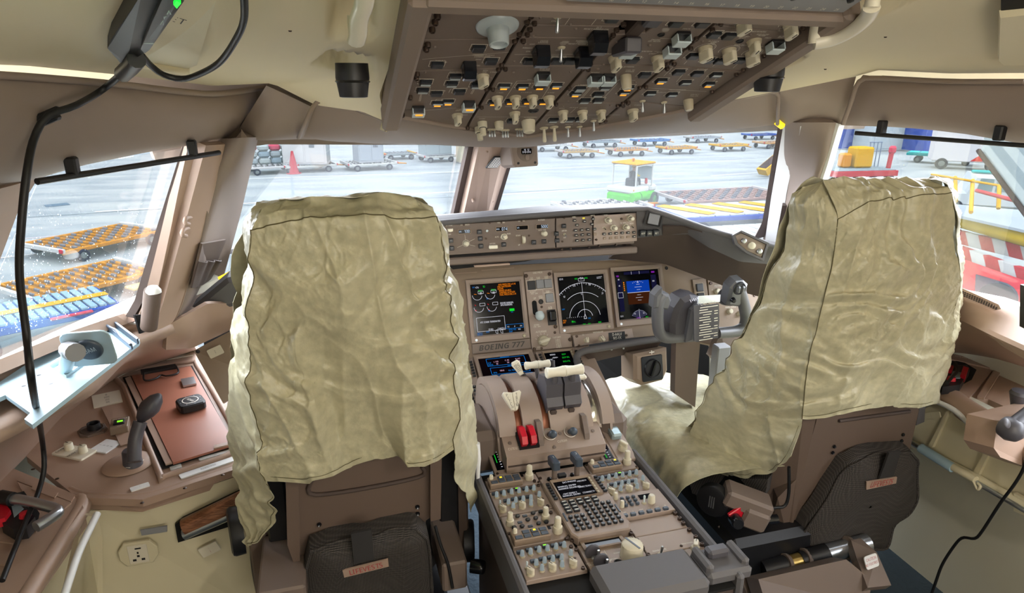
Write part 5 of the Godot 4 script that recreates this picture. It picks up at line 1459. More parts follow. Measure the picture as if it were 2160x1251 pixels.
# ---------------------------------------------------------------- thrust lever stand
func throttle_stand() -> void:
	var t := thing("thrust_lever_stand","brown thrust lever stand with curved top, ivory grips and red cutout guards","control stand", at(v3(.062,.642,-1.6)))
	var o := t.position
	var prof := pts3([v3(0,.715,-1.558),v3(0,.745,-1.572),v3(0,.772,-1.598),v3(0,.788,-1.638),v3(0,.795,-1.68),v3(0,.782,-1.75),v3(0,.745,-1.80),v3(0,.66,-1.82)])
	var smooth_prof := curve(prof,24)
	# lower box with the sloped fuel control face
	var b := MB.new()
	b.T = Transform3D(Basis(v3(0,0,-1),v3(0,1,0),v3(1,0,0)),Vector3.ZERO)
	b.prism(pts2([v2(-.112,.0),v2(-.112,.048),v2(-.02,.098),v2(.1,.1),v2(.2,.03),v2(.2,.0)]),-.14,.14,.004)
	put("base", b.mesh(),"pedestal_face", t)
	b = MB.new()
	b.box(v3(.0,.022,.114),v3(.272,.003,.004))
	put("joint_line", b.mesh(),"shield_dark", t)
	# curved hood in strips, leaving slots for the levers
	for s in [[-.145,-.098,.0,"hood_cheek"], [-.078,-.022,.0,"hood_strip"], [-.002,.122,-.004,"hood_strip"], [.15,.185,-.002,"flap_scale"]]:
		b = MB.new()
		var rows := []
		for p in smooth_prof:
			var shrink: float = s[2]
			rows.append(pts3([v3(s[0], p.y - .642 + shrink, p.z + 1.6),v3(s[1], p.y - .642 + shrink, p.z + 1.6)]))
		b.sheet(rows,.02, true)
		var m := put(s[3], b.mesh(),"pedestal_face", t)
		if s[3] == "flap_scale":
			b = MB.new()
			var k := 0
			for q in [[.745,"30"], [.62,"25"], [.50,"20"], [.36,"15"], [.22,"5"], [.12,"1"]]:
				var i := int((1.0 - q[0]) * 0 + q[0] * 0)
				var idx := 2 + int(10.0 * (.745 - q[0]) / .625)
				var p := smooth_prof[idx]
				var d := (smooth_prof[idx + 1] - smooth_prof[idx - 1]).normalized()
				var nrm := v3(1,0,0).cross(d).normalized()
				b.T = Transform3D(Basis(v3(1,0,0), d, nrm),v3(.1675, p.y - .642, p.z + 1.6) + nrm * .0015)
				write_on(b,"-" + q[1],.0085,Vector3.ZERO)
				k += 1
			put("lettering", b.mesh(),"lettering", m)
	for s in [-1.0,1.0]:
		b = MB.new()
		var cheek := PackedVector2Array()
		for p in smooth_prof:
			cheek.append(v2(-(p.z + 1.6), p.y - .642 - .002))
		cheek.append(v2(.2,.0))
		cheek.append(v2(-.07,.0))
		b.T = Transform3D(Basis(v3(0,0,-1),v3(0,1,0),v3(1,0,0)),Vector3.ZERO)
		b.prism(cheek, s * .143 - .004, s * .143 + .004,.002)
		put("side_cheek", b.mesh(),"pedestal_face", t, at(v3(.0 if s < 0 else .04,0,0)))
	for s in [[-.088,.02,"bronze","trim_track"], [-.012,.02,"bronze","speed_brake_track"], [.136,.026,"chrome","flap_track"]]:
		b = MB.new()
		var rows := []
		for p in smooth_prof:
			rows.append(pts3([v3(s[0] - s[1] * .5, p.y - .654, p.z + 1.604),v3(s[0] - s[1] * .1, p.y - .648, p.z + 1.602),v3(s[0] + s[1] * .1, p.y - .648, p.z + 1.602),v3(s[0] + s[1] * .5, p.y - .654, p.z + 1.604)]))
		b.sheet(rows,.01, true)
		put(s[3], b.mesh(), s[2], t)
	# detent teeth along the flap track
	for i in range(2,16,2):
		b = MB.new()
		b.box(Vector3.ZERO,v3(.016,.006,.01),.002)
		put("detent", b.mesh(),"steel", t, at(v3(.136, smooth_prof[i].y - .645, smooth_prof[i].z + 1.6)))
	# thrust levers
	for s in [[.0,"left"], [.052,"right"]]:
		var x: float = .018 + s[0]
		b = MB.new()
		b.T = Transform3D(Basis(v3(0,0,-1),v3(0,1,0),v3(1,0,0)),v3(x,.012,.035))
		b.prism(pts2([v2(.012,.098),v2(.07,.085),v2(.1,.115),v2(.08,.19),v2(.03,.205),v2(.006,.188),v2(.006,.15),v2(-.006,.128)]),-.0248,.0248,.004)
		var lv := put("thrust_lever", b.mesh(),"lever_grey", t)
		b = MB.new()
		b.T = Transform3D(Basis(v3(0,0,-1),v3(0,1,0),v3(1,0,0)),v3(x,.236,.026))
		b.lathe([v2(0,-.0265),v2(.013,-.0265),v2(.0155,-.024),v2(.0135,-.012),v2(.0125,.0),v2(.0135,.012),v2(.0155,.024),v2(.013,.0265),v2(0,.0265)],24)
		put("grip", b.mesh(),"ivory", lv)
		b = MB.new()
		b.box(v3(x,.214,.018),v3(.018,.044,.018),.004)
		put("neck", b.mesh(),"lever_grey", lv)
		b = MB.new()
		b.tube(pts3([v3(x - .012,.17,-.085),v3(x - .014,.20,-.10),v3(x - .014,.212,-.102)]),.006,8)
		var rv := put("reverse_lever", b.mesh(),"lever_grey", lv)
		b = MB.new()
		b.T = Transform3D(Basis(v3(0,0,-1),v3(0,1,0),v3(1,0,0)),v3(x - .028 - s[0] * .3,.205,-.1))
		b.lathe([v2(0,-.02),v2(.010,-.019),v2(.012,-.016),v2(.0095,.0),v2(.012,.016),v2(.010,.019),v2(0,.02)],20)
		put("grip", b.mesh(),"ivory", rv)
		b = MB.new()
		b.box(v3(x - .006,.112,.03),v3(.02,.03,.02),.003)
		put("foot", b.mesh(),"shield_dark", lv)
	b = MB.new()
	b.box(v3(.112,.186,-.03),v3(.036,.014,.026),.005)
	put("palm_switch", b.mesh(),"ivory", t)
	# speed brake lever
	b = MB.new()
	b.tube(pts3([v3(-.012,.12,-.12),v3(-.018,.155,-.115),v3(-.03,.175,-.115)]),.006,8)
	var sb := put("speed_brake_lever", b.mesh(),"lever_grey", t)
	b = MB.new()
	b.prism(pts2([v2(-.006,-.018),v2(.006,-.018),v2(.013,.018),v2(.009,.026),v2(-.009,.026),v2(-.013,.018)]),-.009,.009,.003)
	var kn := put("grip", b.mesh(),"ivory", sb, Transform3D(Basis(v3(0,0,1),.45) * Basis(Vector3.RIGHT,-.4),v3(-.043,.19,-.115)))
	b = MB.new()
	write_on(b,"SPEED",.0075,v3(-.026 + .026,.004,.0),-1.2)
	b = MB.new()
	b.T = Transform3D(Basis(v3(0,0,1),.45) * Basis(Vector3.RIGHT,-.4),v3(-.043,.19,-.115))
	write_on(b,"SPEED",.007,v3(.004,.005,.0096),-1.45)
	write_on(b,"BRAKE",.007,v3(-.004,.005,.0096),-1.45)
	put("lettering", b.mesh(),"dark_lettering", sb)
	# alternate pitch trim levers
	for s in [-1.0,1.0]:
		b = MB.new()
		b.prism(pts2([v2(.001,-.030),v2(s * .008,-.028),v2(s * .026,.018),v2(s * .022,.024),v2(.001,.02)]),-.008,.008,.002)
		var w := Transform3D(Basis(Vector3.RIGHT,-.75),v3(-.148 + .06 - .008 + s * .0005,.158,.008))
		var l := put("pitch_trim_lever", b.mesh(),"ivory", t, w)
		b = MB.new()
		for i in 5:
			if s < 0:
				write_on(b,"PITCH"[i],.0075,v3(-.015 + i * .0025,.013 - i * .0085,.0086))
			elif i < 4:
				write_on(b,"TRIM"[i],.0085,v3(.011 - i * .001,.012 - i * .0095,.0086))
		put("lettering", b.mesh(),"dark_lettering", l)
	# fuel control face: its own frame
	var fx := frame(v3(0,.048,.112) + v3(0,.001,.001),v3(1,0,0),v3(0,.05,-.092))
	b = MB.new()
	b.box(v3(-.074,.047,.004),v3(.055,.06,.008))
	put("cutout_recess", b.mesh(),"void", t, fx)
	for x in [-.088,-.063]:
		b = MB.new()
		b.prism(pts2([v2(.0,.0),v2(.05,.0),v2(.056,.014),v2(.044,.026),v2(.012,.03),v2(-.004,.018)]),-.008,.008,.002)
		put("cutout_guard", b.mesh(),"red", t, fx * Transform3D(Basis(v3(0,1,0),v3(0,0,1),v3(1,0,0)),v3(x,.022,.006)))
	for x in [-.008,.05]:
		b = MB.new()
		b.lathe([v2(0,.002),v2(.014,.002),v2(.0155,.004),v2(.017,.003),v2(.018,0)],28)
		var fc := put("fuel_control_switch", b.mesh(),"pedestal_face", t, fx * at(v3(x,.05,0)))
		b = MB.new()
		b.T = Transform3D(Basis(Vector3.RIGHT,.5),Vector3.ZERO)
		b.lathe([v2(0,.038),v2(.007,.037),v2(.0105,.033),v2(.0115,.027),v2(.010,.02),v2(.008,.016),v2(.008,.0)],20)
		put("bat", b.mesh(),"key_blue", fc)
		b = MB.new()
		b.lathe([v2(.0165,.0042),v2(.0178,.0035)],28)
		put("ring", b.mesh(),"lettering", fc)
	for x in [-.038,.092]:
		b = MB.new()
		b.T = Transform3D(Basis(v3(0,1,0),v3(0,0,1),v3(1,0,0)),v3(x,.02,0))
		b.prism(pts2([v2(.0,.0),v2(.06,.0),v2(.072,.022),v2(.055,.034),v2(.012,.012)]),-.008,.008,.003)
		put("guard_bracket", b.mesh(),"panel", t, fx)
	b = MB.new()
	b.T = fx
	for w in [["FUEL CONTROL",v2(.02,.093)], ["L",v2(-.018,.09)], ["R",v2(.06,.09)], ["RUN",v2(.021,.072)], ["CUTOFF",v2(.021,.026)], ["C  STAB  R",v2(-.074,.084)], ["NORM",v2(-.113,.065)], ["CUTOUT",v2(-.116,.024)]]:
		write_on(b, w[0],.0066,v3(w[1].x, w[1].y,.0006))
	put("lettering", b.mesh(),"lettering", t)
	for p in [v2(-.122,.042),v2(-.006,.012),v2(.021,.05),v2(.115,.045)]:
		b = MB.new()
		b.lathe([v2(0,.001),v2(.0042,.001),v2(.005,0)],12)
		put("screw", b.mesh(),"panel", t, fx * at(v3(p.x, p.y,0)))
	# side annunciator panels beside the stand
	for q in [[v3(-.087,.655,-1.553),"dark trim indicator strip left of the thrust lever stand","trim_indicator"], [v3(.207,.655,-1.499),"dark trim indicator strip right of the thrust lever stand","trim_indicator"]]:
		var g := thing(q[2], q[1],"indicator", frame(v3(q[0].x,.65, q[0].z),v3(1,0,-.02),v3(0,.25,-1)))
		b = MB.new()
		b.box(Vector3.ZERO,v3(.044,.125,.012),.002)
		put("frame", b.mesh(),"pedestal_face", g)
		b = MB.new()
		b.box(v3(0,0,.006),v3(.026,.092,.002))
		put("glass", b.mesh(),"screen_glass", g)
		b = MB.new()
		b.tint(WHITE)
		for i in 9:
			b.box(v3(.003,.036 - i * .009,.0073),v3(.004,.0015,.0003))
		b.tint(GREEN)
		b.box(v3(-.006,-.005,.0073),v3(.0015,.03,.0003))
		put("scale_marks", b.mesh(),"ink", g)
		for p in [v2(-.015,.056),v2(.015,.056),v2(-.015,-.056),v2(.015,-.056)]:
			b = MB.new()
			b.lathe([v2(0,.002),v2(.003,.002),v2(.004,0)],10)
			put("screw", b.mesh(),"screw", g, at(v3(p.x, p.y,.006)))
	var g := thing("alternate_flaps_panel","brown panel with a blue-grey guarded switch, right of the thrust lever stand","control panel", frame(v3(.254,.66,-1.529),v3(1,0,-.02),v3(0,.25,-1)))
	b = MB.new()
	b.box(Vector3.ZERO,v3(.056,.14,.012),.002)
	put("faceplate", b.mesh(),"pedestal_face", g)
	b = MB.new()
	b.box(v3(0,.025,.016),v3(.03,.04,.022),.005)
	put("guarded_switch", b.mesh(),"blue_pale", g)
	b = MB.new()
	b.lathe([v2(0,.016),v2(.010,.015),v2(.013,.010),v2(.014,0)],20)
	var kb := put("knob", b.mesh(),"knob", g, at(v3(.002,-.028,.006)))
	b = MB.new()
	b.prism(round_rect(.011,.024,.004),.0,.014,.002)
	put("grip", b.mesh(),"knob", kb, Transform3D(Basis(v3(0,0,1),.6),v3(0,0,.012)))
	b = MB.new()
	write_on(b,"ALTN FLAPS",.006,v3(0,.058,.0065))
	put("lettering", b.mesh(),"lettering", g)
	for s in [[v3(.325,.66,-1.593),"right",.24], [v3(-.088,.66,-1.647),"left",-.14]]:
		g = thing("side_hump","smooth brown rounded housing on the %s of the thrust lever stand" % s[1],"housing", at(v3(.062 + (.20 if s[1] == "right" else -.18),.6,-1.66)))
		b = MB.new()
		b.box(v3(0,.06,.0),v3(.085,.13,.2),.02)
		put("housing", b.mesh(),"panel", g)
	t = single("white_lever", cached("wlev", func(w):
		w.tube(pts3([v3(0,-.03,0),v3(0,.02,0),v3(0,.04,-.002),v3(-.004,.085,-.006)]),.004,8,1.0,.011)),"placard_white","small white paddle lever left of the trim indicator strip, beside the left seat cover","lever", at(v3(-.159,.668,-1.47)))

# ---------------------------------------------------------------- control yoke, footwell and trim housing
func yoke_and_footwell() -> void:
	var o: Vector3 = v3(.585,.85,-1.75)
	var t := thing("control_yoke","grey two-horned control yoke with a printed checklist plate on its hub","control yoke", at(o))
	var b := MB.new()
	b.T = at(-o)
	b.tube(curve(pts3([v3(.603,.864,-1.75),v3(.56,.865,-1.75),v3(.515,.866,-1.75),v3(.491,.875,-1.75),v3(.478,.894,-1.75),v3(.471,.929,-1.75),v3(.469,.964,-1.75),v3(.472,.995,-1.75),v3(.481,1.011,-1.75)]),36),.021,14,.85)
	b.tube(curve(pts3([v3(.686,.865,-1.75),v3(.73,.864,-1.75),v3(.76,.866,-1.75),v3(.781,.877,-1.75),v3(.786,.9,-1.75),v3(.778,.933,-1.75),v3(.763,.971,-1.75),v3(.749,1.003,-1.75),v3(.735,1.02,-1.75)]),36),.021,14,.85)
	var hn := put("horns", b.mesh(),"yoke", t)
	b = MB.new()
	b.T = frame(v3(.477,1.003,-1.75) - o,v3(1,0,0),v3(0,1,0))
	b.prism(pts2([v2(-.03,-.03),v2(.02,-.04),v2(.028,-.01),v2(.018,.012),v2(-.001,.014),v2(-.006,.034),v2(-.016,.026),v2(-.03,.01)]),-.02,.018,.007)
	put("thumb_rest", b.mesh(),"yoke", t)
	b = MB.new()
	b.T = frame(v3(.734,1.009,-1.75) - o,v3(1,0,0),v3(0,1,.2))
	b.prism(pts2([v2(-.03,-.05),v2(.02,-.06),v2(.034,-.02),v2(.03,.02),v2(.01,.036),v2(-.016,.034),v2(-.032,.012)]),-.025,.02,.009)
	put("grip_head", b.mesh(),"yoke", t)
	b = MB.new()
	b.lathe([v2(.016,.0),v2(.019,.003),v2(.021,.002),v2(.022,-.004)],24)
	var tr := put("trim_switch_rim", b.mesh(),"black", t, frame(v3(.732,1.016,-1.75) - o + v3(0,0,.022),v3(1,0,0),v3(0,1,.2)))
	for s in [-1.0,1.0]:
		b = MB.new()
		b.box(v3(s * .0075,.0,.005),v3(.0125,.024,.014),.004)
		put("trim_switch", b.mesh(),"yoke", tr)
	b = MB.new()
	b.lathe([v2(0,.012),v2(.006,.011),v2(.008,.006),v2(.009,0)],16)
	put("disconnect_button", b.mesh(),"black_gloss", t, frame(v3(.713,.981,-1.75) - o + v3(0,0,.02),v3(1,0,0),v3(0,1,.2)))
	b = MB.new()
	b.tube(curve(pts3([v3(.745,.976,-1.78),v3(.733,.98,-1.8),v3(.722,.967,-1.8),v3(.724,.959,-1.79),v3(.741,.961,-1.77)]),20),.016,10)
	b.T = at(-o)
	put("rear_grip", b.mesh(),"lever_grey", t, at(-o))
	# hub
	b = MB.new()
	b.T = frame(v3(.574,.933,-1.75) - o,v3(1,0,0),v3(0,1,0))
	b.prism(pts2([v2(-.055,-.085),v2(.03,-.085),v2(.05,-.02),v2(.05,.035),v2(.03,.062),v2(.0,.07),v2(-.03,.06),v2(-.05,.03),v2(-.06,-.02)]),-.06,.012,.014)
	put("hub", b.mesh(),"lever_grey", t)
	b = MB.new()
	b.T = frame(v3(.587,.927,-1.75) - o + v3(0,0,.02),v3(1,0,0),v3(0,1,0))
	b.prism(pts2([v2(-.03,-.07),v2(.02,-.07),v2(.02,.04),v2(.0,.055),v2(-.02,.035)]),-.03,.02,.012)
	put("hub_nose", b.mesh(),"yoke", t)
	b = MB.new()
	b.T = frame(v3(.586,.986,-1.75) - o + v3(0,0,.01),v3(1,.25,0),v3(-.2,1,-.8))
	b.tint(WHITE)
	for i in 7:
		b.box(v3(-.018 + i * .006,0,.012),v3(.0016,.009 if i % 2 == 0 else .005,.0005))
	put("index_marks", b.mesh(),"ink", t)
	# checklist plate and its clip
	b = MB.new()
	b.slab(pts3([v3(.575,1.014,-1.7),v3(.648,1.012,-1.7),v3(.642,.993,-1.69),v3(.568,.993,-1.69)]),.006,v3(0,.3,1))
	b.T = at(-o)
	put("clip", b.mesh(),"steel", t, at(-o))
	b = MB.new()
	b.slab(pts3([v3(.554,.988,-1.69),v3(.639,.987,-1.69),v3(.644,.936,-1.685),v3(.642,.88,-1.68),v3(.57,.873,-1.68),v3(.561,.878,-1.68)]),.004,v3(0,.1,1))
	var plate := put("checklist_plate", b.mesh(),"lever_grey", t, at(-o))
	var fx := frame(v3(.596,.938,-1.679),v3(.075,.004,0),v3(-.03,1,-.08))
	b = MB.new()
	b.T = fx
	write_on(b,"CHECKLIST",.009,v3(.004,.057,.003))
	var r := RandomNumberGenerator.new()
	r.seed = 4
	for i in 14:
		var wdt := r.randf_range(.02,.05)
		b.box(v3(-.026 + wdt * .5 if i % 3 else .0,.046 - i * .0078,.0028),v3(wdt,.0022,.0004))
		if i % 3 != 1:
			b.box(v3(.03,.046 - i * .0078,.0028),v3(.012,.0022,.0004))
	put("lettering", b.mesh(),"lettering", plate)
	# column
	b = MB.new()
	b.slab(pts3([v3(.551,.873,-1.77),v3(.639,.867,-1.77),v3(.64,.603,-1.76),v3(.56,.663,-1.76)]),.03,v3(0,.1,1))
	put("column", b.mesh(),"seat_shell", t, at(-o))
	# trim housing under the panel
	t = thing("trim_housing","small brown box with a black round selector, hanging under the right of the main panel","control box", frame(v3(.557,.692,-1.93),v3(1,0,-.1),v3(0,1,-.25)))
	b = MB.new()
	b.prism(pts2([v2(-.06,.045),v2(.075,.05),v2(.072,-.03),v2(.05,-.062),v2(-.035,-.068),v2(-.065,-.045)]),-.09,.0,.01)
	put("housing", b.mesh(),"panel_pale", t)
	b = MB.new()
	b.prism(round_rect(.084,.088,.006),-.01,.004,.002)
	put("dial_plate", b.mesh(),"key", t, at(v3(.006,-.012,.0)))
	b = MB.new()
	b.lathe([v2(0,.002),v2(.028,.002),v2(.031,.005),v2(.034,.0)],32)
	var d := put("dial", b.mesh(),"black", t, at(v3(.006,-.012,.004)))
	b = MB.new()
	b.box(v3(0,0,.008),v3(.008,.058,.012),.003)
	put("selector_bar", b.mesh(),"black_gloss", d, Transform3D(Basis(v3(0,0,1),-.45),Vector3.ZERO))
	b = MB.new()
	b.box(v3(.006,.044,.004),v3(.02,.003,.002))
	b.box(v3(.006,.044,.004),v3(.002,.014,.002))
	put("index_mark", b.mesh(),"lettering", t)
	# dark edge under the panel and the rail beside the forward stand
	t = thing("knee_edge","dark grey rolled edge running under the right main panel and down beside the forward stand","trim strip")
	b = MB.new()
	b.tube(curve(pts3([v3(.617,.774,-1.96),v3(.509,.769,-1.96),v3(.369,.761,-1.96),v3(.31,.759,-1.95),v3(.283,.745,-1.93),v3(.284,.719,-1.88),v3(.294,.69,-1.83),v3(.312,.668,-1.79)]),40),.012,10)
	put("rolled_edge", b.mesh(),"shield", t)
	b = MB.new()
	flat_patch(b, [pts3([v3(.62,.767,-1.965),v3(.476,.764,-1.965),v3(.319,.753,-1.955)]), pts3([v3(.606,.711,-2),v3(.478,.707,-2),v3(.354,.702,-1.98)])],12,4,v3(.2,.6,0),.006)
	put("under_band", b.mesh(),"shield_dark", t)
	for p in pts3([v3(.329,.755,-1.955),v3(.378,.751,-1.965),v3(.424,.75,-1.965),v3(.471,.747,-1.97)]):
		b = MB.new()
		b.lathe([v2(0,.004),v2(.003,.003),v2(.004,0)],10)
		put("screw", b.mesh(),"cap_pale", t, at(p))
	# footwell walls and rudder pedal shapes in the dark
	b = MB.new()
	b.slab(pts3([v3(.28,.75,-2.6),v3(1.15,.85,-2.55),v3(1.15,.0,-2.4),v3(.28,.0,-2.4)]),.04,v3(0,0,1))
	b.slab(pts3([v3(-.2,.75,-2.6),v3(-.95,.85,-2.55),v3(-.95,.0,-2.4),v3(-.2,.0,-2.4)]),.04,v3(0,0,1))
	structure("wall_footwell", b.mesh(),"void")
	b = MB.new()
	b.slab(pts3([v3(.835,.78,-1.95),v3(1.058,.741,-1.9),v3(1.049,.559,-1.85),v3(.859,.634,-1.9),v3(.807,.692,-1.95)]),.05,v3(-.3,0,1))
	single("knee_bolster", b.mesh(),"panel","brown knee bolster below the outboard right panel, behind the yoke","bolster")
	b = MB.new()
	b.box(Vector3.ZERO,v3(.05,.22,.04),.004)
	single("kick_plate", b.mesh(),"key_grey","grey upright plate in the footwell right of the yoke column","plate", at(v3(.776,.666,-1.85)))

# ---------------------------------------------------------------- covered pilot seats
func crumple(p: Vector3, amp: float) -> float:
	var q := v3(p.x * 5.0, p.y * 2.3, p.z * 5.0)
	var w := v3(broad.get_noise_3d(p.x * 3.0, p.y * 3.0, p.z * 3.0), broad.get_noise_3d(p.y * 3.0 + 9.0, p.x * 3.0,4.0),.0) * 1.6
	q += w
	var a := broad.get_noise_3d(q.x, q.y, q.z)
	var m := 1.0 - absf(wrinkle.get_noise_3d(q.x * 2.3 + 7.0, q.y * 2.0, q.z * 2.3))
	var s := 1.0 - absf(wrinkle.get_noise_3d(p.x * 24.0 + p.y * 9.0, p.y * 17.0 - p.x * 6.0, p.z * 22.0))
	var f := 1.0 - absf(wrinkle.get_noise_3d(p.x * 62.0 - p.y * 18.0, p.y * 52.0 + 3.0, p.z * 60.0))
	var part := smoothstep(-.3,.4, broad.get_noise_3d(p.x * 4.0 + 3.0, p.y * 3.0, p.z * 4.0 + 8.0))
	var fold := pow(1.0 - absf(broad.get_noise_3d(p.x * 7.0 + p.y * 1.5, p.y * 1.7 - p.x, p.z * 7.0 + 5.0)),4.0)
	var crease := pow(1.0 - absf(wrinkle.get_noise_3d(p.x * 13.0 - p.y * 5.0, p.y * 6.0 + p.x * 3.0, p.z * 13.0)),7.0)
	return amp * (a * .012 + (fold - .4) * .009 + (m * m - .5) * .002 + (crease - .2) * .0045 * part + (s * s * s - .4) * .0022 * part + (f * f - .5) * .001 * (.3 + part))


func cloth_sheet(b: MB, guides: Array, nu: int, nv: int, axis: Vector3, amp: float, toward: Vector3) -> void:
	var P := loft(guides, nu, nv)
	for row in P:
		for j in row.size():
			var p: Vector3 = row[j]
			var d := v3(p.x - axis.x,.15, p.z - axis.z).normalized()
			row[j] = p + d * crumple(p, amp)
	var mid: Vector3 = P[nv / 2][nu / 2]
	var n := (P[nv / 2][nu / 2 + 1] - P[nv / 2][nu / 2 - 1] as Vector3).cross(P[nv / 2 + 1][nu / 2] - P[nv / 2 - 1][nu / 2])
	b.sheet(P,.0012, n.dot(toward) < .0)


func seam_on(parent: Node, pts: PackedVector3Array, axis: Vector3, amp: float, lift := .0008, r := .0011) -> void:
	var c := curve(pts,60)
	for i in c.size():
		var d := v3(c[i].x - axis.x,.15, c[i].z - axis.z).normalized()
		c[i] += d * (crumple(c[i], amp) + lift)
	var b := MB.new()
	b.tube(c, r,5)
	put("seam", b.mesh(),"seam", parent)


func seats() -> void:
	# ---- left cover
	var ax := v3(-.44,0,-1.42)
	var t := thing("seat_cover","crumpled beige dust cover over the left seat, its rear face square to the camera","seat cover")
	var b := MB.new()
	var ridge: PackedVector3Array = pts3([v3(-.562,1.426,-1.256),v3(-.509,1.427,-1.255),v3(-.453,1.427,-1.256),v3(-.386,1.425,-1.256),v3(-.333,1.422,-1.256)])
	var top_seam: PackedVector3Array = pts3([v3(-.603,1.379,-1.209),v3(-.535,1.392,-1.206),v3(-.456,1.398,-1.205),v3(-.375,1.395,-1.206),v3(-.295,1.387,-1.207)])
	var rows := [ridge, pts3([v3(-.581,1.407,-1.226),v3(-.518,1.411,-1.225),v3(-.454,1.415,-1.225),v3(-.381,1.412,-1.225),v3(-.313,1.409,-1.226)]), top_seam, pts3([v3(-.614,1.317,-1.219),v3(-.542,1.315,-1.208),v3(-.455,1.314,-1.19),v3(-.363,1.303,-1.207),v3(-.275,1.293,-1.223)]), pts3([v3(-.629,1.226,-1.235),v3(-.551,1.222,-1.225),v3(-.456,1.223,-1.2),v3(-.366,1.209,-1.218),v3(-.264,1.192,-1.24)]), pts3([v3(-.643,1.129,-1.251),v3(-.559,1.13,-1.226),v3(-.51,1.105,-1.25),v3(-.44,1.103,-1.236),v3(-.36,1.103,-1.226),v3(-.255,1.083,-1.259)]), pts3([v3(-.648,1.001,-1.273),v3(-.58,.996,-1.244),v3(-.527,1.002,-1.238),v3(-.498,.966,-1.279),v3(-.418,.951,-1.286),v3(-.364,.977,-1.242),v3(-.315,.961,-1.25),v3(-.248,.946,-1.282)]), pts3([v3(-.643,.839,-1.3),v3(-.559,.838,-1.271),v3(-.507,.848,-1.269),v3(-.467,.837,-1.313),v3(-.373,.85,-1.311),v3(-.355,.847,-1.264),v3(-.324,.836,-1.271),v3(-.282,.837,-1.291),v3(-.245,.856,-1.298)])]
	cloth_sheet(b, rows,150,170, ax,1.0,v3(0,0,1))
	cloth_sheet(b, [pts3([v3(-.563,1.423,-1.276),v3(-.562,1.426,-1.256)]), pts3([v3(-.632,1.377,-1.319),v3(-.603,1.379,-1.209)]), pts3([v3(-.637,1.282,-1.353),v3(-.614,1.317,-1.219)]), pts3([v3(-.67,1.176,-1.391),v3(-.629,1.226,-1.235)]), pts3([v3(-.702,1.058,-1.434),v3(-.643,1.129,-1.251)]), pts3([v3(-.725,.897,-1.492),v3(-.648,1.001,-1.273)]), pts3([v3(-.726,.761,-1.454),v3(-.681,.797,-1.378),v3(-.643,.841,-1.3)]), pts3([v3(-.732,.671,-1.449),v3(-.686,.683,-1.407),v3(-.644,.701,-1.374)]), pts3([v3(-.726,.593,-1.452),v3(-.709,.583,-1.434),v3(-.679,.625,-1.397)])],36,150, ax,1.0,v3(-1,0,.4))
	cloth_sheet(b, [pts3([v3(-.333,1.422,-1.256),v3(-.33,1.419,-1.277)]), pts3([v3(-.295,1.387,-1.207),v3(-.274,1.365,-1.323)]), pts3([v3(-.275,1.293,-1.223),v3(-.239,1.253,-1.364)]), pts3([v3(-.264,1.192,-1.24),v3(-.207,1.129,-1.408)]), pts3([v3(-.255,1.083,-1.259),v3(-.182,.99,-1.458)]), pts3([v3(-.248,.946,-1.282),v3(-.156,.816,-1.521)]), pts3([v3(-.245,.856,-1.298),v3(-.167,.731,-1.459)]), pts3([v3(-.238,.774,-1.341),v3(-.17,.653,-1.452)]), pts3([v3(-.202,.632,-1.406),v3(-.176,.579,-1.445)])],36,150, ax,1.0,v3(1,0,.4))
	# top and front
	cloth_sheet(b, [ridge, pts3([v3(-.567,1.412,-1.323),v3(-.511,1.413,-1.323),v3(-.451,1.413,-1.323),v3(-.381,1.411,-1.323),v3(-.325,1.408,-1.324)]), pts3([v3(-.639,1.359,-1.386),v3(-.547,1.335,-1.434),v3(-.453,1.33,-1.436),v3(-.355,1.324,-1.438),v3(-.264,1.345,-1.391)]), pts3([v3(-.718,1.01,-1.551),v3(-.473,.959,-1.61),v3(-.157,.937,-1.577)]), pts3([v3(-.766,.598,-1.719),v3(-.497,.514,-1.78),v3(-.105,.473,-1.764)])],40,60, ax,.6,v3(0,.3,-1))
	put("cloth", b.mesh(),"canvas", t)
	seam_on(t, top_seam, ax,1.0)
	seam_on(t, pts3([v3(-.603,1.38,-1.208),v3(-.614,1.317,-1.218),v3(-.629,1.226,-1.234),v3(-.643,1.129,-1.25),v3(-.648,1.001,-1.272),v3(-.643,.84,-1.299)]), ax,1.0)
	seam_on(t, pts3([v3(-.295,1.387,-1.206),v3(-.275,1.293,-1.222),v3(-.264,1.192,-1.239),v3(-.255,1.083,-1.258),v3(-.248,.947,-1.281),v3(-.246,.857,-1.296)]), ax,1.0)
	seam_on(t, pts3([v3(-.639,.851,-1.298),v3(-.558,.851,-1.267),v3(-.506,.861,-1.266),v3(-.466,.852,-1.307),v3(-.373,.865,-1.305),v3(-.354,.86,-1.262),v3(-.324,.849,-1.269),v3(-.282,.85,-1.289),v3(-.248,.867,-1.296)]), ax,1.0,.001,.0007)
	seam_on(t, pts3([v3(-.64,.83,-1.302),v3(-.65,.703,-1.376),v3(-.68,.634,-1.395),v3(-.707,.595,-1.43)]), ax,1.0,.001,.0007)
	# ---- right cover, seen from its left rear
	ax = v3(.78,0,-1.42)
	t = thing("seat_cover","crumpled beige dust cover over the right seat, its long left side turned to the camera","seat cover")
	b = MB.new()
	ridge = pts3([v3(.578,1.419,-1.262),v3(.646,1.419,-1.262),v3(.723,1.42,-1.262),v3(.797,1.418,-1.262),v3(.863,1.412,-1.263)])
	top_seam = pts3([v3(.592,1.342,-1.215),v3(.659,1.374,-1.21),v3(.719,1.382,-1.208),v3(.795,1.385,-1.208),v3(.884,1.391,-1.207)])
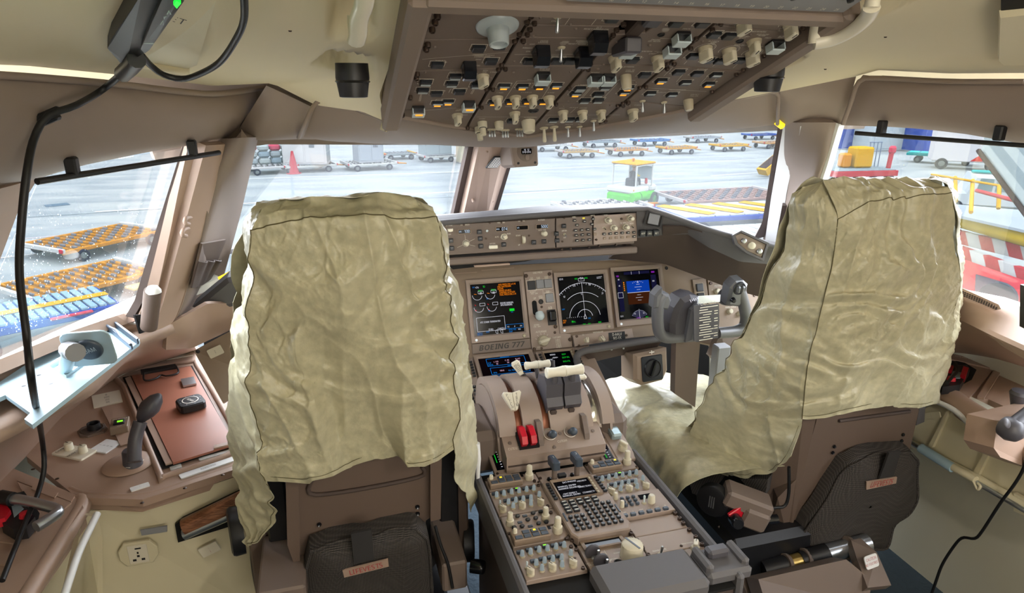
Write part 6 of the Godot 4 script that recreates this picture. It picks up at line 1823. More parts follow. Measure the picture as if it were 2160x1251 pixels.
	rows = [ridge, pts3([v3(.578,1.389,-1.232),v3(.635,1.397,-1.231),v3(.71,1.402,-1.23),v3(.788,1.402,-1.23),v3(.875,1.403,-1.23)]), top_seam, pts3([v3(.612,1.24,-1.232),v3(.686,1.249,-1.211),v3(.801,1.248,-1.206),v3(.946,1.274,-1.226)]), pts3([v3(.617,1.173,-1.244),v3(.691,1.175,-1.213),v3(.834,1.167,-1.22),v3(1.015,1.151,-1.247)]), pts3([v3(.624,1.068,-1.262),v3(.706,1.072,-1.236),v3(.774,1.071,-1.221),v3(.899,1.057,-1.243),v3(1.053,1.052,-1.264)]), pts3([v3(.632,.961,-1.28),v3(.719,.969,-1.243),v3(.832,.946,-1.267),v3(.919,.949,-1.252),v3(1.085,.938,-1.284)]), pts3([v3(.666,.795,-1.308),v3(.719,.801,-1.287),v3(.787,.82,-1.269),v3(.908,.801,-1.297),v3(1.009,.794,-1.278),v3(1.112,.781,-1.31)])]
	cloth_sheet(b, rows,140,150, ax,1.1,v3(0,0,1))
	cloth_sheet(b, [pts3([v3(.596,1.416,-1.282),v3(.587,1.418,-1.272),v3(.578,1.419,-1.262)]), pts3([v3(.533,1.386,-1.3),v3(.545,1.377,-1.244),v3(.592,1.342,-1.215)]), pts3([v3(.546,1.293,-1.316),v3(.562,1.291,-1.27),v3(.612,1.24,-1.232)]), pts3([v3(.548,1.198,-1.351),v3(.567,1.196,-1.289),v3(.617,1.173,-1.244)]), pts3([v3(.549,1.042,-1.413),v3(.584,1.06,-1.335),v3(.624,1.068,-1.262)]), pts3([v3(.543,.884,-1.486),v3(.578,.916,-1.373),v3(.632,.961,-1.28)]), pts3([v3(.53,.634,-1.609),v3(.596,.711,-1.441),v3(.666,.795,-1.308)]), pts3([v3(.52,.559,-1.656),v3(.559,.547,-1.574),v3(.599,.628,-1.453),v3(.642,.706,-1.358),v3(.672,.762,-1.314)]), pts3([v3(.526,.547,-1.652),v3(.551,.525,-1.597),v3(.59,.511,-1.526),v3(.622,.529,-1.453),v3(.653,.596,-1.373),v3(.638,.695,-1.295)])],110,150, ax,1.1,v3(-1,0,.3))
	cloth_sheet(b, [pts3([v3(.863,1.412,-1.263),v3(.885,1.409,-1.284)]), pts3([v3(.884,1.391,-1.207),v3(1.017,1.365,-1.331)]), pts3([v3(1.015,1.151,-1.247),v3(1.229,1.084,-1.419)]), pts3([v3(1.053,1.052,-1.264),v3(1.332,.937,-1.484)]), pts3([v3(1.085,.938,-1.284),v3(1.422,.765,-1.553)]), pts3([v3(1.112,.781,-1.31),v3(1.543,.532,-1.653)])],36,120, ax,1.1,v3(1,0,.3))
	cloth_sheet(b, [ridge, pts3([v3(.638,1.405,-1.324),v3(.785,1.405,-1.324),v3(.929,1.398,-1.325)]), pts3([v3(.541,1.38,-1.309),v3(.864,1.345,-1.394),v3(1.03,1.352,-1.353)]), pts3([v3(.562,.962,-1.463),v3(1.097,.88,-1.534),v3(1.337,.862,-1.517)]), pts3([v3(.55,.596,-1.651),v3(1.367,.441,-1.718),v3(1.565,.501,-1.678)])],40,60, ax,.6,v3(0,.3,-1))
	put("cloth", b.mesh(),"canvas", t)
	seam_on(t, top_seam, ax,1.1)
	seam_on(t, pts3([v3(.591,1.342,-1.214),v3(.611,1.24,-1.231),v3(.616,1.174,-1.243),v3(.623,1.068,-1.26),v3(.631,.961,-1.279),v3(.665,.795,-1.307)]), ax,1.1)
	seam_on(t, pts3([v3(.545,1.257,-1.324),v3(.546,1.172,-1.357),v3(.544,1.03,-1.418),v3(.54,.869,-1.49),v3(.529,.653,-1.596)]), ax,1.1,.002)
	seam_on(t, pts3([v3(.665,.807,-1.306),v3(.714,.814,-1.284),v3(.783,.833,-1.267),v3(.903,.814,-1.295),v3(1.003,.807,-1.276),v3(1.103,.79,-1.309)]), ax,1.1,.001,.0007)
	seam_on(t, pts3([v3(.531,.557,-1.639),v3(.552,.54,-1.589),v3(.589,.528,-1.52),v3(.62,.543,-1.451),v3(.649,.607,-1.375),v3(.626,.702,-1.296),v3(.653,.778,-1.301)]), ax,1.1,.001,.0007)
	# cushion cover of the right seat
	t = thing("cushion_cover","beige dust cover on the seat cushion in front of the right-hand seat back","seat cover")
	b = MB.new()
	cloth_sheet(b, [pts3([v3(.425,.50,-1.98),v3(.42,.36,-1.75),v3(.42,.33,-1.45)]), pts3([v3(.41,.535,-2.02),v3(.405,.52,-1.8),v3(.41,.5,-1.45)]), pts3([v3(.435,.575,-2.06),v3(.45,.60,-1.8),v3(.46,.58,-1.42)]), pts3([v3(.56,.585,-2.1),v3(.58,.605,-1.8),v3(.58,.6,-1.4)]), pts3([v3(.72,.575,-2.09),v3(.72,.6,-1.8),v3(.72,.59,-1.4)]), pts3([v3(.9,.545,-2.04),v3(.92,.58,-1.8),v3(.94,.56,-1.4)]), pts3([v3(.95,.40,-2.0),v3(.97,.36,-1.75),v3(.97,.33,-1.45)])],60,90,v3(.7,0,-1.7),.7,v3(0,1,0))
	cloth_sheet(b, [pts3([v3(.425,.50,-1.98),v3(.435,.575,-2.06),v3(.56,.585,-2.1),v3(.72,.575,-2.09),v3(.9,.545,-2.04),v3(.95,.40,-2.0)]), pts3([v3(.43,.40,-2.0),v3(.56,.42,-2.08),v3(.72,.4,-2.08),v3(.94,.36,-2.0)])],60,20,v3(.7,0,-1.7),1.0,v3(0,0,-1))
	put("cloth", b.mesh(),"canvas", t)
	seat_left()
	seat_right()


func wheel(t: Node, called: String, p: Vector3, axis: Vector3, r: float, w: float, material: String) -> Node3D:
	var b := MB.new()
	b.lathe([v2(0, w),v2(r * .8, w),v2(r * .95, w * .8),v2(r, w * .4),v2(r,-w),v2(0,-w)],20)
	var z := axis.normalized()
	var x := z.cross(Vector3.UP).normalized()
	return put(called, b.mesh(), material, t, Transform3D(Basis(x, z.cross(x), z), p))


func life_vest_bag(called: String, label: String, pts: PackedVector3Array, strap: PackedVector3Array, tagp: PackedVector3Array, n: Vector3) -> void:
	var t := thing(called, label,"pouch", Transform3D(),"life vest pouches on the seat backs")
	var b := MB.new()
	# puffed front: outline pulled in towards the middle in rings
	var c := Vector3.ZERO
	for p in pts:
		c += p / pts.size()
	var rings := []
	for k in [[1.0,.0], [1.0,.03], [.97,.045], [.8,.06], [.5,.066], [.2,.06], [.02,.062]]:
		var row := PackedVector3Array()
		for p in resample(PackedVector3Array(Array(pts) + [pts[0]]),80):
			var q: Vector3 = c + (p - c) * k[0]
			row.append(q + n * (k[1] + .012 * k[0] * broad.get_noise_3d(q.x * 7.0, q.y * 7.0, q.z * 7.0)))
		rings.append(row)
	b.sheet(rings,.0, (rings[2][1] - rings[2][0] as Vector3).cross(rings[3][0] - rings[2][0]).dot(n) < .0, true)
	put("bag", b.mesh(),"mesh_cloth", t)
	b = MB.new()
	b.tube(resample(PackedVector3Array(Array(rings[2]).map(func(p): return p + n * .002)),80),.004,6)
	put("piping", b.mesh(),"mesh_cloth", t)
	b = MB.new()
	var s2 := PackedVector3Array()
	for p in strap:
		s2.append(p + n * .072)
	b.slab(s2,.006, n)
	put("strap", b.mesh(),"webbing", t)
	var q := PackedVector3Array()
	for p in tagp:
		q.append(p + n * .071)
	b = MB.new()
	b.slab(q,.004, n)
	var lb := put("name_tag", b.mesh(),"lining_warm", t)
	b = MB.new()
	var ctr := (q[0] + q[1] + q[2] + q[3]) * .25
	var ex := (q[1] - q[0])
	var h := (q[0] - q[3]).length()
	b.T = frame(ctr + n * .001, ex, q[0] - q[3])
	write_on(b,"LIFEVESTS", h * .62,Vector3.ZERO,.0, ex.length() / (h * 5.2))
	put("lettering", b.mesh(),"red_lettering", lb)


func seat_left() -> void:
	var t := thing("pilot_seat","left pilot seat with brown shell back below the beige dust cover","seat")
	var b := MB.new()
	var n := v3(0,-.17,1).normalized()
	b.slab(pts3([v3(-.584,1.384,-1.248),v3(-.302,1.384,-1.248),v3(-.279,1.135,-1.29),v3(-.275,.816,-1.344),v3(-.277,.644,-1.374),v3(-.308,.623,-1.377),v3(-.317,.412,-1.413),v3(-.6,.488,-1.4),v3(-.617,.622,-1.377),v3(-.596,.821,-1.344),v3(-.62,1.064,-1.302)]),.05, n)
	put("shell_back", b.mesh(),"seat_shell", t)
	b = MB.new()
	b.slab(pts3([v3(-.598,.922,-1.306),v3(-.573,.918,-1.307),v3(-.604,.509,-1.377),v3(-.621,.635,-1.355)]),.06, n)
	put("shell_edge", b.mesh(),"seat_shell", t)
	b = MB.new()
	b.slab(pts3([v3(-.3,.872,-1.315),v3(-.274,.868,-1.315),v3(-.276,.637,-1.355),v3(-.3,.635,-1.355)]),.06, n)
	put("shell_edge", b.mesh(),"seat_shell", t)
	for e in [pts3([v3(-.553,.802,-1.343),v3(-.548,.755,-1.351),v3(-.328,.762,-1.35),v3(-.317,.792,-1.345)])]:
		b = MB.new()
		b.tube(curve(e,24),.005,6)
		put("panel_groove", b.mesh(),"shield_dark", t)
	for p in pts3([v3(-.55,.667,-1.366),v3(-.328,.673,-1.365),v3(-.328,.652,-1.368)]):
		b = MB.new()
		b.T = Transform3D(Basis(Vector3.RIGHT,-.17), p)
		b.lathe([v2(0,.002),v2(.004,.003),v2(.0055,0)],12)
		put("screw", b.mesh(),"black_gloss", t)
	# side brackets, adjusters and base
	b = MB.new()
	for q in [[v3(-.698,.516,-1.53),v3(.045,.3,.1),"side_frame","seat_shell"], [v3(-.213,.522,-1.53),v3(.06,.22,.1),"side_frame","seat_shell"], [v3(-.646,.611,-1.5),v3(.05,.5,.1),"inner_frame","black"], [v3(-.235,.62,-1.52),v3(.05,.4,.1),"inner_frame","black"], [v3(-.636,.55,-1.38),v3(.1,.06,.2),"arm_bracket","panel"], [v3(-.253,.502,-1.4),v3(.06,.08,.18),"arm_bracket","panel"]]:
		put(q[2], box_of(q[1],.005), q[3], t, at(q[0]))
	wheel(t,"adjuster_wheel",v3(-.757,.556,-1.55),v3(-1,0,.2),.06,.016,"black")
	wheel(t,"adjuster_wheel",v3(-.178,.446,-1.5),v3(1,0,.2),.055,.014,"black")
	wheel(t,"adjuster_knob",v3(-.177,.442,-1.4),v3(1,0,.5),.018,.018,"black_gloss")
	b = MB.new()
	b.box(v3(-.45,.42,-1.72),v3(.42,.14,.5),.05)
	put("seat_cushion", b.mesh(),"webbing", t)
	b = MB.new()
	b.box(v3(-.45,.22,-1.55),v3(.4,.26,.5),.01)
	put("pedestal_base", b.mesh(),"black", t)
	put("shade_box", box_of(v3(.1,.16,1.3),.005),"black", t, at(v3(-.22,.17,-1.2)))  # black box standing in for deep shade between seat and pedestal
	for p in [v3(-.717,.464,-1.52),v3(-.703,.463,-1.5)]:
		b = MB.new()
		b.tube(curve(pts3([p + v3(0,.1,-.05), p, p + v3(.01,-.12,.02)]),12),.012,8)
		put("hydraulic_strut", b.mesh(),"rubber", t)
	b = MB.new()
	b.tube(curve(pts3([v3(-.293,.639,-1.33),v3(-.283,.591,-1.32),v3(-.269,.543,-1.31),v3(-.261,.481,-1.3)]),20),.004,6)
	put("cable", b.mesh(),"rubber", t)
	life_vest_bag("life_vest_pouch","dark grey mesh life vest pouch on the back of the left seat", pts3([v3(-.574,.641,-1.37),v3(-.541,.651,-1.368),v3(-.438,.655,-1.368),v3(-.336,.66,-1.367),v3(-.31,.627,-1.373),v3(-.304,.582,-1.38),v3(-.296,.393,-1.412),v3(-.605,.478,-1.398),v3(-.593,.569,-1.382)]), pts3([v3(-.483,.697,-1.361),v3(-.439,.7,-1.36),v3(-.436,.61,-1.375),v3(-.481,.605,-1.376)]), pts3([v3(-.507,.59,-1.379),v3(-.406,.6,-1.377),v3(-.405,.577,-1.381),v3(-.505,.567,-1.383)]), n)


func seat_right() -> void:
	var t := thing("pilot_seat","right pilot seat with brown shell back, slid outboard beside the side console","seat")
	var b := MB.new()
	var n := v3(0,-.17,1).normalized()
	b.slab(pts3([v3(.649,1.322,-1.258),v3(.919,1.355,-1.253),v3(1.098,.992,-1.314),v3(1.101,.761,-1.354),v3(1.111,.73,-1.359),v3(1.161,.47,-1.403),v3(1.133,.238,-1.443),v3(.81,.29,-1.434),v3(.764,.564,-1.387),v3(.757,.748,-1.356)]),.05, n)
	put("shell_back", b.mesh(),"seat_shell", t)
	b = MB.new()
	b.slab(pts3([v3(.708,.771,-1.352),v3(.741,.772,-1.342),v3(.795,.296,-1.423),v3(.746,.347,-1.424),v3(.677,.535,-1.457),v3(.686,.667,-1.389)]),.04, n)
	put("shell_edge", b.mesh(),"seat_shell", t)
	b = MB.new()
	b.slab(pts3([v3(.708,.486,-1.4),v3(.759,.568,-1.381),v3(.804,.279,-1.431),v3(.735,.381,-1.438)]),.05, n)
	put("shell_flank", b.mesh(),"seat_shell", t)
	b = MB.new()
	b.slab(pts3([v3(1.119,.745,-1.366),v3(1.143,.736,-1.368),v3(1.164,.679,-1.378),v3(1.137,.67,-1.379)]),.05, n)
	put("headset_hook", b.mesh(),"shield", t)
	for p in pts3([v3(.845,.651,-1.368),v3(.847,.629,-1.372),v3(1.083,.654,-1.368),v3(1.087,.631,-1.372)]):
		b = MB.new()
		b.T = Transform3D(Basis(Vector3.RIGHT,-.17), p)
		b.lathe([v2(0,.002),v2(.004,.003),v2(.0055,0)],12)
		put("screw", b.mesh(),"black_gloss", t)
	for e in [pts3([v3(.83,.742,-1.353),v3(.957,.741,-1.353),v3(1.073,.738,-1.354)])]:
		b = MB.new()
		b.tube(e,.005,6)
		put("panel_groove", b.mesh(),"shield_dark", t)
	# lap belt, recline block and wheel on the left flank
	b = MB.new()
	b.slab(pts3([v3(.514,.473,-1.64),v3(.542,.528,-1.57),v3(.553,.478,-1.573),v3(.524,.431,-1.641)]),.006,v3(-1,.3,.3))
	b.slab(pts3([v3(.547,.466,-1.628),v3(.575,.566,-1.538),v3(.604,.513,-1.51),v3(.598,.416,-1.56),v3(.588,.367,-1.596),v3(.576,.362,-1.62)]),.05,v3(-1,.3,.3))
	b.slab(pts3([v3(.626,.518,-1.471),v3(.66,.561,-1.394),v3(.669,.498,-1.406),v3(.661,.487,-1.424),v3(.644,.498,-1.448)]),.03,v3(-1,.3,.3))
	put("belt_pad", b.mesh(),"mesh_cloth", t)
	b = MB.new()
	b.slab(pts3([v3(.538,.465,-1.704),v3(.54,.546,-1.668),v3(.588,.532,-1.592),v3(.569,.507,-1.634)]),.02,v3(-1,.3,.3))
	put("orange_lining", b.mesh(),"orange_cloth", t)
	var w := wheel(t,"adjuster_wheel",v3(.495,.518,-1.4),v3(-.8,.05,.6),.047,.014,"black")
	b = MB.new()
	for s in [-.006,.0,.006]:
		b.box(v3(s,0,.0145),v3(.003,.034,.002))
	put("grip_marks", b.mesh(),"steel", w)
	b = MB.new()
	b.box(Vector3.ZERO,v3(.13,.05,.075),.008)
	b.box(v3(.03,-.03,.02),v3(.07,.06,.05),.008)
	put("recline_block", b.mesh(),"panel", t, Transform3D(Basis(Vector3.UP,-.45) * Basis(v3(0,0,1),-.3),v3(.572,.531,-1.36)))
	b = MB.new()
	b.box(Vector3.ZERO,v3(.04,.035,.01),.002)
	put("red_placard", b.mesh(),"red", t, Transform3D(Basis(v3(0,0,1),.5),v3(.528,.507,-1.34)))
	wheel(t,"release_knob",v3(.517,.501,-1.32),v3(-.3,.2,1),.017,.018,"black_gloss")
	b = MB.new()
	b.tube(curve(pts3([v3(.668,.638,-1.33),v3(.681,.554,-1.33),v3(.674,.513,-1.33),v3(.636,.514,-1.33),v3(.608,.499,-1.33),v3(.565,.484,-1.33)]),30),.0045,6)
	put("cable", b.mesh(),"rubber", t)
	# base rail and floor carriage
	b = MB.new()
	b.tube(pts3([v3(.662,.273,-1.36),v3(.733,.287,-1.35)]),.03,16)
	b.tube(pts3([v3(.781,.291,-1.35),v3(.86,.311,-1.34)]),.028,16)
	put("actuator_sleeve", b.mesh(),"black", t)
	b = MB.new()
	b.tube(pts3([v3(.725,.287,-1.35),v3(.789,.293,-1.35)]),.024,16)
	put("actuator_rod", b.mesh(),"brass", t)
	b = MB.new()
	b.tube(pts3([v3(.852,.309,-1.34),v3(.992,.326,-1.33)]),.027,16)
	put("actuator_tube", b.mesh(),"steel", t)
	for p in [v3(.725,.287,-1.35),v3(.788,.292,-1.35),v3(.921,.32,-1.335)]:
		b = MB.new()
		b.tube(pts3([p + v3(-.006,.0015,0), p + v3(.006,-.0015,0)]),.034,18)
		put("clamp_ring", b.mesh(),"panel", t)
	b = MB.new()
	b.slab(pts3([v3(.573,.34,-1.27),v3(.838,.364,-1.25),v3(.912,.3,-1.22),v3(.891,.232,-1.2),v3(.559,.299,-1.2)]),.06,v3(0,.6,1))
	b.slab(pts3([v3(.917,.358,-1.32),v3(.95,.359,-1.32),v3(.953,.355,-1.26),v3(.96,.29,-1.2),v3(.877,.301,-1.2),v3(.887,.345,-1.26)]),.03,v3(0,.6,1))
	put("carriage", b.mesh(),"panel", t)
	b = MB.new()
	b.T = frame(v3(.915,.349,-1.24),v3(1,.05,-.1),v3(-.2,1,-.5))
	b.prism(round_rect(.046,.036,.006),.0,.003,.0)
	var pl := put("caution_placard", b.mesh(),"placard_white", t)
	var b2 := MB.new()
	b2.T = b.T
	write_on(b2,"CAUTION",.0075,v3(0,.007,.0034))
	write_on(b2,"NO FOOTREST",.0065,v3(0,-.006,.0034))
	put("lettering", b2.mesh(),"red_lettering", pl)
	b = MB.new()
	b.box(v3(.78,.24,-1.62),v3(.45,.28,.5),.02)
	b.slab(pts3([v3(.632,.366,-1.5),v3(.784,.338,-1.45),v3(.846,.242,-1.4),v3(.682,.218,-1.4),v3(.58,.26,-1.45)]),.05,v3(0,.5,1))
	put("base_frame", b.mesh(),"black", t)
	b = MB.new()
	b.tube(pts3([v3(.566,.477,-1.34),v3(.648,.483,-1.32)]),.014,10)
	put("lock_bar", b.mesh(),"black_gloss", t)
	b = MB.new()
	b.slab(pts3([v3(.565,.374,-1.46),v3(.588,.378,-1.46),v3(.606,.262,-1.3),v3(.566,.271,-1.3)]),.02,v3(0,.5,1))
	put("carriage_rail", b.mesh(),"panel", t)
	life_vest_bag("life_vest_pouch","dark grey mesh life vest pouch on the back of the right seat", pts3([v3(.868,.62,-1.374),v3(.897,.639,-1.37),v3(.961,.643,-1.37),v3(1.084,.63,-1.372),v3(1.13,.588,-1.379),v3(1.165,.491,-1.396),v3(1.179,.393,-1.412),v3(1.133,.237,-1.439),v3(.977,.258,-1.435),v3(.853,.238,-1.439),v3(.791,.298,-1.429),v3(.804,.424,-1.407)]), pts3([v3(.962,.667,-1.366),v3(1.002,.667,-1.366),v3(1.014,.573,-1.382),v3(.964,.575,-1.381)]), pts3([v3(.923,.57,-1.382),v3(1.03,.567,-1.383),v3(1.036,.543,-1.387),v3(.933,.54,-1.387)]), n)

# ---------------------------------------------------------------- side consoles and what lies on them
func slab_of(pts: PackedVector3Array, thick: float, facing: Vector3) -> Mesh:
	var b := MB.new()
	b.slab(pts, thick, facing)
	return b.mesh()


func tube_of(pts: PackedVector3Array, r: float, seg := 8, n := 30) -> Mesh:
	var b := MB.new()
	b.tube(curve(pts, n) if pts.size() > 2 else pts, r, seg)
	return b.mesh()


func box_of(s: Vector3, bev := .0) -> Mesh:
	var b := MB.new()
	b.box(Vector3.ZERO, s, bev)
	return b.mesh()


func lathe_of(p: Array, seg := 20) -> Mesh:
	var b := MB.new()
	b.lathe(p, seg)
	return b.mesh()


# a printed label: corners are upper left, upper right, lower right, lower left
func placard(q: PackedVector3Array, label: String, text: Array, face := "placard", ink := "dark_lettering", parent: Node = null) -> void:
	var ex := q[1] - q[0]
	var ey := q[0] - q[3]
	var c := (q[0] + q[1] + q[2] + q[3]) * .25
	var x := frame(c, ex, ey)
	var t: Node3D = thing("placard", label,"placard", x) if parent == null else null
	if parent:
		t = Node3D.new()
		t.name = "placard"
		t.transform = x
		parent.add_child(t, true)
	var b := MB.new()
	b.prism(round_rect(ex.length(), ey.length(),.003),-.003,.0015,.0)
	put("plate", b.mesh(), face, t)
	b = MB.new()
	var h := ey.length() / (text.size() + .8)
	for i in text.size():
		var w: float = ex.length() * .92 / maxf(1.0, h * .62 * .8 * String(text[i]).length())
		write_on(b, text[i], h * .62,v3(0, (text.size() * .5 - i - .5) * h,.002),.0, minf(.9, w))
	put("lettering", b.mesh(), ink, t)


func left_side() -> void:
	var up := Vector3.UP
	var t := thing("side_console","brown left side console shelf carrying the tiller and the clipboard recess","console")
	put("top", slab_of(pts3([v3(-1.309,.65,-1.895),v3(-1.137,.65,-1.675),v3(-1.092,.65,-1.642),v3(-.963,.65,-1.6),v3(-.768,.65,-1.679),v3(-.688,.65,-1.71),v3(-.784,.65,-2.256),v3(-.895,.65,-2.566),v3(-1.001,.65,-2.608),v3(-1.21,.65,-2.407),v3(-1.294,.65,-2.122)]),.02, up),"console", t)
	put("rolled_edge", tube_of(pts3([v3(-1.148,.638,-1.704),v3(-1.095,.638,-1.665),v3(-.971,.638,-1.628),v3(-.869,.638,-1.663),v3(-.772,.638,-1.704),v3(-.691,.638,-1.735)]),.014),"console", t)
	put("rim", slab_of(pts3([v3(-1.114,.64,-1.667),v3(-.968,.64,-1.616),v3(-.69,.64,-1.722),v3(-.694,.6,-1.726),v3(-.976,.6,-1.624),v3(-1.119,.6,-1.675)]),.01,v3(0,0,1)),"console", t)
	for p in pts3([v3(-1.191,.651,-1.751),v3(-1.266,.651,-1.816),v3(-.96,.651,-1.584),v3(-.872,.651,-1.623),v3(-.789,.651,-1.661)]):
		put("screw", lathe_of([v2(0,.002),v2(.004,.001),v2(.005,0)],10),"screw", t, lay(p))
	var b := MB.new()
	flat_patch(b, [pts3([v3(-.863,1.018,-1.745),v3(-.945,1,-1.709),v3(-.978,.992,-1.486),v3(-1.054,.992,-1.355),v3(-1.127,.992,-1.24)]), pts3([v3(-.868,.933,-1.9),v3(-1.102,.8,-2.12),v3(-1.202,.8,-1.836),v3(-1.231,.8,-1.68),v3(-1.29,.8,-1.508)]), pts3([v3(-.989,.648,-2.581),v3(-1.208,.648,-2.4),v3(-1.295,.648,-2.114),v3(-1.311,.648,-1.889),v3(-1.346,.648,-1.584)])],30,8,v3(1,.4,0),.012)
	put("fascia", b.mesh(),"console", t)
	b = MB.new()
	flat_patch(b, [pts3([v3(-.876,1.047,-1.72),v3(-.842,1.061,-1.74),v3(-.789,1.072,-1.8),v3(-.733,1.041,-1.88)]), pts3([v3(-.879,1.026,-1.72),v3(-.836,1.008,-1.76),v3(-.803,1.007,-1.84),v3(-.74,.996,-1.9)]), pts3([v3(-.896,.97,-1.76),v3(-.865,.915,-1.9),v3(-.838,.897,-2),v3(-.764,.913,-2.05)])],16,8,v3(0,1.2,0),.012)
	put("pillar_foot", b.mesh(),"console", t)
	# clipboard recess
	t = thing("clipboard","reddish brown clipboard panel with black clip, lying in the console recess","clipboard")
	put("recess_rim", tube_of(pts3([v3(-1.166,.652,-2.297),v3(-1.217,.652,-2.388),v3(-1.191,.652,-2.422),v3(-.989,.652,-2.45),v3(-.957,.652,-2.402),v3(-.788,.652,-1.904),v3(-.771,.652,-1.774),v3(-.926,.652,-1.693),v3(-.952,.652,-1.725),v3(-1.166,.652,-2.297)]),.009,8,90),"console", t)
	put("recess_floor", slab_of(pts3([v3(-1.186,.656,-2.365),v3(-.977,.656,-2.411),v3(-.773,.656,-1.799),v3(-.942,.656,-1.726)]),.004, up),"void", t)
	put("board", slab_of(pts3([v3(-1.156,.664,-2.354),v3(-.977,.664,-2.387),v3(-.772,.664,-1.793),v3(-.917,.664,-1.733)]),.006, up),"red_brown", t)
	put("side_strip", slab_of(pts3([v3(-1.173,.662,-2.342),v3(-1.159,.662,-2.354),v3(-.92,.662,-1.738),v3(-.935,.662,-1.733)]),.004, up),"console", t)
	put("clip_bar", slab_of(pts3([v3(-1.133,.672,-2.379),v3(-1.028,.672,-2.403),v3(-1.019,.672,-2.374),v3(-1.124,.672,-2.349)]),.01, up),"black", t)
	put("clip_wire", tube_of(pts3([v3(-1.117,.67,-2.349),v3(-1.104,.67,-2.294),v3(-1.088,.67,-2.282),v3(-1.066,.67,-2.296),v3(-1.057,.67,-2.318),v3(-1.037,.67,-2.306),v3(-1.005,.67,-2.323),v3(-1.022,.67,-2.384)]),.003,6),"black", t)
	put("latch", slab_of(pts3([v3(-.988,.672,-2.265),v3(-.949,.672,-2.273),v3(-.932,.672,-2.216),v3(-.97,.672,-2.205)]),.006, up),"steel", t)
	put("pull_tab", slab_of(pts3([v3(-.825,.669,-1.791),v3(-.772,.669,-1.805),v3(-.771,.669,-1.788),v3(-.822,.669,-1.775)]),.004, up),"console", t)
	var x: Transform3D = frame(v3(-.922,.690,-2.051),v3(.061,.000,-.026),v3(-.035,.000,-.124))
	t = thing("tablet_mount","black square magnetic mount with a white ring, standing on the reddish clipboard","mount", x)
	b = MB.new()
	b.prism(round_rect(.075,.075,.016),-.022,.0,.004)
	put("block", b.mesh(),"black", t)
	b = MB.new()
	b.lathe([v2(.021,.0015),v2(.0235,.0012)],32)
	write_on(b,"ADAM",.009,v3(0,0,.0012),-1.2)
	put("lettering", b.mesh(),"lettering", t)
	for k in 8:
		var a := TAU * k / 8 + .2
		put("screw", cached("tmscrew", func(w): w.lathe([v2(0,.001),v2(.002,.0005)],8)),"key_grey", t, at(v3(cos(a) * .03, sin(a) * .03,.0)))
	# tiller
	var o: Vector3 = v3(-1.035,.652,-1.78)
	t = thing("tiller","dark grey nose-wheel tiller with almond-shaped grip on a round base plate","tiller", at(o))
	var flat := Transform3D(Basis(Vector3.RIGHT,-PI / 2),Vector3.ZERO)
	put("base_plate", lathe_of([v2(0,.012),v2(.035,.012),v2(.045,.006),v2(.058,.004),v2(.062,.0)],36),"console", t, flat)
	put("hub", lathe_of([v2(0,.05),v2(.018,.05),v2(.021,.046),v2(.024,.0)],24),"lever_grey", t, Transform3D(flat.basis,v3(.017,0,.019)))
	put("arm", tube_of(pts3([v3(.04,.048,.082),v3(.041,.09,.05),v3(.055,.132,.03)]),.017,10,10),"lever_grey", t)
	b = MB.new()
	var g0: Vector3 = v3(.049,.13,.03)
	var g1: Vector3 = v3(.107,.196,.01)
	b.T = frame(g0,v3(.3,.2,1).cross(g1 - g0), g1 - g0) * Transform3D(Basis(Vector3.RIGHT,-PI / 2),Vector3.ZERO)
	b.T.basis = b.T.basis * Basis.from_scale(v3(1,.6,1))
	var l := (g1 - g0).length()
	b.lathe([v2(0,0),v2(.012,.01),v2(.022, l * .35),v2(.025, l * .55),v2(.018, l * .82),v2(.006, l * .98),v2(0, l)],20)
	put("grip", b.mesh(),"lever_grey", t)
	b = MB.new()
	b.T = flat
	var q2 := circle_arc(v2(0,0),.042,-70,-15,10)
	stroke(b, q2,.005,.0125)
	b.flat3(v3(.004,-.041,.0127),v3(.017,-.048,.0127),v3(.017,-.034,.0127),v3(0,0,1))
	put("arrow_mark", b.mesh(),"lettering", t)
	# chart and worktable light knobs, oxygen outlet, power box
	t = thing("dimmer_panel","cream plate with two cream knobs marked chart and worktable, left of the tiller","control panel", frame(v3(-1.189,.652,-1.878),v3(.023,0,-.036),v3(-.119,0,-.183)))
	b = MB.new()
	b.prism(round_rect(.052,.105,.005),-.004,.003,.001)
	put("plate", b.mesh(),"placard", t)
	b = MB.new()
	write_on(b,"CHART",.0085,v3(-.004,.042,.0034),.0)
	write_on(b,"WORKTABLE",.0085,v3(.0,-.006,.0034),.0)
	put("lettering", b.mesh(),"dark_lettering", t)
	for y in [.024,-.025]:
		var k := put("knob", lathe_of([v2(0,.02),v2(.0095,.019),v2(.0105,.017),v2(.0115,0)],22),"knob", t, at(v3(.006, y,.003)))
		put("pointer_line", box_of(v3(.0015,.009,.001)),"knob_line", k, at(v3(0,.004,.0202)))
	t = thing("oxygen_outlet","maroon eight-sided outlet with a dark round port in the console","outlet", frame(v3(-1.179,.652,-1.999),v3(.048,0,-.024),v3(-.067,0,-.176)))
	b = MB.new()
	b.prism(pts2([v2(-.034,-.018),v2(-.018,-.036),v2(.022,-.036),v2(.036,-.018),v2(.036,.018),v2(.02,.034),v2(-.02,.034),v2(-.034,.018)]),-.004,.004,.002)
	put("plate", b.mesh(),"seat_shell", t)
	var cup := put("cup", lathe_of([v2(0,.005),v2(.026,.005),v2(.029,.007),v2(.031,.004)],28),"shield_dark", t)
	put("port", lathe_of([v2(0,.006),v2(.013,.006),v2(.014,.022),v2(.017,.022),v2(.018,.004)],24),"black", cup, at(v3(.006,0,0)))
	t = thing("tablet_power_switch","small brown box with a green lit push switch between the caution placards","switch", frame(v3(-1.102,.665,-1.986),v3(.046,0,-.007),v3(-.056,0,-.152)))
	b = MB.new()
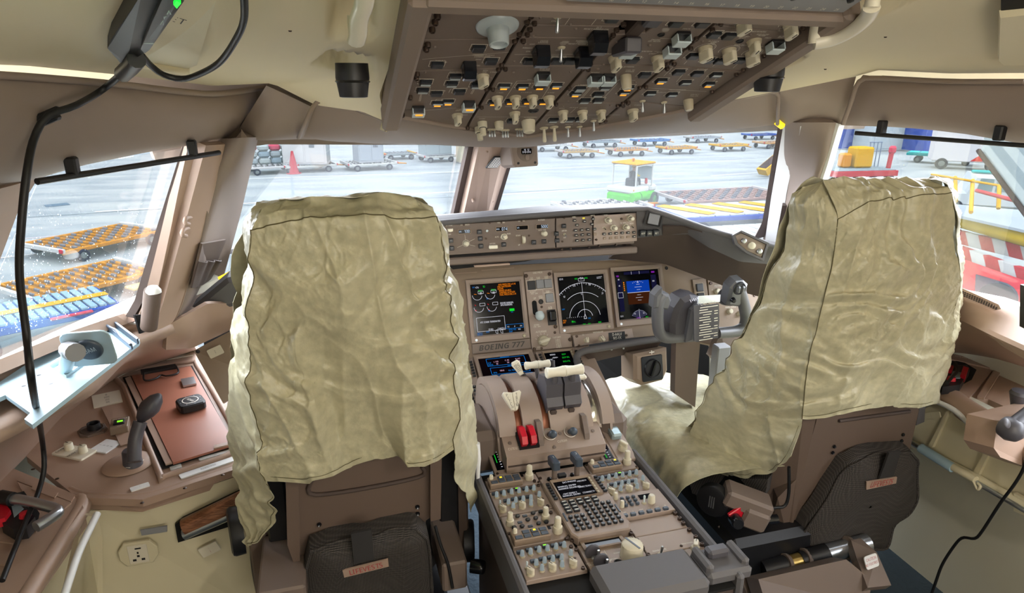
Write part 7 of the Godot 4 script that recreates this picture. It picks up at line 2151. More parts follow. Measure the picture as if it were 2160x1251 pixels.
	b.prism(round_rect(.046,.066,.003),-.012,.01,.002)
	put("box", b.mesh(),"panel_pale", t)
	put("push_button", box_of(v3(.028,.026,.012),.002),"key", t, at(v3(0,-.004,.01)))
	put("lens", box_of(v3(.014,.007,.002)),"lit_green", t, at(v3(.003,-.008,.0165)))
	b = MB.new()
	write_on(b,"EFB POWER",.0062,v3(0,.02,.0105))
	write_on(b,"DISP",.005,v3(.002,-.026,.0105))
	put("lettering", b.mesh(),"lettering", t)
	put("bracket", slab_of(pts3([v3(-1.192,.655,-2.142),v3(-1.158,.655,-2.156),v3(-1.031,.655,-1.899),v3(-1.077,.655,-1.881)]),.003, up),"console", t, t.transform.affine_inverse())
	placard(pts3([v3(-1.25,.652,-2.241),v3(-1.176,.652,-2.266),v3(-1.141,.652,-2.177),v3(-1.21,.652,-2.152)]),"cream caution placard on the console beside the clipboard recess corner", ["CAUTION","DO NOT MOVE FWD PANEL","FLIGHT DECK DOOR","DURING TOWING"])
	placard(pts3([v3(-1.146,.652,-1.89),v3(-1.116,.652,-1.943),v3(-1.085,.652,-1.893),v3(-1.116,.652,-1.843)]),"white caution placard on the console just above the tiller base", ["CAUTION","DO NOT TURN OR","HOLD TILLER WHILE","TOWING AIRPLANE"],"placard_white")
	placard(pts3([v3(-1.091,.652,-2.553),v3(-1.003,.652,-2.574),v3(-.99,.652,-2.52),v3(-1.075,.652,-2.497)]),"cream placard reading latch closed, at the head of the clipboard recess", ["LATCH CLOSED"])
	placard(pts3([v3(-1.003,.652,-1.656),v3(-.964,.652,-1.672),v3(-.958,.652,-1.657),v3(-.996,.652,-1.639)]),"small white placard reading tiller, on the console edge", ["TILLER"],"placard_white")
	placard(pts3([v3(-.895,.652,-1.689),v3(-.768,.652,-1.746),v3(-.766,.652,-1.722),v3(-.887,.652,-1.667)]),"long white placard along the console edge below the clipboard", ["WHEN USING HANDSET REMOVE THE CORD FROM OUTLETS"],"placard_white")
	placard(pts3([v3(-.927,.652,-1.734),v3(-.901,.652,-1.742),v3(-.896,.652,-1.727),v3(-.921,.652,-1.715)]),"tiny white placard between the tiller and the clipboard corner", ["NO STEP"],"placard_white")
	placard(pts3([v3(-.86,.652,-1.759),v3(-.783,.652,-1.785),v3(-.782,.652,-1.773),v3(-.856,.652,-1.746)]),"thin white placard on the rim below the clipboard", ["CLIPBOARD LOAD LIMIT 10 POUNDS"],"placard_white")
	# outboard left panel sliver beside the seat
	t = thing("instrument_panel","sliver of the brown left outboard panel showing between console and left seat cover","instrument panel")
	put("panel_face", slab_of(pts3([v3(-.882,.869,-2),v3(-.732,.936,-2.02),v3(-.691,.778,-1.95),v3(-.806,.74,-1.9)]),.02,v3(0,.5,1)),"panel_pale", t)
	placard(pts3([v3(-.843,.869,-1.99),v3(-.805,.884,-1.99),v3(-.801,.862,-1.985),v3(-.839,.843,-1.985)]),"", ["FLIGHT DECK"],"placard","dark_lettering", t)
	put("screw", lathe_of([v2(0,.002),v2(.006,.0)],12),"black", t, at(v3(-.868,.871,-1.985)))
	# blue plate with clip and tablet arm
	t = thing("tablet_tray","pale blue metal tray with a wire clip, lying on the left window sill","tray")
	put("plate", slab_of(pts3([v3(-1.017,1.085,-1.745),v3(-.89,1.085,-1.535),v3(-.888,1.085,-1.518),v3(-.968,1.085,-1.17),v3(-.988,1.085,-1.195),v3(-.987,1.085,-1.217),v3(-1.055,1.085,-1.304),v3(-1.06,1.085,-1.296),v3(-1.074,1.085,-1.225),v3(-1.098,1.085,-1.284),v3(-1.087,1.085,-1.367)]),.008, up),"blue_plate", t)
	for q in [pts3([v3(-.995,1.099,-1.652),v3(-.988,1.099,-1.683),v3(-.884,1.099,-1.506),v3(-.89,1.099,-1.469)])]:
		for k in 2:
			put("clip_bar", slab_of(pts3([q[1].lerp(q[0], k * .8), q[2].lerp(q[3], k * .8), q[2].lerp(q[3], k * .8 + .2), q[1].lerp(q[0], k * .8 + .2)]),.012, up),"key_blue", t)
		put("clip_wire", tube_of(pts3([q[0], q[0].lerp(q[3],.3), (q[0].lerp(q[3],.5)).lerp(q[1].lerp(q[2],.5),.2), q[0].lerp(q[3],.7), q[3]]),.003,6),"key_blue", t)
	for p in pts3([v3(-.953,1.085,-1.531),v3(-1.029,1.085,-1.383),v3(-.994,1.085,-1.335),v3(-1.038,1.085,-1.337),v3(-1.004,1.085,-1.292)]):
		put("hole", lathe_of([v2(0,.0005),v2(.004,.0)],10),"black", t, lay(p))
	t = thing("tablet_holder","pale grey ball-jointed tablet arm with a round dark disc, bolted on the blue tray","mount")
	put("foot", slab_of(pts3([v3(-1.022,1.091,-1.421),v3(-1,1.091,-1.471),v3(-.962,1.091,-1.41),v3(-.974,1.091,-1.354)]),.006, up),"blue_pale", t)
	put("ball_arm", tube_of(pts3([v3(-.982,1.095,-1.378),v3(-.96,1.125,-1.334),v3(-.949,1.145,-1.319)]),.012,12,12),"blue_pale", t)
	put("clamp_handle", tube_of(pts3([v3(-1,1.105,-1.378),v3(-.986,1.115,-1.369),v3(-.971,1.125,-1.355)]),.006,10,10),"blue_pale", t)
	put("ball", tube_of(pts3([v3(-.958,1.145,-1.347),v3(-.936,1.15,-1.313)]),.017,12),"key_grey", t)
	var fx := frame(v3(-.927,1.14,-1.351),v3(.055,0,0),v3(.026,.07,.024))
	b = MB.new()
	b.prism(round_rect(.082,.082,.014),-.004,.0,.001)
	var hp := put("head_plate", b.mesh(),"blue_pale", t, fx)
	b = MB.new()
	b.lathe([v2(0,.005),v2(.020,.005),v2(.023,.003),v2(.024,0)],32)
	put("disc", b.mesh(),"key_blue", hp)
	b = MB.new()
	write_on(b,"ADAM",.009,v3(0,0,.0056),.3)
	put("lettering", b.mesh(),"cap_pale", hp)
	# window crank, its pocket, window placard, hooks and pen pocket
	t = thing("window_crank","brown window crank handle with a white rounded tip standing in the left sill","crank handle")
	put("handle", tube_of(pts3([v3(-.888,1.085,-1.614),v3(-.858,1.18,-1.573)]),.018,16),"seat_shell", t)
	put("tip", lathe_of([v2(0,.012),v2(.010,.009),v2(.016,.0),v2(.016,-.006)],18),"placard_white", t, Transform3D(Basis(Vector3.RIGHT,-PI / 2),v3(-.857,1.182,-1.574)))
	put("pocket", slab_of(pts3([v3(-.909,1.119,-1.603),v3(-.885,1.092,-1.685),v3(-.886,1.057,-1.688),v3(-.909,1.068,-1.62)]),.004,v3(1,1,0)),"void", t)
	placard(pts3([v3(-1.01,1.078,-1.75),v3(-.986,1.078,-1.813),v3(-.929,1.078,-1.688),v3(-.954,1.078,-1.627)]),"white window operation placard with red print on the left sill", ["WINDOW","PULL","HANDLE","CLOSED"],"placard_white","red_lettering")
	t = thing("headset_hook","pair of moulded tan hooks on the left window sash","hook")
	for p in [[v3(-.781,1.312,-1.716),v3(-.787,1.321,-1.661),v3(-.789,1.312,-1.653),v3(-.786,1.304,-1.677)], [v3(-.789,1.287,-1.721),v3(-.796,1.294,-1.666),v3(-.799,1.285,-1.655),v3(-.796,1.276,-1.68)]]:
		put("hook", tube_of(PackedVector3Array(p),.005,8,14),"lining_warm", t)
	t = thing("pen_pocket","dark brown leather pen pocket with three slots on the left window pillar","pocket")
	put("backing", slab_of(pts3([v3(-.772,1.244,-1.73),v3(-.754,1.194,-1.99),v3(-.835,1.04,-2.11),v3(-.809,1.136,-1.73)]),.006,v3(.6,0,1)),"seat_shell", t)
	b = MB.new()
	var fr := []
	for k in 5:
		var row := PackedVector3Array()
		for j in 25:
			var u := j / 24.0
			var p0: Vector3 = (v3(-.785,1.202,-1.727) as Vector3).lerp(v3(-.784,1.122,-2.052), u)
			var p1: Vector3 = (v3(-.808,1.138,-1.722) as Vector3).lerp(v3(-.831,1.043,-2.101), u)
			row.append(p0.lerp(p1, k / 4.0) + v3(.5,0,.8) * .022 * absf(sin(u * PI * 3.0)) * (1.0 - k / 5.0))
		fr.append(row)
	b.sheet(fr,.003, (fr[1][0] - fr[0][0] as Vector3).cross(fr[0][1] - fr[0][0]).dot(v3(.6,0,1)) > .0)
	put("slots", b.mesh(),"shield_dark", t)
	single("pencil", tube_of(pts3([v3(-.785,1.086,-1.98),v3(-.756,1.095,-2)]),.006),"lit_yellow","yellow and black marker lying beside the left end of the glareshield","pen")
	# aft left console with the mask box
	t = thing("mask_stowage","brown left oxygen mask stowage box in the bottom left corner of the photo","stowage box")
	put("top", slab_of(pts3([v3(-1.328,.652,-1.842),v3(-1.29,.652,-1.809),v3(-1.122,.652,-1.66),v3(-1.089,.652,-1.6),v3(-1.102,.652,-1.463),v3(-1.119,.652,-1.309),v3(-1.245,.652,-1.182),v3(-1.46,.652,-1.719)]),.05, up),"console", t)
	put("rolled_edge", tube_of(pts3([v3(-1.117,.635,-1.659),v3(-1.103,.635,-1.624),v3(-1.109,.635,-1.471),v3(-1.116,.635,-1.314)]),.02,10),"console", t)
	for q in [pts3([v3(-1.283,.656,-1.783),v3(-1.121,.656,-1.649),v3(-1.122,.656,-1.626),v3(-1.281,.656,-1.759)]), pts3([v3(-1.236,.659,-1.734),v3(-1.163,.659,-1.672),v3(-1.163,.659,-1.648),v3(-1.23,.659,-1.703)]), pts3([v3(-1.279,.656,-1.754),v3(-1.12,.656,-1.622),v3(-1.161,.656,-1.523),v3(-1.203,.656,-1.621)]), pts3([v3(-1.211,.656,-1.472),v3(-1.177,.656,-1.45),v3(-1.171,.656,-1.415),v3(-1.211,.656,-1.426)]), pts3([v3(-1.233,.657,-1.532),v3(-1.193,.657,-1.511),v3(-1.19,.657,-1.487),v3(-1.233,.657,-1.508)])]:
		put("lid_plate", slab_of(q,.004, up),"console", t)
	put("well", slab_of(pts3([v3(-1.274,.658,-1.692),v3(-1.245,.658,-1.7),v3(-1.176,.658,-1.592),v3(-1.167,.658,-1.55),v3(-1.183,.658,-1.534),v3(-1.211,.658,-1.541),v3(-1.276,.658,-1.623)]),.003, up),"void", t)
	t = thing("oxygen_mask","left oxygen mask with red grips, black regulator and silver hose in its stowage box","oxygen mask")
	put("regulator", slab_of(pts3([v3(-1.239,.69,-1.6),v3(-1.207,.69,-1.595),v3(-1.158,.69,-1.528),v3(-1.163,.69,-1.492),v3(-1.187,.69,-1.491),v3(-1.225,.69,-1.529)]),.03, up),"black", t)
	for q in [pts3([v3(-1.246,.7,-1.625),v3(-1.24,.7,-1.635),v3(-1.21,.7,-1.608),v3(-1.205,.7,-1.591),v3(-1.231,.7,-1.606)]), pts3([v3(-1.253,.7,-1.597),v3(-1.238,.7,-1.589),v3(-1.212,.7,-1.553),v3(-1.213,.7,-1.525),v3(-1.227,.7,-1.519)])]:
		put("grip", slab_of(q,.02, up),"red", t)
	put("label", slab_of(pts3([v3(-1.224,.692,-1.586),v3(-1.214,.692,-1.594),v3(-1.193,.692,-1.566),v3(-1.201,.692,-1.536)]),.002, up),"blue_pale", t)
	put("test_button", lathe_of([v2(0,.012),v2(.010,.010),v2(.012,0)],16),"red", t, Transform3D(Basis(Vector3.RIGHT,-PI / 2),v3(-1.178,.691,-1.533)))
	put("hose", tube_of(pts3([v3(-1.22,.71,-1.584),v3(-1.19,.71,-1.569),v3(-1.149,.71,-1.543),v3(-1.116,.71,-1.52),v3(-1.101,.71,-1.502),v3(-1.108,.71,-1.483),v3(-1.128,.71,-1.455)]),.012,12,40),"steel", t)
	put("hose_end", tube_of(pts3([v3(-1.244,.712,-1.595),v3(-1.215,.712,-1.578)]),.016,12),"rubber", t)
	# cream aft-facing wall with socket, plaque and stowed table
	b = MB.new()
	b.slab(pts3([v3(-1.114,.6,-1.665),v3(-.987,.585,-1.665),v3(-.688,.64,-1.69),v3(-.732,.183,-1.66),v3(-1.134,.303,-1.64)]),.03,v3(0,0,1))
	structure("wall_left_console", b.mesh(),"pale_plastic")
	t = thing("stowed_table","wood-grained worktable edge stowed in a slot of the cream left wall","worktable")
	put("slot", slab_of(pts3([v3(-.917,.528,-1.654),v3(-.897,.543,-1.654),v3(-.737,.603,-1.66),v3(-.748,.502,-1.66),v3(-.917,.474,-1.654)]),.01,v3(0,0,1)),"void", t)
	put("leaf", tube_of(pts3([v3(-.891,.527,-1.64),v3(-.737,.587,-1.64)]),.024,14),"table_wood", t)
	put("edge_trim", tube_of(pts3([v3(-.894,.512,-1.63),v3(-.738,.565,-1.63)]),.014,12),"steel", t)
	placard(pts3([v3(-.866,.447,-1.65),v3(-.821,.464,-1.65),v3(-.823,.435,-1.65),v3(-.869,.417,-1.65)]),"pale no smoking plaque on the cream wall below the stowed table", ["NO","SMOKING"],"placard","red_lettering")
	x = frame(v3(-1.008,.469,-1.645),v3(.082,0,0),v3(.05,1,.02))
	t = thing("power_socket","cream multi-standard power socket with two screws in the left wall","power socket", x)
	b = MB.new()
	b.prism(pts2([v2(-.045,-.012),v2(-.03,-.034),v2(.03,-.034),v2(.045,-.012),v2(.045,.012),v2(.03,.034),v2(-.03,.034),v2(-.045,.012)]),-.004,.004,.002)
	put("plate", b.mesh(),"pale_plastic", t)
	put("socket_face", box_of(v3(.045,.054,.004),.001),"placard", t, at(v3(0,0,.0045)))
	for p in [[v3(.002,.018,.0066),v3(.014,.004,.001)], [v3(0,.005,.0066),v3(.004,.006,.001)], [v3(-.01,-.016,.0066),v3(.008,.006,.001)], [v3(.01,-.016,.0066),v3(.008,.006,.001)], [v3(0,-.005,.0066),v3(.006,.006,.001)]]:
		put("pin_hole", box_of(p[1]),"black", t, at(p[0]))
	single("label_strip", slab_of(pts3([v3(-.995,.534,-1.645),v3(-.933,.535,-1.645),v3(-.935,.518,-1.645),v3(-.994,.518,-1.645)]),.004,v3(0,0,1)),"key_grey","grey recessed strip above the power socket","label holder")
	b = MB.new()
	b.slab(pts3([v3(-1.115,.61,-1.659),v3(-1.126,.61,-1.511),v3(-1.14,.61,-1.323),v3(-1.15,.05,-1),v3(-1.12,.05,-1.66)]),.02,v3(1,0,0))
	structure("wall_left_console", b.mesh(),"pale_plastic")
	t = thing("stowage_door","open cream stowage door with a printed notice, beside the left mask box","door")
	put("leaf", slab_of(pts3([v3(-1.088,.636,-1.6),v3(-1.049,.653,-1.56),v3(-1.048,.593,-1.56),v3(-1.041,.455,-1.45),v3(-1.053,.597,-1.3),v3(-1.086,.627,-1.56)]),.012,v3(1,0,.5)),"pale_plastic", t)
	put("edge", tube_of(pts3([v3(-1.047,.657,-1.555),v3(-1.05,.651,-1.5),v3(-1.049,.65,-1.42),v3(-1.041,.641,-1.3)]),.008),"placard_white", t)


func right_side() -> void:
	var up := Vector3.UP
	var t := thing("side_console","brown right side console shelf under the first officer's window","console")
	put("top", slab_of(pts3([v3(1.497,.75,-1.694),v3(1.53,.75,-1.629),v3(1.608,.75,-1.539),v3(1.666,.75,-1.473),v3(1.705,.75,-1.312),v3(1.301,.75,-1.034),v3(1.341,.75,-1.248),v3(1.338,.75,-1.338),v3(1.2,.75,-1.413)]),.03, up),"console", t)
	var b := MB.new()
	flat_patch(b, [pts3([v3(1.267,1,-1.682),v3(1.196,1,-1.375),v3(1.164,1,-1.235),v3(1.134,1,-1.057)]), pts3([v3(1.266,.88,-1.615),v3(1.35,.88,-1.483),v3(1.362,.88,-1.369),v3(1.355,.88,-1.188)]), pts3([v3(1.413,.748,-1.69),v3(1.542,.748,-1.639),v3(1.624,.748,-1.552),v3(1.728,.748,-1.398)])],30,8,v3(-1,.4,0),.012)
	put("fascia", b.mesh(),"console", t)
	put("rolled_edge", tube_of(pts3([v3(1.24,.735,-1.447),v3(1.265,.735,-1.42),v3(1.237,.735,-1.316),v3(1.226,.735,-1.234),v3(1.201,.735,-1.109),v3(1.156,.735,-.93)]),.034,12),"console", t)
	# mask box
	t = thing("mask_stowage","brown right oxygen mask stowage box with lid plates, behind the right seat cover","stowage box")
	for q in [pts3([v3(1.504,.762,-1.62),v3(1.577,.762,-1.507),v3(1.53,.762,-1.481),v3(1.459,.762,-1.586)]), pts3([v3(1.502,.757,-1.57),v3(1.539,.757,-1.49),v3(1.347,.757,-1.385),v3(1.28,.757,-1.351),v3(1.275,.757,-1.404)]), pts3([v3(1.535,.76,-1.485),v3(1.538,.76,-1.465),v3(1.31,.76,-1.331),v3(1.303,.76,-1.346)])]:
		put("lid_plate", slab_of(q,.006, up),"console", t)
	put("well", slab_of(pts3([v3(1.434,.76,-1.581),v3(1.488,.76,-1.559),v3(1.472,.76,-1.494),v3(1.393,.76,-1.442),v3(1.302,.76,-1.411),v3(1.265,.76,-1.434)]),.002, up),"void", t)
	b = MB.new()
	var e: Vector3 = v3(1.524,.764,-1.556)
	b.T = frame(e,v3(.054,0,.074),v3(.063,0,-.048))
	write_on(b,"OXYGEN MASK",.012,Vector3.ZERO)
	put("lettering", b.mesh(),"lettering", t)
	t = thing("oxygen_mask","right oxygen mask with red grips, partly behind the right seat cover","oxygen mask")
	put("regulator", slab_of(pts3([v3(1.35,.785,-1.513),v3(1.419,.785,-1.487),v3(1.402,.785,-1.462),v3(1.27,.785,-1.379),v3(1.208,.785,-1.382)]),.025, up),"black", t)
	put("grip", slab_of(pts3([v3(1.379,.795,-1.467),v3(1.383,.795,-1.452),v3(1.316,.795,-1.405),v3(1.314,.795,-1.42)]),.02, up),"red", t)
	put("grip", slab_of(pts3([v3(1.345,.795,-1.491),v3(1.35,.795,-1.475),v3(1.313,.795,-1.448),v3(1.305,.795,-1.458)]),.02, up),"red", t)
	put("label", slab_of(pts3([v3(1.333,.787,-1.461),v3(1.349,.787,-1.443),v3(1.307,.787,-1.412),v3(1.282,.787,-1.425)]),.002, up),"blue_pale", t)
	put("test_button", lathe_of([v2(0,.012),v2(.010,.010),v2(.012,0)],16),"red", t, Transform3D(Basis(Vector3.RIGHT,-PI / 2),v3(1.27,.786,-1.41)))
	put("strap", tube_of(pts3([v3(1.364,.8,-1.489),v3(1.325,.8,-1.441),v3(1.26,.8,-1.402),v3(1.213,.8,-1.375)]),.005),"rubber", t)
	# sill grille
	t = thing("air_grille","perforated air grille set in the right window sill","air grille")
	put("plate", slab_of(pts3([v3(1.145,1.092,-1.352),v3(1.146,1.103,-1.341),v3(1.192,1.077,-1.269),v3(1.193,1.067,-1.26),v3(1.186,1.06,-1.271),v3(1.142,1.079,-1.343)]),.004,v3(-1,1,0)),"lining_warm", t)
	b = MB.new()
	for i in 16:
		for k in 3:
			var p: Vector3 = (v3(1.145,1.095,-1.344) as Vector3).lerp(v3(1.191,1.071,-1.271), i / 15.0).lerp((v3(1.142,1.085,-1.341) as Vector3).lerp(v3(1.185,1.064,-1.268), i / 15.0), k * .42)
			b.box(p,v3(.003,.002,.003))
	put("holes", b.mesh(),"void", t).set_meta("kind","stuff")
	# handset base on the console corner
	t = thing("lamp_ball","dark grey ball-jointed arm on the brown corner block of the right console","lamp arm")
	put("block", slab_of(pts3([v3(1.065,.768,-1.1),v3(1.082,.83,-1.12),v3(1.276,.841,-1.12),v3(1.287,.655,-1.08),v3(1.081,.745,-1.09)]),.08,v3(-.3,.3,1)),"console", t)
	put("ball", lathe_of([v2(0,.03),v2(.012,.028),v2(.024,.018),v2(.03,.0),v2(.026,-.018),v2(.0,-.03)],24),"lever_grey", t, at(v3(1.077,.829,-1.08)))
	put("cap", lathe_of([v2(0,.003),v2(.010,.002),v2(.012,0)],18),"lever_grey", t, frame(v3(1.014,.871,-1.05),v3(1,0,-.2),v3(0,.8,-.5)))
	put("arm", tube_of(pts3([v3(1.084,.841,-1.08),v3(1.19,.875,-1.1)]),.018,12),"lever_grey", t)
	single("round_cap", lathe_of([v2(0,.012),v2(.022,.010),v2(.026,.002),v2(.02,-.02),v2(.012,-.05)],24),"lever_grey","round dark grey cap on a pale stem at the right console edge","cap", Transform3D(Basis(Vector3.RIGHT,-PI / 2),v3(1.256,.842,-1.2)))
	# cream stowage lid, rod and the lower wall
	t = thing("stowage_lid","open cream stowage lid with raised ribs and a wavy white edge along the right wall","lid")
	put("lid_back", slab_of(pts3([v3(1.21,.642,-1.465),v3(1.21,.731,-1.392),v3(1.21,.734,-1.344),v3(1.21,.709,-1.268),v3(1.21,.699,-1.198),v3(1.21,.7,-1.107),v3(1.21,.704,-1.002),v3(1.21,.582,-.982),v3(1.21,.571,-1.093),v3(1.21,.568,-1.236),v3(1.21,.555,-1.438)]),.012,v3(-1,0,0)),"pale_plastic", t)
	put("edge", tube_of(pts3([v3(1.2,.738,-1.38),v3(1.2,.74,-1.333),v3(1.2,.732,-1.297),v3(1.2,.714,-1.252),v3(1.2,.705,-1.191),v3(1.2,.707,-1.101),v3(1.2,.712,-.997)]),.008),"placard_white", t)
	put("rail", tube_of(pts3([v3(1.195,.573,-1.427),v3(1.195,.588,-1.214),v3(1.195,.593,-1.087),v3(1.195,.601,-.976)]),.012),"pale_plastic", t)
	for q in [pts3([v3(1.2,.724,-1.348),v3(1.2,.737,-1.339),v3(1.2,.595,-1.365),v3(1.2,.594,-1.378)]), pts3([v3(1.2,.698,-1.208),v3(1.2,.702,-1.196),v3(1.2,.591,-1.216),v3(1.2,.588,-1.232)]), pts3([v3(1.19,.61,-1.109),v3(1.19,.611,-1.081),v3(1.19,.568,-1.07),v3(1.19,.563,-1.097)])]:
		put("rib", slab_of(q,.014,v3(-1,0,0)),"pale_plastic", t)
	placard(pts3([v3(1.2,.686,-1.421),v3(1.2,.719,-1.369),v3(1.2,.678,-1.359),v3(1.2,.672,-1.411)]),"", ["STOWAGE","MAX LOAD","WHEN STOWING"],"pale_plastic","dark_lettering", t)
	t = thing("lid_strut","long steel strut with a pale blue sleeve below the cream stowage lid","strut")
	put("rod", tube_of(pts3([v3(1.18,.584,-1.419),v3(1.18,.585,-1.2),v3(1.18,.588,-1.098),v3(1.18,.589,-1.019)]),.007),"steel", t)
	put("sleeve", tube_of(pts3([v3(1.175,.589,-1.38),v3(1.175,.588,-1.27)]),.014,12),"blue_plate", t)
	put("guide", tube_of(pts3([v3(1.175,.591,-1.271),v3(1.175,.593,-1.2)]),.011,12),"pale_plastic", t)
	put("hook", tube_of(pts3([v3(1.17,.589,-1.201),v3(1.17,.574,-1.186),v3(1.17,.587,-1.181),v3(1.17,.59,-1.19)]),.004,6),"pale_plastic", t)
	b = MB.new()
	b.slab(pts3([v3(1.27,.75,-2.2),v3(1.27,.75,.9),v3(1.31,.08,.9),v3(1.31,.08,-2.2)]),.03,v3(-1,0,0))
	structure("wall_right", b.mesh(),"side_wall")
	b = MB.new()
	b.slab(pts3([v3(1.5,.99,1.0),v3(1.5,.99,-1.5),v3(1.2,.99,-2.1),v3(.9,.9,-2.75),v3(.9,.0,-2.75),v3(1.6,.0,-2.0),v3(1.6,.0,1.0)]),.03,v3(-1,0,0))
	structure("wall_right", b.mesh(),"side_wall")
	single("cable", tube_of(pts3([v3(1.16,.751,-1.081),v3(1.16,.702,-1.083),v3(1.16,.652,-1.093),v3(1.16,.58,-1.114),v3(1.16,.476,-1.139),v3(1.16,.441,-1.153),v3(1.16,.419,-1.185),v3(1.16,.378,-1.202),v3(1.16,.301,-1.221),v3(1.16,.237,-1.227),v3(1.16,.155,-1.232)]),.004,8,60),"rubber","thin black cable hanging down the grey right wall","cable")
	# dark sheath on the right pillar
	single("pen_pocket", slab_of(pts3([v3(.97,1.236,-1.886),v3(1.009,1.245,-1.844),v3(1.123,1.062,-2.001),v3(1.086,1.05,-2.045)]),.012,v3(-.4,0,1)),"shield_dark","dark leather pen pocket on the right window pillar beside the right seat cover","pocket")
	t = thing("card_case","black card case hanging at the right edge of the photo below the window","case")
	put("case", slab_of(pts3([v3(1.15,1.156,-1.198),v3(1.15,1.153,-1.13),v3(1.15,1.043,-1.102),v3(1.15,1.055,-1.174)]),.02,v3(-1,0,0)),"black", t)

# ---------------------------------------------------------------- things on the ceiling and window bands
func ceiling_things() -> void:
	# grab handles and cup lamps
	var hd: Array = [["left", pts3([v3(-.414,1.734,-.949),v3(-.413,1.718,-.987),v3(-.418,1.702,-1.028),v3(-.418,1.686,-1.066),v3(-.42,1.676,-1.091)])], ["right", pts3([v3(.346,1.735,-.946),v3(.367,1.723,-.976),v3(.376,1.707,-1.014),v3(.369,1.694,-1.046),v3(.344,1.688,-1.061)])]]
	for q in hd:
		var t := thing("grab_handle","glossy cream grab handle in the ceiling recess on the %s of the overhead panel" % q[0],"grab handle")
		var b := MB.new()
		b.tube(curve(q[1],24),.013,12,.7)
		put("grip", b.mesh(),"ivory", t)
		for k in [0,4]:
			b = MB.new()
			var p: Vector3 = q[1][k]
			b.tube(pts3([p, p + v3(0,.035,0)]),.011,10)
			put("post", b.mesh(),"ivory", t)
	var n := 0
	for p in [v3(-.419,1.62,-1.278),v3(.378,1.633,-1.222)]:
		var t := thing("reading_light","black cup-shaped reading light under the ceiling on the %s of the overhead panel" % ["left","right"][n],"reading light", at(p))
		n += 1
		put("shade", lathe_of([v2(0,.03),v2(.028,.03),v2(.029,.006),v2(.024,-.026),v2(.02,-.027),v2(.0,-.02)],28),"black", t, Transform3D(Basis(Vector3.RIGHT,-PI / 2),Vector3.ZERO))
		put("rim", lathe_of([v2(.0285,.002),v2(.0305,.0),v2(.0285,-.002)],28),"black_gloss", t, Transform3D(Basis(Vector3.RIGHT,-PI / 2),Vector3.ZERO))
	# black shade rods under the window bands
	for q in [["left", pts3([v3(-.917,1.466,-1.25),v3(-.703,1.463,-1.681)]),[v3(-.887,1.479,-1.323),v3(-.745,1.481,-1.606)]], ["right", pts3([v3(.873,1.499,-1.513),v3(1.065,1.493,-1.133)]),[v3(.904,1.517,-1.46),v3(1.017,1.518,-1.233)]]]:
		var t := thing("shade_rod","thin black sunshade rod held by two clips below the %s window band" % q[0],"sunshade rod")
		put("rod", tube_of(q[1],.0055,10),"black", t)
		for c in q[2]:
			put("clip", box_of(v3(.018,.034,.022),.003),"rubber", t, at(c))
	# stowage pocket panels
	var t := thing("booklet_pocket","cream ceiling pocket with dark lettering behind the black hand unit","pocket")
	put("flap", slab_of(pts3([v3(-.683,1.725,-1.121),v3(-.605,1.724,-1.101),v3(-.671,1.644,-1.314),v3(-.69,1.638,-1.332),v3(-.793,1.65,-1.334),v3(-.717,1.705,-1.181)]),.006,v3(0,-1,0)),"pale_plastic", t)
	put("ledge", tube_of(pts3([v3(-.863,1.656,-1.339),v3(-.786,1.65,-1.332),v3(-.688,1.635,-1.34)]),.009,8),"cream", t)
	put("tab", slab_of(pts3([v3(-.734,1.72,-1.144),v3(-.694,1.734,-1.098),v3(-.676,1.734,-1.093),v3(-.735,1.705,-1.179),v3(-.748,1.705,-1.183)]),.004,v3(0,-1,0)),"pale_plastic", t)
	var b := MB.new()
	b.T = frame(v3(-.725,1.712,-1.142),v3(.011,-.003,-.003),v3(.006,.006,.017))
	write_on(b,"BOOK",.016,Vector3.ZERO)
	b.T = frame(v3(-.669,1.703,-1.147),v3(.007,-.002,-.003),v3(.005,.006,.015))
	write_on(b,"LET",.016,Vector3.ZERO)
	put("lettering", b.mesh(),"dark_lettering", t)
	t = thing("ceiling_pocket","cream pocket panel with dark upper opening at the top right edge of the ceiling","pocket")
	put("panel", slab_of(pts3([v3(.643,1.731,-.979),v3(.733,1.742,-.954),v3(1.021,1.663,-1.145),v3(.883,1.661,-1.15),v3(.843,1.669,-1.13)]),.014,v3(0,-1,0)),"pale_plastic", t)
	put("opening", slab_of(pts3([v3(.556,1.77,-.916),v3(.642,1.778,-.896),v3(.763,1.745,-.976),v3(.673,1.735,-1.003)]),.004,v3(0,-1,0)),"void", t)
	# black hand unit with the green lamp
	t = thing("power_unit","black hand-held power unit with a glowing green lamp under the ceiling","power unit")
	put("body", slab_of(pts3([v3(-.664,1.714,-.939),v3(-.628,1.714,-.928),v3(-.633,1.706,-.975),v3(-.713,1.657,-1.143),v3(-.753,1.644,-1.21),v3(-.762,1.644,-1.213),v3(-.765,1.663,-1.168),v3(-.745,1.673,-1.113)]),.05,v3(0,-1,.2)),"rubber", t)
	put("side_face", slab_of(pts3([v3(-.635,1.712,-.909),v3(-.616,1.712,-.903),v3(-.618,1.707,-.922),v3(-.698,1.66,-1.105),v3(-.708,1.656,-1.122),v3(-.71,1.661,-1.111),v3(-.701,1.669,-1.084)]),.02,v3(0,-1,.2)),"rubber", t)
	put("cable_boot", tube_of(pts3([v3(-.729,1.649,-1.166),v3(-.755,1.637,-1.228),v3(-.777,1.629,-1.281)]),.013,10,10),"black", t)
	put("power_lamp", slab_of(pts3([v3(-.63,1.703,-.925),v3(-.624,1.706,-.912),v3(-.621,1.704,-.919),v3(-.629,1.7,-.937)]),.004,v3(0,-1,.2)),"lit_green_lamp", t)
	b = MB.new()
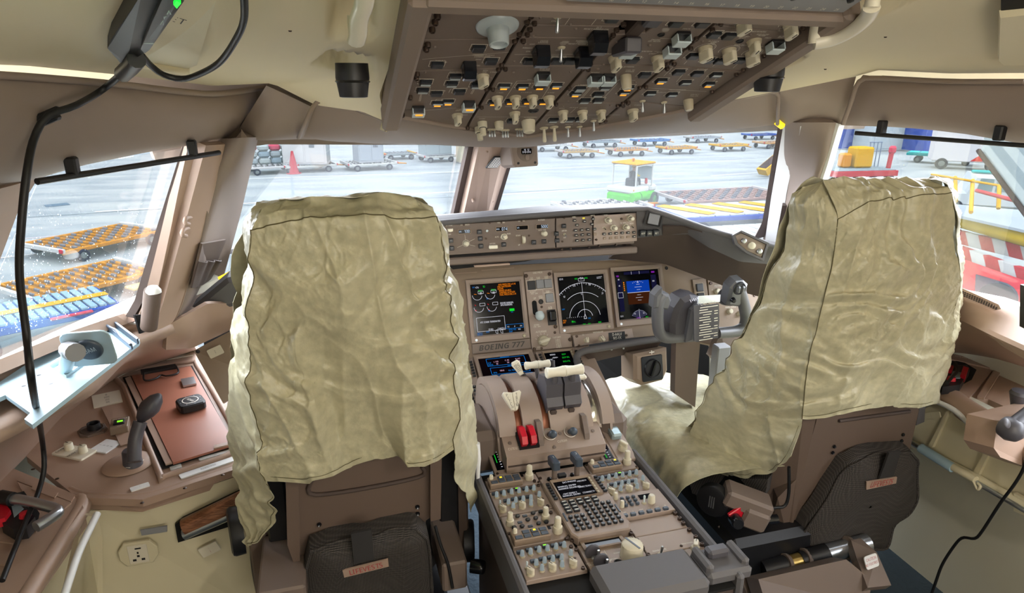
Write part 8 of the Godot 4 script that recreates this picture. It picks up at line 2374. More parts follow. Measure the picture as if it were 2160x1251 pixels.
	for q in [pts3([v3(-.643,1.695,-.954),v3(-.639,1.698,-.945),v3(-.639,1.695,-.954)]), pts3([v3(-.659,1.686,-.993),v3(-.653,1.69,-.981),v3(-.656,1.686,-.994)]), pts3([v3(-.65,1.691,-.972),v3(-.649,1.693,-.967),v3(-.646,1.693,-.963)])]:
		b.tube(q,.0006,5)
	b.tube(circle3(v3(-.69,1.667,-1.067),.006),.0005,5)
	put("key_marks", b.mesh(),"cap_pale", t).set_meta("kind","stuff")
	var lamp := OmniLight3D.new()
	lamp.name = "green_lamp"
	lamp.position = v3(-.618,1.699,-.871)
	lamp.light_color = Color(.1,1.0,.2)
	lamp.light_energy = .002
	lamp.light_size = .006
	lamp.omni_range = 5.0
	lamp.omni_attenuation = 2.0
	lamp.shadow_enabled = true
	t.add_child(lamp)
	single("cable", tube_of(pts3([v3(-.559,1.723,-.993),v3(-.567,1.699,-1.051),v3(-.584,1.678,-1.106),v3(-.619,1.648,-1.19),v3(-.655,1.631,-1.241),v3(-.689,1.622,-1.271),v3(-.715,1.628,-1.265),v3(-.726,1.642,-1.235),v3(-.724,1.654,-1.179)]),.005,8,50),"rubber","thin black cable looping under the ceiling from the black power unit","cable")
	single("cable", tube_of(pts3([v3(-.773,1.632,-1.273),v3(-.824,1.603,-1.329),v3(-.84,1.582,-1.24),v3(-.869,1.568,-1.205),v3(-.885,1.539,-1.185),v3(-.888,1.496,-1.143),v3(-.902,1.425,-1.124),v3(-.92,1.348,-1.126),v3(-.93,1.258,-1.13),v3(-.935,1.169,-1.121),v3(-1.139,.85,-1.6),v3(-1.165,.75,-1.639),v3(-1.17,.71,-1.593),v3(-1.166,.7,-1.516),v3(-1.164,.68,-1.428),v3(-1.157,.67,-1.345)]),.0055,8,110),"rubber","long black cable hanging down across the left side window","cable")
	b = MB.new()
	b.box(Vector3.ZERO,v3(.03,.018,.022),.003)
	b.box(v3(.014,.006,.008),v3(.02,.006,.01),.002)
	single("cable_clip", b.mesh(),"rubber","small black clip holding the long cable on the left window band","clip", Transform3D(Basis(v3(0,0,1),.4),v3(-.877,1.565,-1.228)))
	for q in [[v3(-.513,1.694,-1.178),"left of the left grab handle"], [v3(.523,1.705,-1.096),"outboard of the right grab handle"], [v3(.514,1.651,-1.229),"beside the right reading light"]]:
		single("ceiling_screw", lathe_of([v2(0,.001),v2(.002,.002),v2(.003,0)],10),"screw","tiny dark screw head in the cream ceiling," + q[1],"screw", Transform3D(Basis(Vector3.RIGHT, PI / 2), q[0]),"ceiling screws")
	b = MB.new()
	b.tube(pts3([v3(.771,1.516,-1.701),v3(.792,1.505,-1.705)]),.01,8)
	single("seal_tag", b.mesh(),"lit_yellow","small yellow tag at the joint of the right header and pillar","tag")


func circle3(c: Vector3, r: float) -> PackedVector3Array:
	var p := PackedVector3Array()
	for i in 17:
		p.append(c + v3(cos(TAU * i / 16),0, sin(TAU * i / 16)) * r)
	return p

# ---------------------------------------------------------------- the apron outside,4.6 m below the flight deck floor
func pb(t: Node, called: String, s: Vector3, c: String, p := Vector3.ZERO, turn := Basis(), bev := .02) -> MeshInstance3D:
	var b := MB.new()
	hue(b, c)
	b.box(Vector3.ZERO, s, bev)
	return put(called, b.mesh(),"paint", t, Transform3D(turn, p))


# outdoor paint colours, darkened below their own tone to offset the very bright sky
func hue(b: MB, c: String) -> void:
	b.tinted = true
	b.col = hex(c).srgb_to_linear() * PAINT_DIM

const PAINT_DIM := .1


func yaw_of(a: Vector3, b: Vector3) -> float:
	return atan2(-(b.z - a.z), b.x - a.x)


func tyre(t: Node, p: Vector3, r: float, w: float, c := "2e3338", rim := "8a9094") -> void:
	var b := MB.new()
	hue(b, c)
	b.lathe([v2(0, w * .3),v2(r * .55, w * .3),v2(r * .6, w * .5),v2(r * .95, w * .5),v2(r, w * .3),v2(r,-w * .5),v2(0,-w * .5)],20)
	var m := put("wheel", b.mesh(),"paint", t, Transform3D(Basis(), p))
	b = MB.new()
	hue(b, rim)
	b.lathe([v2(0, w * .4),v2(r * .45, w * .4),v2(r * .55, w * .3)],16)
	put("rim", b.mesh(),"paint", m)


# a four-wheeled dolly with a roller deck, tow bar towards +x
func dolly(label: String, g: Vector3, yaw: float, l: float, w: float, c: String, rollers := 8, ends := "e8eeee", h := .5, group := "") -> Node3D:
	var t := thing("cargo_dolly", label,"dolly", Transform3D(Basis(Vector3.UP, yaw), g), group)
	for s in [-1.0,1.0]:
		pb(t,"side_beam",v3(l,.14,.1), c,v3(0, h - .07, s * (w * .5 - .05)))
		pb(t,"end_beam",v3(.12,.16, w), ends,v3(s * (l * .5 - .06), h - .02,0))
		pb(t,"reflector",v3(.08,.14,.14),"e83038",v3(s * (l * .5 + .02), h, w * .48))
		for e in [-1.0,1.0]:
			tyre(t,v3(s * l * .33,.22, e * (w * .5 - .02)),.22,.14)
	pb(t,"deck_pan",v3(l * .96,.04, w * .94), c,v3(0, h - .12,0))
	var b := MB.new()
	for i in rollers:
		for k in 7:
			b.T = Transform3D(Basis(Vector3.RIGHT,.0),v3((i + .5 - rollers * .5) * l * .92 / rollers, h - .02, (k - 3) * w * .125))
			hue(b,"8f949c" if (i + k) % 2 else c)
			b.box(Vector3.ZERO,v3(.07,.1, w * .1),.02)
	put("rollers", b.mesh(),"paint", t).set_meta("kind","stuff")
	b = MB.new()
	hue(b,"f2a81c")
	b.tube(pts3([v3(l * .5, h - .15,-.3),v3(l * .5 + 1.1,.25,0)]),.05,6)
	b.tube(pts3([v3(l * .5, h - .15,.3),v3(l * .5 + 1.1,.25,0)]),.05,6)
	put("tow_bar", b.mesh(),"paint", t)
	return t


func crate(label: String, x: Transform3D, s: Vector3, c: String, side: String, called := "cargo_container") -> Node3D:
	var t := thing(called, label,"container", x)
	pb(t,"shell", s, c,v3(0, s.y * .5,0), Basis(),.05)
	for k in 3:
		for r in 3:
			pb(t,"panel",v3(.03, s.y * .28, s.z * .29), side,v3(s.x * .5 + .01, s.y * (.2 + .3 * r), s.z * (k - 1) * .31), Basis(),.01)
	for k in 2:
		pb(t,"door_panel",v3(s.x * .44, s.y * .86,.03), c,v3(s.x * (k - .5) * .48, s.y * .5, s.z * .5 + .01), Basis(),.015)
	pb(t,"base_rail",v3(s.x * 1.02,.1, s.z * 1.02),"b8c0c4",v3(0,.05,0), Basis(),.02)
	pb(t,"door_plate",v3(.35,.3,.04),"8a949a",v3(s.x * .18, s.y * .55, s.z * .5 + .03), Basis(),.01)
	return t


func apron() -> void:
	var gm := mat("apron_concrete", Color(1,1,1),.55)
	var tex := noise_tex(.006, false,5)
	var gr := Gradient.new()
	gr.colors = PackedColorArray([Color(.215,.23,.238), Color(.242,.254,.258), Color(.262,.271,.269)])  # concrete darkened too, against the very bright sky
	gr.offsets = PackedFloat32Array([.2,.5,.8])
	tex.color_ramp = gr
	gm.specular_mode = BaseMaterial3D.SPECULAR_DISABLED
	gm.albedo_texture = tex
	gm.uv1_triplanar = true
	gm.uv1_world_triplanar = true
	gm.uv1_scale = v3(.03,.03,.12)
	var b := MB.new()
	b.box(v3(0,-4.7,-100),v3(900,.2,900))
	var ground := structure("ground", b.mesh(),"apron_concrete")
	# painted lines and slab joints
	for q in [[pts3([v3(-11.162,-4.6,-35.918),v3(6.821,-4.6,-37.905)]),.25,"f4f8f8"], [pts3([v3(-5.778,-4.6,-45.985),v3(9.842,-4.6,-46.375)]),.3,"eef2f2"], [pts3([v3(8.937,-4.6,-36.234),v3(16.39,-4.6,-37.376)]),.2,"f4f8f8"], [pts3([v3(15.26,-4.6,-39.207),v3(22.151,-4.6,-40.277)]),.22,"f4f8f8"], [pts3([v3(25.327,-4.6,-40.76),v3(32.43,-4.6,-42.047)]),.22,"f4f8f8"], [pts3([v3(11.943,-4.6,-46.447),v3(39.952,-4.6,-49.418)]),.25,"eef2f2"], [pts3([v3(-11.795,-4.6,-27.09),v3(-5.598,-4.6,-29.499)]),.12,"f4f8f8"], [pts3([v3(-12.326,-4.6,-30.262),v3(-10.943,-4.6,-30.62)]),.12,"f0e4e8"], [pts3([v3(-7.058,-4.6,-22.619),v3(-6.104,-4.6,-23.945)]),.3,"f4f8f8"], [pts3([v3(-7.322,-4.6,-24.99),v3(-6.686,-4.6,-26.89)]),.12,"f4f8f8"], [pts3([v3(-18.81,-4.6,-50.177),v3(-10.048,-4.6,-55.351)]),.16,"f0f4f4"], [pts3([v3(-6.793,-4.6,-18.647),v3(-6.454,-4.6,-19.704)]),.3,"e87078"], [pts3([v3(7.38,-4.6,-31.162),v3(15.113,-4.6,-32.023)]),.3,"f4dfe4"]]:
		stripe(ground,"marking", q[0], q[1], q[2])
	for q in [pts3([v3(-14.746,-4.6,-35.015),v3(-7.023,-4.6,-36.226)]), pts3([v3(-5.235,-4.6,-36.076),v3(7.567,-4.6,-36.222)]), pts3([v3(8.837,-4.6,-36.928),v3(29.311,-4.6,-38.935)]), pts3([v3(-2.453,-4.6,-46.141),v3(-2.153,-4.6,-38.778)])]:
		stripe(ground,"slab_joint", q,.14,"a8b4b8")
	stripe(ground,"drain_cover", pts3([v3(-13.966,-4.6,-38.12),v3(-13.063,-4.6,-38.592)]),.8,"7a8a98")
	# left: two yellow roller dollies and a blue platform
	var yl := yaw_of(v3(-10.188,-4.6,-26.691),v3(-7.743,-4.6,-29.575))
	dolly("yellow roller dolly farther from the aircraft, seen through the left side window",v3(-8.904,-4.6,-27.814), yl,4.1,2.6,"e89a28",12)
	yl = yaw_of(v3(-8.501,-4.6,-21.071),v3(-6.472,-4.6,-23.007))
	var d := dolly("yellow roller dolly nearer the aircraft, with a pale drawbar frame, outside the left window",v3(-7.746,-4.6,-21.89), yl,3.7,2.5,"f0a830",12)
	pb(d,"drawbar_frame",v3(.7,.08,.5),"ecd890",v3(.9,.25,1.6))
	var p := crate_bed("low blue platform trailer with pale slats, low in the left side window",v3(-7.588,-4.6,-17.962), yaw_of(v3(-8.849,-4.6,-19.178),v3(-7.267,-4.6,-20.117)),3.4,2.0,"2858c8","a8c8dc",16)
	pb(p,"yellow_stripe",v3(3.3,.03,.3),"f8b820",v3(0,.86,.1))
	pb(p,"red_hose",v3(.9,.06,.12),"e0405c",v3(.6,.75,1.05))
	single("traffic_cone", cone_of("f8b010",.45,.5),"paint","yellow bollard beside the near yellow roller dolly","bollard", at(v3(-7.998,-4.6,-21.031)))
	# left windscreen: container dollies
	var row := yaw_of(v3(-4.181,-4.6,-47.916),v3(10.157,-4.6,-51.128))
	dolly("dolly with white ends under the netted bags at the left edge of the left windscreen",v3(-3.871,-4.6,-48.826), row,3.2,2.4,"f0f2f0",8,"f0f2f0",.55)
	var t := thing("bag_stack","stack of netted grey bags with red tops on the leftmost container dolly","baggage", Transform3D(Basis(Vector3.UP, row),v3(-3.871,-4.6,-48.826) + v3(0,.6,0)))
	for i in 4:
		for k in 3:
			pb(t,"bag",v3(.72,.42,.75),["b8c4cc","c8d0d4","a8b8c4"][(i + k) % 3] if k < 2 else ["e06078","c8d0d4"][i % 2],v3(-1.15 + i * .76,.22 + k * .44,.1 * (i % 2)), Basis(Vector3.UP,.1 * (i - k)),.12)
	for i in 2:
		dolly(["orange-barred dolly under the large white container","white roller dolly under the pale grey container"][i], [v3(-1.438,-4.6,-49.321),v3(2.764,-4.6,-49.488)][i], row,3.5,2.5,"e8ecea",9)
	crate("large white container with grey curtain side, on the dolly in the left windscreen", Transform3D(Basis(Vector3.UP, row - .35),v3(-1.438,-4.6,-49.321) + v3(0,.52,0)),v3(2.9,2.4,2.2),"f4f8f8","a8b4bc")
	crate("pale grey-blue container standing alone on the white roller dolly", Transform3D(Basis(Vector3.UP, row),v3(2.764,-4.6,-49.488) + v3(0,.52,0)),v3(1.8,2.2,1.6),"c4d2dc","a8b8c0")
	dolly("small white dolly under the grey container near the centre post",v3(8.273,-4.6,-53.112), row,2.6,2.0,"e8ecea",7)
	crate("grey container on the small dolly, left of the centre post", Transform3D(Basis(Vector3.UP, row),v3(8.2,-4.6,-53.127) + v3(0,.52,0)),v3(2.2,1.7,1.6),"bccad2","9fb0b4")
	crate("caged cream and yellow trolley partly behind the centre post seal", Transform3D(Basis(Vector3.UP, row),v3(10.075,-4.6,-51.457)),v3(.7,1.9,1.0),"e8e0c8","f0c840","cage_trolley")
	dolly("grey dolly with a yellow frame behind the pale containers",v3(5.465,-4.6,-55.37), row,2.6,2.0,"b4c0c8",7,"f0b828")
	single("traffic_cone", cone_of("e03850",.5,1.5),"paint","tall red cone in front of the large white container","cone", at(v3(-2.356,-4.6,-48.004)))
	# right windscreen: rows of dollies
	row = yaw_of(v3(19.241,-4.6,-53.625),v3(37.509,-4.6,-55.612))
	var k := 0
	for g in pts3([v3(20.23,-4.6,-53.424),v3(25.054,-4.6,-53.949),v3(30.186,-4.6,-54.506),v3(36.38,-4.6,-55.833),v3(42.235,-4.6,-57.475)]):
		dolly("yellow dolly, %s from the left in the front row beyond the tractor" % ["first","second","third","fourth","fifth"][k], g, row,3.2,1.8,["d8b070","e0a860","f0b040","fcc018","e8b070"][k],7,["d0d4d4","d8c8b0","f0b848","f8c020","e8c090"][k],.6,"dollies parked in the front row")
		k += 1
	k = 0
	for g in pts3([v3(19.833,-4.6,-59.072),v3(25.832,-4.6,-61.586),v3(31.414,-4.6,-62.021),v3(38.764,-4.6,-64.426),v3(47.233,-4.6,-66.483)]):
		dolly("grey or blue dolly, %s from the left in the back row beyond the tractor" % ["first","second","third","fourth","fifth"][k], g, row,3.6,1.8,["e8eeee","a8b8c4","5890d8","b8c8d0","3868c0"][k],7,["f0f2f0","c0c8cc","5890d8","d8dcdc","4878d0"][k],.6,"dollies parked in the back row")
		k += 1
	tractor()
	d = dolly("white low trailer with red reflectors behind the green and white tractor",v3(12.694,-4.6,-30.282), row,4.4,2.6,"f0f0ee",12,"f0f0ee",.4)
	d = dolly("brown roller trailer behind the striped platform at the right windscreen corner",v3(19.677,-4.6,-30.67), row - .05,6.5,3.2,"c8a8a0",16,"e8e4e0",.6)
	p = crate_bed("white platform with four broad yellow stripes at the right windscreen corner",v3(16.791,-4.6,-25.733), row - .1,6.0,2.8,"3868d0","e8f0f4",8)
	for i in 4:
		pb(p,"yellow_stripe",v3(.6,.04,2.6),"fcb810",v3(-2.1 + i * 1.4,.87,0), Basis(Vector3.UP,.5))
	crate_bed("pale grey platform with red marks at the foot of the right windscreen",v3(14.933,-4.6,-21.546), row - .1,3.2,2.0,"d8e4e6","e8f0f0",6)
	t = thing("belt_loader","yellow sloping belt loader end at the right edge of the right windscreen","loader", Transform3D(Basis(Vector3.UP, row),v3(29.175,-4.6,-39.678)))
	pb(t,"boom",v3(1.6,.5,.9),"fcc41c",v3(0,.75,0), Basis(v3(0,0,1),.6))
	pb(t,"belt",v3(1.3,.05,.7),"584838",v3(-.14,.98,0), Basis(v3(0,0,1),.6))
	tyre(t,v3(.3,.25,.45),.25,.15)
	right_window()


func stripe(parent: Node, called: String, q: PackedVector3Array, w: float, c: String) -> void:
	var b := MB.new()
	hue(b, c)
	var n := (q[1] - q[0]).cross(Vector3.UP).normalized() * w * .5
	var u := v3(0,.012,0)
	b.flat4(q[0] + n + u, q[1] + n + u, q[1] - n + u, q[0] - n + u, Vector3.UP)
	put(called, b.mesh(),"paint", parent)


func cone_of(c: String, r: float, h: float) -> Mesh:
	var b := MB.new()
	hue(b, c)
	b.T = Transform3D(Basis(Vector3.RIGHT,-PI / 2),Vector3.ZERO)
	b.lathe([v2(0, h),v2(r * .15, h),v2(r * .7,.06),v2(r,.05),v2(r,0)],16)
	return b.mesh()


func crate_bed(label: String, g: Vector3, yaw: float, l: float, w: float, frame_c: String, slat_c: String, n: int) -> Node3D:
	var t := thing("platform_trailer", label,"trailer", Transform3D(Basis(Vector3.UP, yaw), g))
	pb(t,"chassis",v3(l,.2, w), frame_c,v3(0,.68,0))
	for i in n:
		pb(t,"slat",v3(l * .94 / n - .05,.06, w * .94), slat_c,v3((i + .5 - n * .5) * l * .96 / n,.81,0), Basis(),.01)
	for s in [-1.0,1.0]:
		for e in [-1.0,1.0]:
			tyre(t,v3(s * l * .33,.28, e * (w * .5 - .1)),.28,.2)
	return t


func tractor() -> void:
	var yaw := yaw_of(v3(14.14,-4.6,-31.68),v3(16.285,-4.6,-32.042)) + .35
	var x := Transform3D(Basis(Vector3.UP, yaw),v3(14.99,-4.6,-31.765))
	var t := thing("baggage_tractor","green and white baggage tractor with an orange roof, crossing behind the glareshield","tractor", x)
	pb(t,"chassis",v3(2.3,.5,1.6),"68e848",v3(.0,.5,0), Basis(),.12)
	pb(t,"rear_deck",v3(1.55,.3,1.65),"f4faf8",v3(-.35,.9,0), Basis(),.08)
	pb(t,"hood",v3(.6,.35,1.5),"f4faf8",v3(.95,.88,0), Basis(),.1)
	for s in [-1.0,1.0]:
		var b := MB.new()
		hue(b,"68e848")
		b.T = Transform3D(Basis(),v3(0,0,0))
		b.tube(pts3([v3(-1.1 + .55 + s * .55,.6,.78),v3(-1.1 + .55 + s * .05,.6,.8)]),.24,12)
		put("bumper_roll", b.mesh(),"paint", t)
		for e in [-.7,.75]:
			pb(t,"cab_post",v3(.08,1.15,.08),"f4faf8",v3(e,1.6, s * .72))
			tyre(t,v3(e * .95 + .2,.34, s * .78),.34,.24,"3a5a3c","60c850")
		pb(t,"cab_rail",v3(1.5,.07,.07),"f4faf8",v3(.02,2.12, s * .72))
	pb(t,"roof",v3(1.75,.09,1.6),"fcb41c",v3(.05,2.2,0), Basis(),.04)
	pb(t,"beacon",v3(.12,.2,.12),"f0a010",v3(.0,2.33,0), Basis(),.03)
	pb(t,"windscreen_frame",v3(.05,.7,1.4),"c8dce0",v3(.78,1.65,0))
	pb(t,"seat",v3(.5,.5,.5),"3c4a44",v3(-.25,1.2,.15), Basis(),.06)
	pb(t,"red_bottle",v3(.14,.3,.14),"e04048",v3(.55,1.25,.5), Basis(),.04)
	pb(t,"lamp",v3(.1,.1,.04),"f8b020",v3(-1.0,.95,.82))
	var o := thing("person","tractor driver in a yellow helmet and dark clothes, seated and leaning to the wheel","person", x * at(v3(-.15,1.32,.15)))
	var b := MB.new()
	hue(b,"384840")
	b.tube(curve(pts3([v3(-.05,.0,0),v3(-.04,.2,0),v3(.0,.36,0),v3(.03,.46,0)]),12),.17,12,1.15,.13)
	hue(b,"d8b090")
	b.tube(curve(pts3([v3(.03,.46,0),v3(.05,.56,0),v3(.06,.62,0),v3(.07,.70,0)]),10),.075,12,1.1,.09)
	for s in [-1.0,1.0]:
		hue(b,"f0d820" if s > 0 else "384840")
		b.tube(curve(pts3([v3(.0,.40, s * .17),v3(.12,.24, s * .22),v3(.38,.22, s * .14)]),12),.055,8,1.0,.038)
		hue(b,"28342e")
		b.tube(curve(pts3([v3(-.05,.0, s * .1),v3(.36,.04, s * .12),v3(.48,-.36, s * .12)]),12),.085,8,1.0,.055)
	put("body", b.mesh(),"paint", o)
	b = MB.new()
	hue(b,"fcc81c")
	b.T = Transform3D(Basis(Vector3.RIGHT,-PI / 2),v3(.07,.66,0))
	b.lathe([v2(0,.16),v2(.07,.145),v2(.12,.09),v2(.13,.02),v2(.155,.0),v2(.12,.0)],16)
	put("helmet", b.mesh(),"paint", o)


func right_window() -> void:
	var yaw := yaw_of(v3(33.394,-4.6,-38.754),v3(37.393,-4.6,-37.879))
	var t := thing("flatbed_loader","red flatbed loader with a yellow operator cab, left in the right side window","loader", Transform3D(Basis(Vector3.UP, yaw + .15),v3(32.841,-4.6,-35.913)))
	pb(t,"bed",v3(4.6,.35,2.2),"e04860",v3(0,.7,0))
	pb(t,"deck",v3(4.4,.06,2.0),"a8b4bc",v3(0,.9,0))
	pb(t,"cab",v3(1.3,1.3,1.0),"fcc01c",v3(.5,1.6,-.4), Basis(),.1)
	pb(t,"console",v3(.6,.9,.7),"f8a818",v3(-.6,1.4,-.4), Basis(),.1)
	for i in 4:
		pb(t,"guard_post",v3(.06,1.7,.06),"90a8c0",v3(1.3 + i * .28,1.7,-.6))
		tyre(t,v3(-1.8 + i * 1.2,.3,1.0),.3,.2)
	pb(t,"guard_rail",v3(1.0,.06,.06),"90a8c0",v3(1.7,2.5,-.6))
	t = thing("bollard","pink-red post with a round head beside the red flatbed loader","bollard", at(v3(34.965,-4.6,-35.44)))
	pb(t,"post",v3(.22,2.1,.22),"e8506c",v3(0,1.05,0), Basis(v3(0,0,1),-.06))
	pb(t,"head",v3(.55,.5,.3),"f05874",v3(.08,2.1,0), Basis(),.12)
	# pickup
	yaw = yaw_of(v3(30.66,-4.6,-27.251),v3(32.859,-4.6,-24.5))
	t = thing("pickup_truck","white pickup truck with open cab windows behind the yellow railing","pickup", Transform3D(Basis(Vector3.UP, yaw + .25),v3(31.198,-4.6,-25.269)))
	var b := MB.new()
	hue(b,"e4eef2")
	b.prism(pts2([v2(-2.4,.45),v2(2.5,.45),v2(2.6,1.05),v2(1.5,1.2),v2(.7,1.95),v2(-.9,2.0),v2(-1.2,1.2),v2(-2.4,1.15)]),-.85,.85,.12)
	put("body", b.mesh(),"paint", t)
	for q in [[v2(-.75,1.25),v2(-.1,1.25),v2(-.1,1.85),v2(-.65,1.85)], [v2(.02,1.25),v2(1.15,1.25),v2(.62,1.82),v2(.02,1.85)]]:
		b = MB.new()
		hue(b,"7c9ca8")
		b.prism(PackedVector2Array(q),.84,.87,.0)
		put("window_pane", b.mesh(),"paint", t)
	for e in [-1.5,1.6]:
		tyre(t,v3(e,.38,.75),.38,.26)
	pb(t,"light_bar",v3(1.4,.14,.3),"30c8c8",v3(-.2,2.08,0), Basis(),.04)
	# ambulance, boxes and turquoise belts beyond
	t = thing("service_truck","white high-sided truck with a red and blue swoosh beyond the pickup","truck", Transform3D(Basis(Vector3.UP, yaw + .2),v3(46.667,-4.6,-40.122)))
	pb(t,"box",v3(4.6,2.6,2.2),"f4f8fa",v3(0,1.9,0), Basis(),.06)
	b = MB.new()
	hue(b,"f02818")
	b.prism(pts2([v2(.2,.7),v2(.9,1.3),v2(1.7,2.1),v2(2.25,2.5),v2(2.25,.7)]),1.1,1.13,.0)
	put("red_swoosh", b.mesh(),"paint", t)
	b = MB.new()
	hue(b,"5878c0")
	b.prism(pts2([v2(.9,.68),v2(1.5,1.2),v2(2.26,1.0),v2(2.26,.68)]),1.12,1.15,.0)
	put("blue_swoosh", b.mesh(),"paint", t)
	for e in [-1.6,1.6]:
		tyre(t,v3(e,.42,1.0),.42,.26)
	crate("blue and white container row at the top left of the right side window", Transform3D(Basis(Vector3.UP,.1),v3(50.175,-4.6,-55.949)),v3(4.5,3.2,2.4),"2c5cc8","e8f0f4")
	crate("pale grey container beyond the red loader, under the right sunshade rod", Transform3D(Basis(Vector3.UP,.1),v3(52.911,-4.6,-53.981)),v3(7.0,3.2,2.4),"d8e8f0","b8ccd8")
	crate("deep blue container with a white base under the middle of the right sunshade rod", Transform3D(Basis(Vector3.UP,.1),v3(56.128,-4.6,-51.966)),v3(5.0,3.0,2.4),"3060d0","f0f4f8")
	crate_bed("turquoise belt trailer beyond the pickup roof",v3(47.975,-4.6,-43.223), yaw,5.0,1.6,"28b8b8","38d0d0",6)
	# white corrugated passenger stairs
	t = thing("boarding_stairs","white corrugated boarding stair canopy sloping across the top right corner","stairs")
	for i in 9:
		b = MB.new()
		hue(b,"e8f4f6" if i % 2 == 0 else "b8ccd4")
		var u := v3(0,.24,.0) * i
		b.slab(pts3([v3(13,.267,-11.148) + u,v3(11,-1.073,-7.685) + u,v3(11,-1.073,-7.685) + u + v3(0,.24,0),v3(13,.267,-11.148) + u + v3(0,.24,0)]),.12 + .08 * (i % 2),v3(-1,0,0))
		put("canopy_panel", b.mesh(),"paint", t)
	b = MB.new()
	hue(b,"584840")
	b.tube(pts3([v3(12.9,.271,-11.129),v3(10.9,-1.123,-7.599)]),.05,6)
	put("lower_rail", b.mesh(),"paint", t)
	# high loader beside the aircraft: striped beams, yellow catwalk, wheel
	t = thing("high_loader","red loader with red and white striped beams, low in the right side window","loader")
	var fx := Transform3D(Basis(Vector3.UP, yaw + .2),Vector3.ZERO)
	for q in [[pts3([v3(19.57,-2.6,-17.506),v3(18.625,-2.6,-12.711)]),.26,"yellow_beam","f8d020"], [pts3([v3(19.501,-2.4,-17.49),v3(18.73,-2.4,-12.838)]),.1,"rust_beam","d87858"], [pts3([v3(19.39,-1.6,-16.276),v3(18.103,-1.6,-12.594)]),.06,"red_rail","e85868"]]:
		b = MB.new()
		hue(b, q[3])
		b.tube(q[0], q[1],8)
		put(q[2], b.mesh(),"paint", t)
	b = MB.new()
	hue(b,"c4d4dc")
	b.slab(pts3([v3(19.944,-2.3,-17.923),v3(22.136,-2.3,-15.319),v3(18.427,-2.3,-12.646),v3(18.566,-2.3,-16.652)]),.08,Vector3.UP)
	put("mesh_deck", b.mesh(),"paint", t)
	for q in [[v3(19.552,-3,-17.392),v3(19.612,-3,-13.319),9], [v3(18.971,-3.3,-16.693),v3(17.822,-3.3,-11.951),8]]:
		for i in q[2]:
			b = MB.new()
			hue(b,"e83858" if i % 2 else "f4f8f8")
			var a: Vector3 = q[0].lerp(q[1], float(i) / q[2])
			var c: Vector3 = q[0].lerp(q[1], float(i + 1) / q[2])
			var down := v3(0,-.42,0)
			var skew: Vector3 = (c - a) * .5
			b.slab(pts3([a, c, c + down + skew, a + down + skew]),.2,v3(-1,.3,0))
			put("striped_panel", b.mesh(),"paint", t)
	b = MB.new()
	hue(b,"e04458")
	b.slab(pts3([v3(18.405,-3.5,-16.213),v3(17.46,-3.5,-11.074),v3(15.062,-4.4,-9.185),v3(14.672,-4.4,-12.551)]),.6,v3(-1,.5,.5))
	put("red_chassis", b.mesh(),"paint", t)
	b = MB.new()
	hue(b,"50606c")
	b.slab(pts3([v3(17.245,-3.55,-13.984),v3(17.254,-3.55,-13.026),v3(15.672,-3.8,-11.687),v3(15.899,-3.8,-12.793)]),.1,v3(-1,.5,.5))
	put("wheel_arch", b.mesh(),"paint", t)
	for q in [pts3([v3(20.089,-1.4,-17.717),v3(19.089,-2,-16.658)]), pts3([v3(20.065,-1.4,-17.041),v3(18.369,-2.1,-15.467)]), pts3([v3(19.75,-1.4,-15.857),v3(19.27,-2,-15.344)])]:
		b = MB.new()
		hue(b,"fcc020")
		b.tube(PackedVector3Array(q),.06,6)
		put("catwalk_post", b.mesh(),"paint", t)
	b = MB.new()
	hue(b,"fcb818")
	b.tube(pts3([v3(19.897,-1.4,-18.48),v3(19.703,-1.4,-13.798)]),.04,6)
	put("catwalk_rail", b.mesh(),"paint", t)
	var w := thing("spare_wheel","grey truck wheel with a pale rim in the red loader chassis","wheel", frame(v3(15.557,-3.5,-11.944),v3(.5,0,1),v3(0,1,.2)))
	w.rotate_y(PI)
	tyre(w, Vector3.ZERO,.42,.25,"606c74","d8e0e4")


